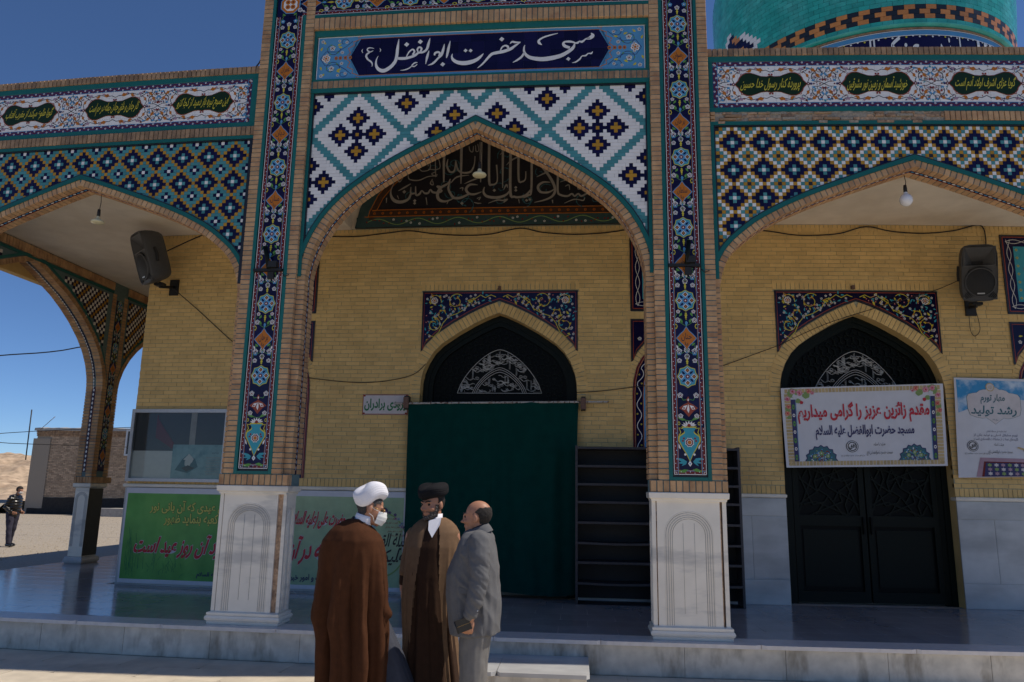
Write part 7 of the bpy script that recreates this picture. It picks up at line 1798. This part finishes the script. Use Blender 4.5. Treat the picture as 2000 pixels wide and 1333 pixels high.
def curtain():
    r = thing('curtain_rod', 'worn white painted steel rod on dark brackets above the green curtain', 'curtain rod', (-1.1, 10.2, 2.87)); WARP.add(r)
    g = Geo(); g.tube([(-2.60, 10.22, 2.845), (.34, 10.22, 2.885)], .014, 'rod_paint', 8); g.build('rod', r)
    for x in (-2.43, .0):
        g = Geo(); g.box(x - .03, x + .03, 10.20, WALL - .004, 2.77, 2.95, 'speaker_black'); g.box(x - .036, x + .036, 10.185, 10.20, 2.78, 2.93, 'rust'); g.build('bracket', r)
    t = thing('curtain', 'dark green cloth curtain closing the centre doorway', 'curtain', (-1.25, 10.22, 1.6)); WARP.add(t)
    g = Geo(); nx, nz = 260, 40; vs = []; rb = random.Random(2); ph = [rb.uniform(0, 6) for _ in range(6)]
    for j in range(nz + 1):
        for i in range(nx + 1):
            u, v = i / nx, j / nz; x = -2.395 + u * (2.33 - .05 * (1 - v) * (u > .5)) ; z = 2.845 - (1 - v) * (2.49 + .02 * math.sin(u * 9)) + .035 * u - .012 * v * v * abs(math.sin(u * PI * 8.3)); k = (.4 + .6 * (1 - v))
            d = .024 * math.sin(u * 34 + ph[0] + .9 * math.sin(v * 3)) + .016 * math.sin(u * 57 + ph[1] + v) + .034 * math.sin(u * 13 + ph[2] + v * 1.4) + .010 * mnoise.noise(Vector((u * 20, v * 6, 0)))
            vs.append((x + .008 * math.sin(v * 5 + u * 20), 10.22 + d * k, z))
    g.add(vs, [(j * (nx + 1) + i, j * (nx + 1) + i + 1, (j + 1) * (nx + 1) + i + 1, (j + 1) * (nx + 1) + i) for j in range(nz) for i in range(nx)], 'curtain', True); g.build('cloth', t)
    for i in range(9): g = Geo(); x = -2.36 + i * .28; g.lathe([(.019, -.004), (.023, 0), (.019, .004), (.015, 0), (.019, -.004)], (0, 0, 0), 'rust', 12); g.v = [(x + v[2], 10.22 + v[0], 2.86 + .006 * i * .3 + v[1]) for v in g.v]; g.build('ring', t)
def shoe_rack():
    t = thing('shoe_rack', 'tall dark steel shoe rack with eight open shelves behind the right pillar', 'shelf', (.93, 10.05, ZF)); WARP.add(t)
    x0, x1, y0, y1 = -.105, 1.985, 9.92, 10.28; zs = [.315, .58, .83, 1.07, 1.32, 1.575, 1.80, 2.03, 2.265]
    for a, b in ((x0, x0 + .03), (x1 - .03, x1), ((x0 + x1) / 2 - .015, (x0 + x1) / 2 + .015)): g = Geo(); g.box(a, b, y0, y1, ZF, 2.28, 'rack_metal'); g.build('side_panel', t)
    for i, z in enumerate(zs):
        for a, b in ((x0 + .031, (x0 + x1) / 2 - .016), ((x0 + x1) / 2 + .016, x1 - .031)):
            g = Geo(); n = 8; vs = []
            for k in range(n + 1):
                u = k / n; s = -.012 * math.sin(PI * u) * (i in (1, 3)); vs += [(a + (b - a) * u, y0 - .002, z + s), (a + (b - a) * u, y1 - .02, z + s), (a + (b - a) * u, y0 - .002, z - .026 + s)]
            fs = [];
            for k in range(n): fs += [(3 * k, 3 * k + 3, 3 * k + 4, 3 * k + 1), (3 * k + 2, 3 * k + 5, 3 * k + 3, 3 * k)]
            g.add(vs, fs, 'rack_metal'); g.box(a, b, y0, y1 - .02, z - .03, z - .027, 'rack_metal'); g.build('shelf', t)
    g = Geo(); g.box(x0 + .03, x1 - .03, y1 - .008, y1, ZF + .04, 2.27, 'speaker_black'); g.build('back_panel', t)
def speaker(label, c0, yaw, pitch, bracket):
    t = thing('loudspeaker', label, 'loudspeaker', c0, 'grey loudspeakers on the mosque wall'); WARP.add(t)
    M = Matrix.Translation(c0) @ Matrix.Rotation(yaw, 4, 'Z') @ Matrix.Rotation(pitch, 4, 'X')
    W, H, D = .225, .375, .36   # half width, half height, depth; front at y=0 facing -y
    def add(g, name, parent=t): g.v = [tuple(M @ Vector(v)) for v in g.v]; return g.build(name, parent)
    # cabinet: rounded, narrowing to the back
    g = Geo(); n = 40; vs = []; fs = []
    rows = [(0.012, .93, .95), (0, .97, .98), (.03, 1, 1), (.10, 1.0, 1.0), (.2, .90, .97), (.30, .72, .90), (.345, .60, .82), (.355, .50, .75)]
    def ringp(y, kw, kh, e=5.5):
        P = []
        for j in range(n): a = 2 * PI * j / n; q = (abs(math.cos(a)) ** e + abs(math.sin(a)) ** e) ** (-1 / e); P.append((W * kw * q * math.cos(a), y, H * kh * q * math.sin(a)))
        return P
    for y, kw, kh in rows: vs += ringp(y, kw, kh)
    for i in range(len(rows) - 1):
        for j in range(n): fs.append((i * n + j, i * n + (j + 1) % n, (i + 1) * n + (j + 1) % n, (i + 1) * n + j))
    fs.append(tuple(range((len(rows) - 1) * n, len(rows) * n))); g.add(vs, fs, 'speaker_grey', True); 
    # baffle: horn recess on top, woofer ring below
    g.add([(-W * .93, .012, -H * .95), (W * .93, .012, -H * .95), (W * .93, .012, .085), (-W * .93, .012, .085)], [(0, 1, 2, 3)], 'speaker_grey')
    hx, hz0, hz1 = .185, .10, .335; ix, iz0, iz1 = .07, .115, .155; d = .11
    o = [(-W * .9, .012, .085), (W * .9, .012, .085), (W * .9, .012, H * .93), (-W * .9, .012, H * .93)]; m_ = [(-hx, .004, hz0), (hx, .004, hz0), (hx, .004, hz1), (-hx, .004, hz1)]; i_ = [(-ix, d, iz0), (ix, d, iz0), (ix, d, iz1), (-ix, d, iz1)]
    g.add(o + m_ + i_, [(k, (k + 1) % 4, 4 + (k + 1) % 4, 4 + k) for k in range(4)] + [(4 + k, 4 + (k + 1) % 4, 8 + (k + 1) % 4, 8 + k) for k in range(4)], 'speaker_grey'); cab = add(g, 'cabinet')
    g = Geo(); g.add([(-ix, d + .001, iz0), (ix, d + .001, iz0), (ix, d + .001, iz1), (-ix, d + .001, iz1)], [(0, 1, 2, 3)], 'speaker_black'); add(g, 'horn_throat', cab)
    zc = -.125; g = Geo(); g.lathe([(.195, .010), (.192, -.012), (.182, -.016), (.176, -.006)], (0, 0, zc), 'speaker_grey', 40, axis='y'); add(g, 'woofer_ring', cab)
    g = Geo(); g.lathe([(.177, -.006), (.12, -.016), (.06, -.021), (.001, -.023)], (0, 0, zc), 'speaker_black', 40, axis='y'); add(g, 'grille', cab)
    g = Geo(); g.tube([(.197 * math.cos(a), -.004, zc + .197 * math.sin(a)) for a in np.linspace(.75, PI - .75, 14)], .010, 'speaker_black', 6); add(g, 'arch_slot', cab)
    g = Geo()
    for s in (-1, 1):
        for k in range(4):
            u0 = .205 - k * .022; g.obox((s * (.185 - k * .018), .006, -.315 + k * .010), (.012, .008, .05 + .014 * k), s * .7, 'speaker_black')
    add(g, 'port_slots', cab)
    g = Geo(); g.box(-.045, .045, -.022, -.019, zc - .155, zc - .138, 'alu'); add(g, 'badge', cab)
    for s in (-1, 1):
        g = Geo(); g.tube([(s * W * .99, .14, .10), (s * (W * .93 + .012), .16, .0), (s * W * .99, .14, -.10)], .022, 'speaker_black', 8); add(g, 'side_handle', cab)
    g = Geo(); b0, b1 = bracket
    g.box(b1[0] - .07, b1[0] + .07, WALL - .03, WALL - .002, b1[2] - .12, b1[2] + .12, 'speaker_black'); 
    p0 = M @ Vector((0, .2, -H)); g.tube([p0, (p0.x, p0.y, p0.z - .07), (b1[0], WALL - .03, b1[2])], .022, 'speaker_black', 8); g.box(p0.x - .07, p0.x + .07, p0.y - .05, p0.y + .05, p0.z - .055, p0.z - .02, 'speaker_black'); g.build('wall_bracket', t)
    return t
def lamps():
    for kind, lb, c, ztop in (('disc', 'pale shallow disc lamp hanging in the left arch', (-5.80, 8.0, 4.77), 5.16), ('disc', 'pale shallow disc lamp hanging in the middle of the portal arch', (-1.17, 8.0, 5.20), 5.68), ('globe', 'white globe bulb hanging in the right arch', (3.50, 8.0, 4.87), 5.16)):
        t = thing('hanging_lamp', lb, 'lamp', (c[0], c[1], c[2]), 'lamps hung under the arches'); WARP.add(t)
        x, y, z = c
        g = Geo(); g.tube([(x, y, ztop), (x + .012, y, (z + ztop) / 2 + .05), (x + .0, y, z + .10)], .0045, 'cable', 6); g.build('cord', t)
        g = Geo(); g.lathe([(.001, .16), (.016, .158), (.020, .12), (.020, .07), (.016, .065)], (x, y, z), 'cable', 16); g.build('socket', t)
        g = Geo()
        if kind == 'disc': g.lathe([(.018, .075), (.024, .05), (.030, .035), (.074, .012), (.080, .0), (.074, -.012), (.03, -.020), (.001, -.022)], (x, y, z), 'lamp_cream', 28); g.build('disc_bulb', t)
        else:
            pr = [(.020, .075), (.026, .055)] + [(.068 * math.cos(a) * (1 + .02 * math.sin(a * 22)), .068 * math.sin(a) * 1.05 - .012) for a in np.linspace(1.15, -PI / 2 + .02, 22)]; g.lathe(pr, (x, y, z), 'bulb', 28); g.build('globe_bulb', t)
def cable_thing(label, strands, r=.009, nm='cable'):
    g = Geo()
    for P in strands:
        P = [Vector(p) for p in P]; Q = []
        for i in range(len(P) - 1):
            p0, p1, p2, p3 = P[max(i - 1, 0)], P[i], P[i + 1], P[min(i + 2, len(P) - 1)]
            for k in range(5): tt = k / 5; Q.append(.5 * ((2 * p1) + (p2 - p0) * tt + (2 * p0 - 5 * p1 + 4 * p2 - p3) * tt ** 2 + (3 * p1 - p0 - 3 * p2 + p3) * tt ** 3))
        Q.append(P[-1]); g.tube(Q, r, 'cable', 6)
    o = g.build(nm, None, label, 'cable', loc=tuple(g.v[0])); return o
def cables():
    y = WALL - .02
    W1 = [(x, y, z) for x, z in ((-3.9, 5.32), (-3.722, 5.329), (-3.291, 5.318), (-2.829, 5.362), (-2.524, 5.386), (-2.141, 5.331), (-1.688, 5.299), (-1.315, 5.315), (-.901, 5.394), (-.575, 5.327), (-.136, 5.291), (.3, 5.31), (.648, 5.36), (.9, 5.39))]
    W2 = [(x, y, z) for x, z in ((1.6, 5.40), (2.486, 5.337), (2.943, 5.27), (3.225, 5.263), (3.58, 5.295), (3.941, 5.395), (4.289, 5.33), (4.71, 5.304), (5.138, 5.346), (5.515, 5.434), (5.58, 5.25), (5.55, 5.05))]
    for o in (cable_thing('black cable sagging in loops along the wall under the portal tympanum', [W1]), cable_thing('black cable swagged under the ceiling of the right bay down to the loudspeaker', [W2]),
              cable_thing('thin dark wire rising from the right pillar over the right door to the loudspeaker', [[(1.6, y, 3.30), (1.95, y, 3.426), (2.649, y - .03, 3.687)], [(2.649, y - .03, 3.687), (3.286, y - .04, 3.985), (4.064, y - .03, 4.244), (4.819, y - .02, 4.485), (5.271, y - .08, 4.688)]], .005, 'wire'),
              cable_thing('thin sagging wire on the left of the centre door arch', [[(-4.2, y, 3.27), (-3.773, y, 3.204), (-3.166, y, 3.152), (-2.722, y, 3.181), (-2.373, y, 3.268), (-2.20, y, 3.42)]], .005, 'wire'),
              cable_thing('short thin wire on the right of the centre door arch', [[(-.085, y, 3.024), (.2, y, 3.04), (.666, y, 3.099), (.9, y, 3.13)]], .005, 'wire'),
              cable_thing('black cable slanting from the left loudspeaker down to the left pillar', [[(-6.12, y - .12, 4.60), (-5.70, y, 4.25), (-5.164, y, 3.807), (-4.9, y, 3.62)]], .006, 'wire'),
              cable_thing('thick black cable from the left loudspeaker up to the arch', [[(-6.33, 9.98, 4.95), (-5.837, y, 5.38), (-5.6, y, 5.43)]], .009),
              cable_thing('loop of thin black wire hanging under the right loudspeaker', [[(5.245, y, 4.26), (5.236, y, 3.971), (5.26, y, 3.87), (5.305, y, 3.855), (5.37, y, 3.96), (5.33, y, 4.26)]], .004, 'wire')):
        WARP.add(o)
    cable_thing('overhead power line crossing the sky behind the side arcade', [[(-45, 28, 4.6), (-23.434, 25, 5.947), (-19.022, 25, 6.299), (-16.683, 25, 6.60), (-8, 25, 7.2)]], .022, 'power_line')
    cable_thing('pair of pale wires running to the cornice of the brick outbuilding', [[(-60, 30, 3.6), (-28.336, 30, 3.458), (-27.056, 30, 3.446), (-22.985, 30, 3.836), (-15, 34, 4.6)], [(-60, 30, 3.5), (-28.319, 30, 3.384), (-23.05, 30, 3.298), (-15, 34, 3.3)]], .014, 'power_line')
    o = cable_thing('black wire slanting from the left parapet up to the side of the portal', [[(-4.6, 7.95, 6.2), (-3.963, 7.9, 6.569), (-3.806, 7.85, 6.738)]], .008, 'wire'); WARP.add(o)
def brackets():
    for sx, lb in ((1, 'dark steel floodlight bracket with a leaning tube on the right pillar'), (-1, 'dark steel floodlight bracket with a leaning tube on the left pillar')):
        c = 1.06 if sx > 0 else 2 * XC - 1.06
        t = thing('bracket', lb, 'bracket', (c, F - .02, 4.03), 'steel brackets on the pillars'); WARP.add(t)
        g = Geo(); g.box(c - .165, c + .165, F - .03, F + .012, 4.015, 4.045, 'speaker_black'); g.build('cross_bar', t)
        g = Geo(); dx = .055 if sx > 0 else -.045; g.tube([(c + .02, F - .035, 4.04), (c + dx * .8, F - .05, 4.29)], .024, 'door_metal', 12); g.build('tube', t)
        g = Geo(); g.box(c + .01, c + .11, F - .06, F + .01, 4.05, 4.12, 'cable'); g.box(c + .0, c + .07, F - .02, F + .01, 3.93, 4.01, 'cable'); g.build('clamp', t)
        g = Geo(); g.tube([(c + .17, F - .01, 3.99), (c + .20, F - .02, 3.95), (c + .25, F - .02, 3.97)], .005, 'cable', 5); g.build('wire_end', t)
    for x, z in ((-1.18, 4.50), (3.70, 4.51)):
        t = thing('hook', 'small dark hook above the %s door spandrel' % ('centre' if x < 0 else 'right'), 'hook', (x, WALL - .03, z)); WARP.add(t)
        g = Geo(); g.box(x - .02, x + .02, WALL - .05, WALL - .003, z - .02, z + .03, 'rust'); g.build('plate', t); g = Geo(); g.tube([(x - .0, WALL - .05, z), (x - .01, WALL - .07, z - .01), (x - .035, WALL - .07, z - .03)], .005, 'rust', 5); g.build('prong', t)
    t = thing('camera_arm', 'short dark arm sticking out of the slim side arcade pillar towards the sky', 'bracket', (-8.98, 13.3, 3.2)); WARP.add(t)
    g = Geo(); g.tube([(-8.98, 13.1, 4.02), (-9.12, 13.05, 4.16)], .035, 'speaker_black', 8); g.build('arm', t); g = Geo(); sphere(g, (-9.0, 13.05, 3.92), .03, None, 5); g.names = ['cable']; g.build('clip', t)
# ------------------------------------------------------------------ assemble
ground(); hills(); brick_house()
pillar(1, 'right portal pillar with its floral tile band and marble pedestal'); pillar(-1, 'left portal pillar with its floral tile band and split marble pedestal')
portal()
wing(1, 'right arcade with a white scroll frieze and a strip of broken brick below it', ['پروردۀ کنار رسول خدا حسین', 'خورشید آسمان و زمین نور مشرقین', 'گویا عزای اشرف اولاد آدم است'])
wing(-1, 'left arcade with a white scroll frieze over turquoise diamond tiles', ['این صبح تیره باز دمید از کجا کزو', 'کار جهان و خلق جهان جمله در هم است', 'گویا طلوع میکند از مغرب آفتاب'])
corner_piers(); side_arcade(); ceilings(); wall(); dome()
curtain(); shoe_rack(); green_banner(); notice_board(); door_sign(); white_banner(); blue_poster()
speaker('grey loudspeaker on a wall bracket at the right edge beside the niche panel', (5.20, 9.86, 4.60), math.radians(-10), math.radians(14), (None, (5.27, 0, 4.25)))
speaker('grey loudspeaker turned sideways on a wall bracket under the left ceiling', (-6.30, 9.68, 4.86), math.radians(-38), math.radians(20), (None, (-6.12, 0, 4.60)))
lamps(); cables(); brackets()
person_cloak(); person_black_turban(); person_suit(); person_far()
# bend the whole front by the same faint curve
bpy.data.scenes.remove(TS)
KIDS = {}
for o_ in bpy.data.objects:
    if o_.parent is not None: KIDS.setdefault(o_.parent.name, []).append(o_)
def desc(o):
    for c in KIDS.get(o.name, []): yield c; yield from desc(c)
def long_cut(me, ox):
    """cut long faces every 0.3 m so that they can follow the curve"""
    if not len(me.polygons) or len(me.vertices) > 90000: return
    co = np.empty(len(me.vertices) * 3, 'f'); me.vertices.foreach_get('co', co); X = co[::3]
    if X.max() - X.min() < .6: return
    lt = np.empty(len(me.polygons), 'i'); ls = np.empty(len(me.polygons), 'i'); me.polygons.foreach_get('loop_total', lt); me.polygons.foreach_get('loop_start', ls)
    lv = np.empty(len(me.loops), 'i'); me.loops.foreach_get('vertex_index', lv); lx = X[lv]; dx = np.maximum.reduceat(lx, ls) - np.minimum.reduceat(lx, ls)
    if dx.max() < .45: return
    bm = bmesh.new(); bm.from_mesh(me); x = math.ceil((X.min() + .05) / .3) * .3
    while x < X.max():
        fs = [f for f in bm.faces if min(v.co.x for v in f.verts) < x - .02 and max(v.co.x for v in f.verts) > x + .02 and max(v.co.x for v in f.verts) - min(v.co.x for v in f.verts) > .4]
        if fs: bmesh.ops.bisect_plane(bm, geom=fs + list({e for f in fs for e in f.edges}) + list({v for f in fs for v in f.verts}), plane_co=(x, 0, 0), plane_no=(1, 0, 0))
        x += .3
    bm.to_mesh(me); bm.free(); me.update()
for root in WARP:
    for o in [root] + list(desc(root)):
        if o.type != 'MESH': continue
        P = wloc(o)
        if o.data.users > 1 or o.scale.x != 1:
            o.location.y += wy(P.x); o.rotation_euler.z += math.atan(wdy(P.x))
        else:
            me = o.data; long_cut(me, P.x); n = len(me.vertices); a = np.empty(n * 3, 'f'); me.vertices.foreach_get('co', a); a = a.reshape(-1, 3)
            a[:, 1] += .00645 * (a[:, 0] + P.x + 1.14) ** 2; me.vertices.foreach_set('co', a.ravel()); me.update()
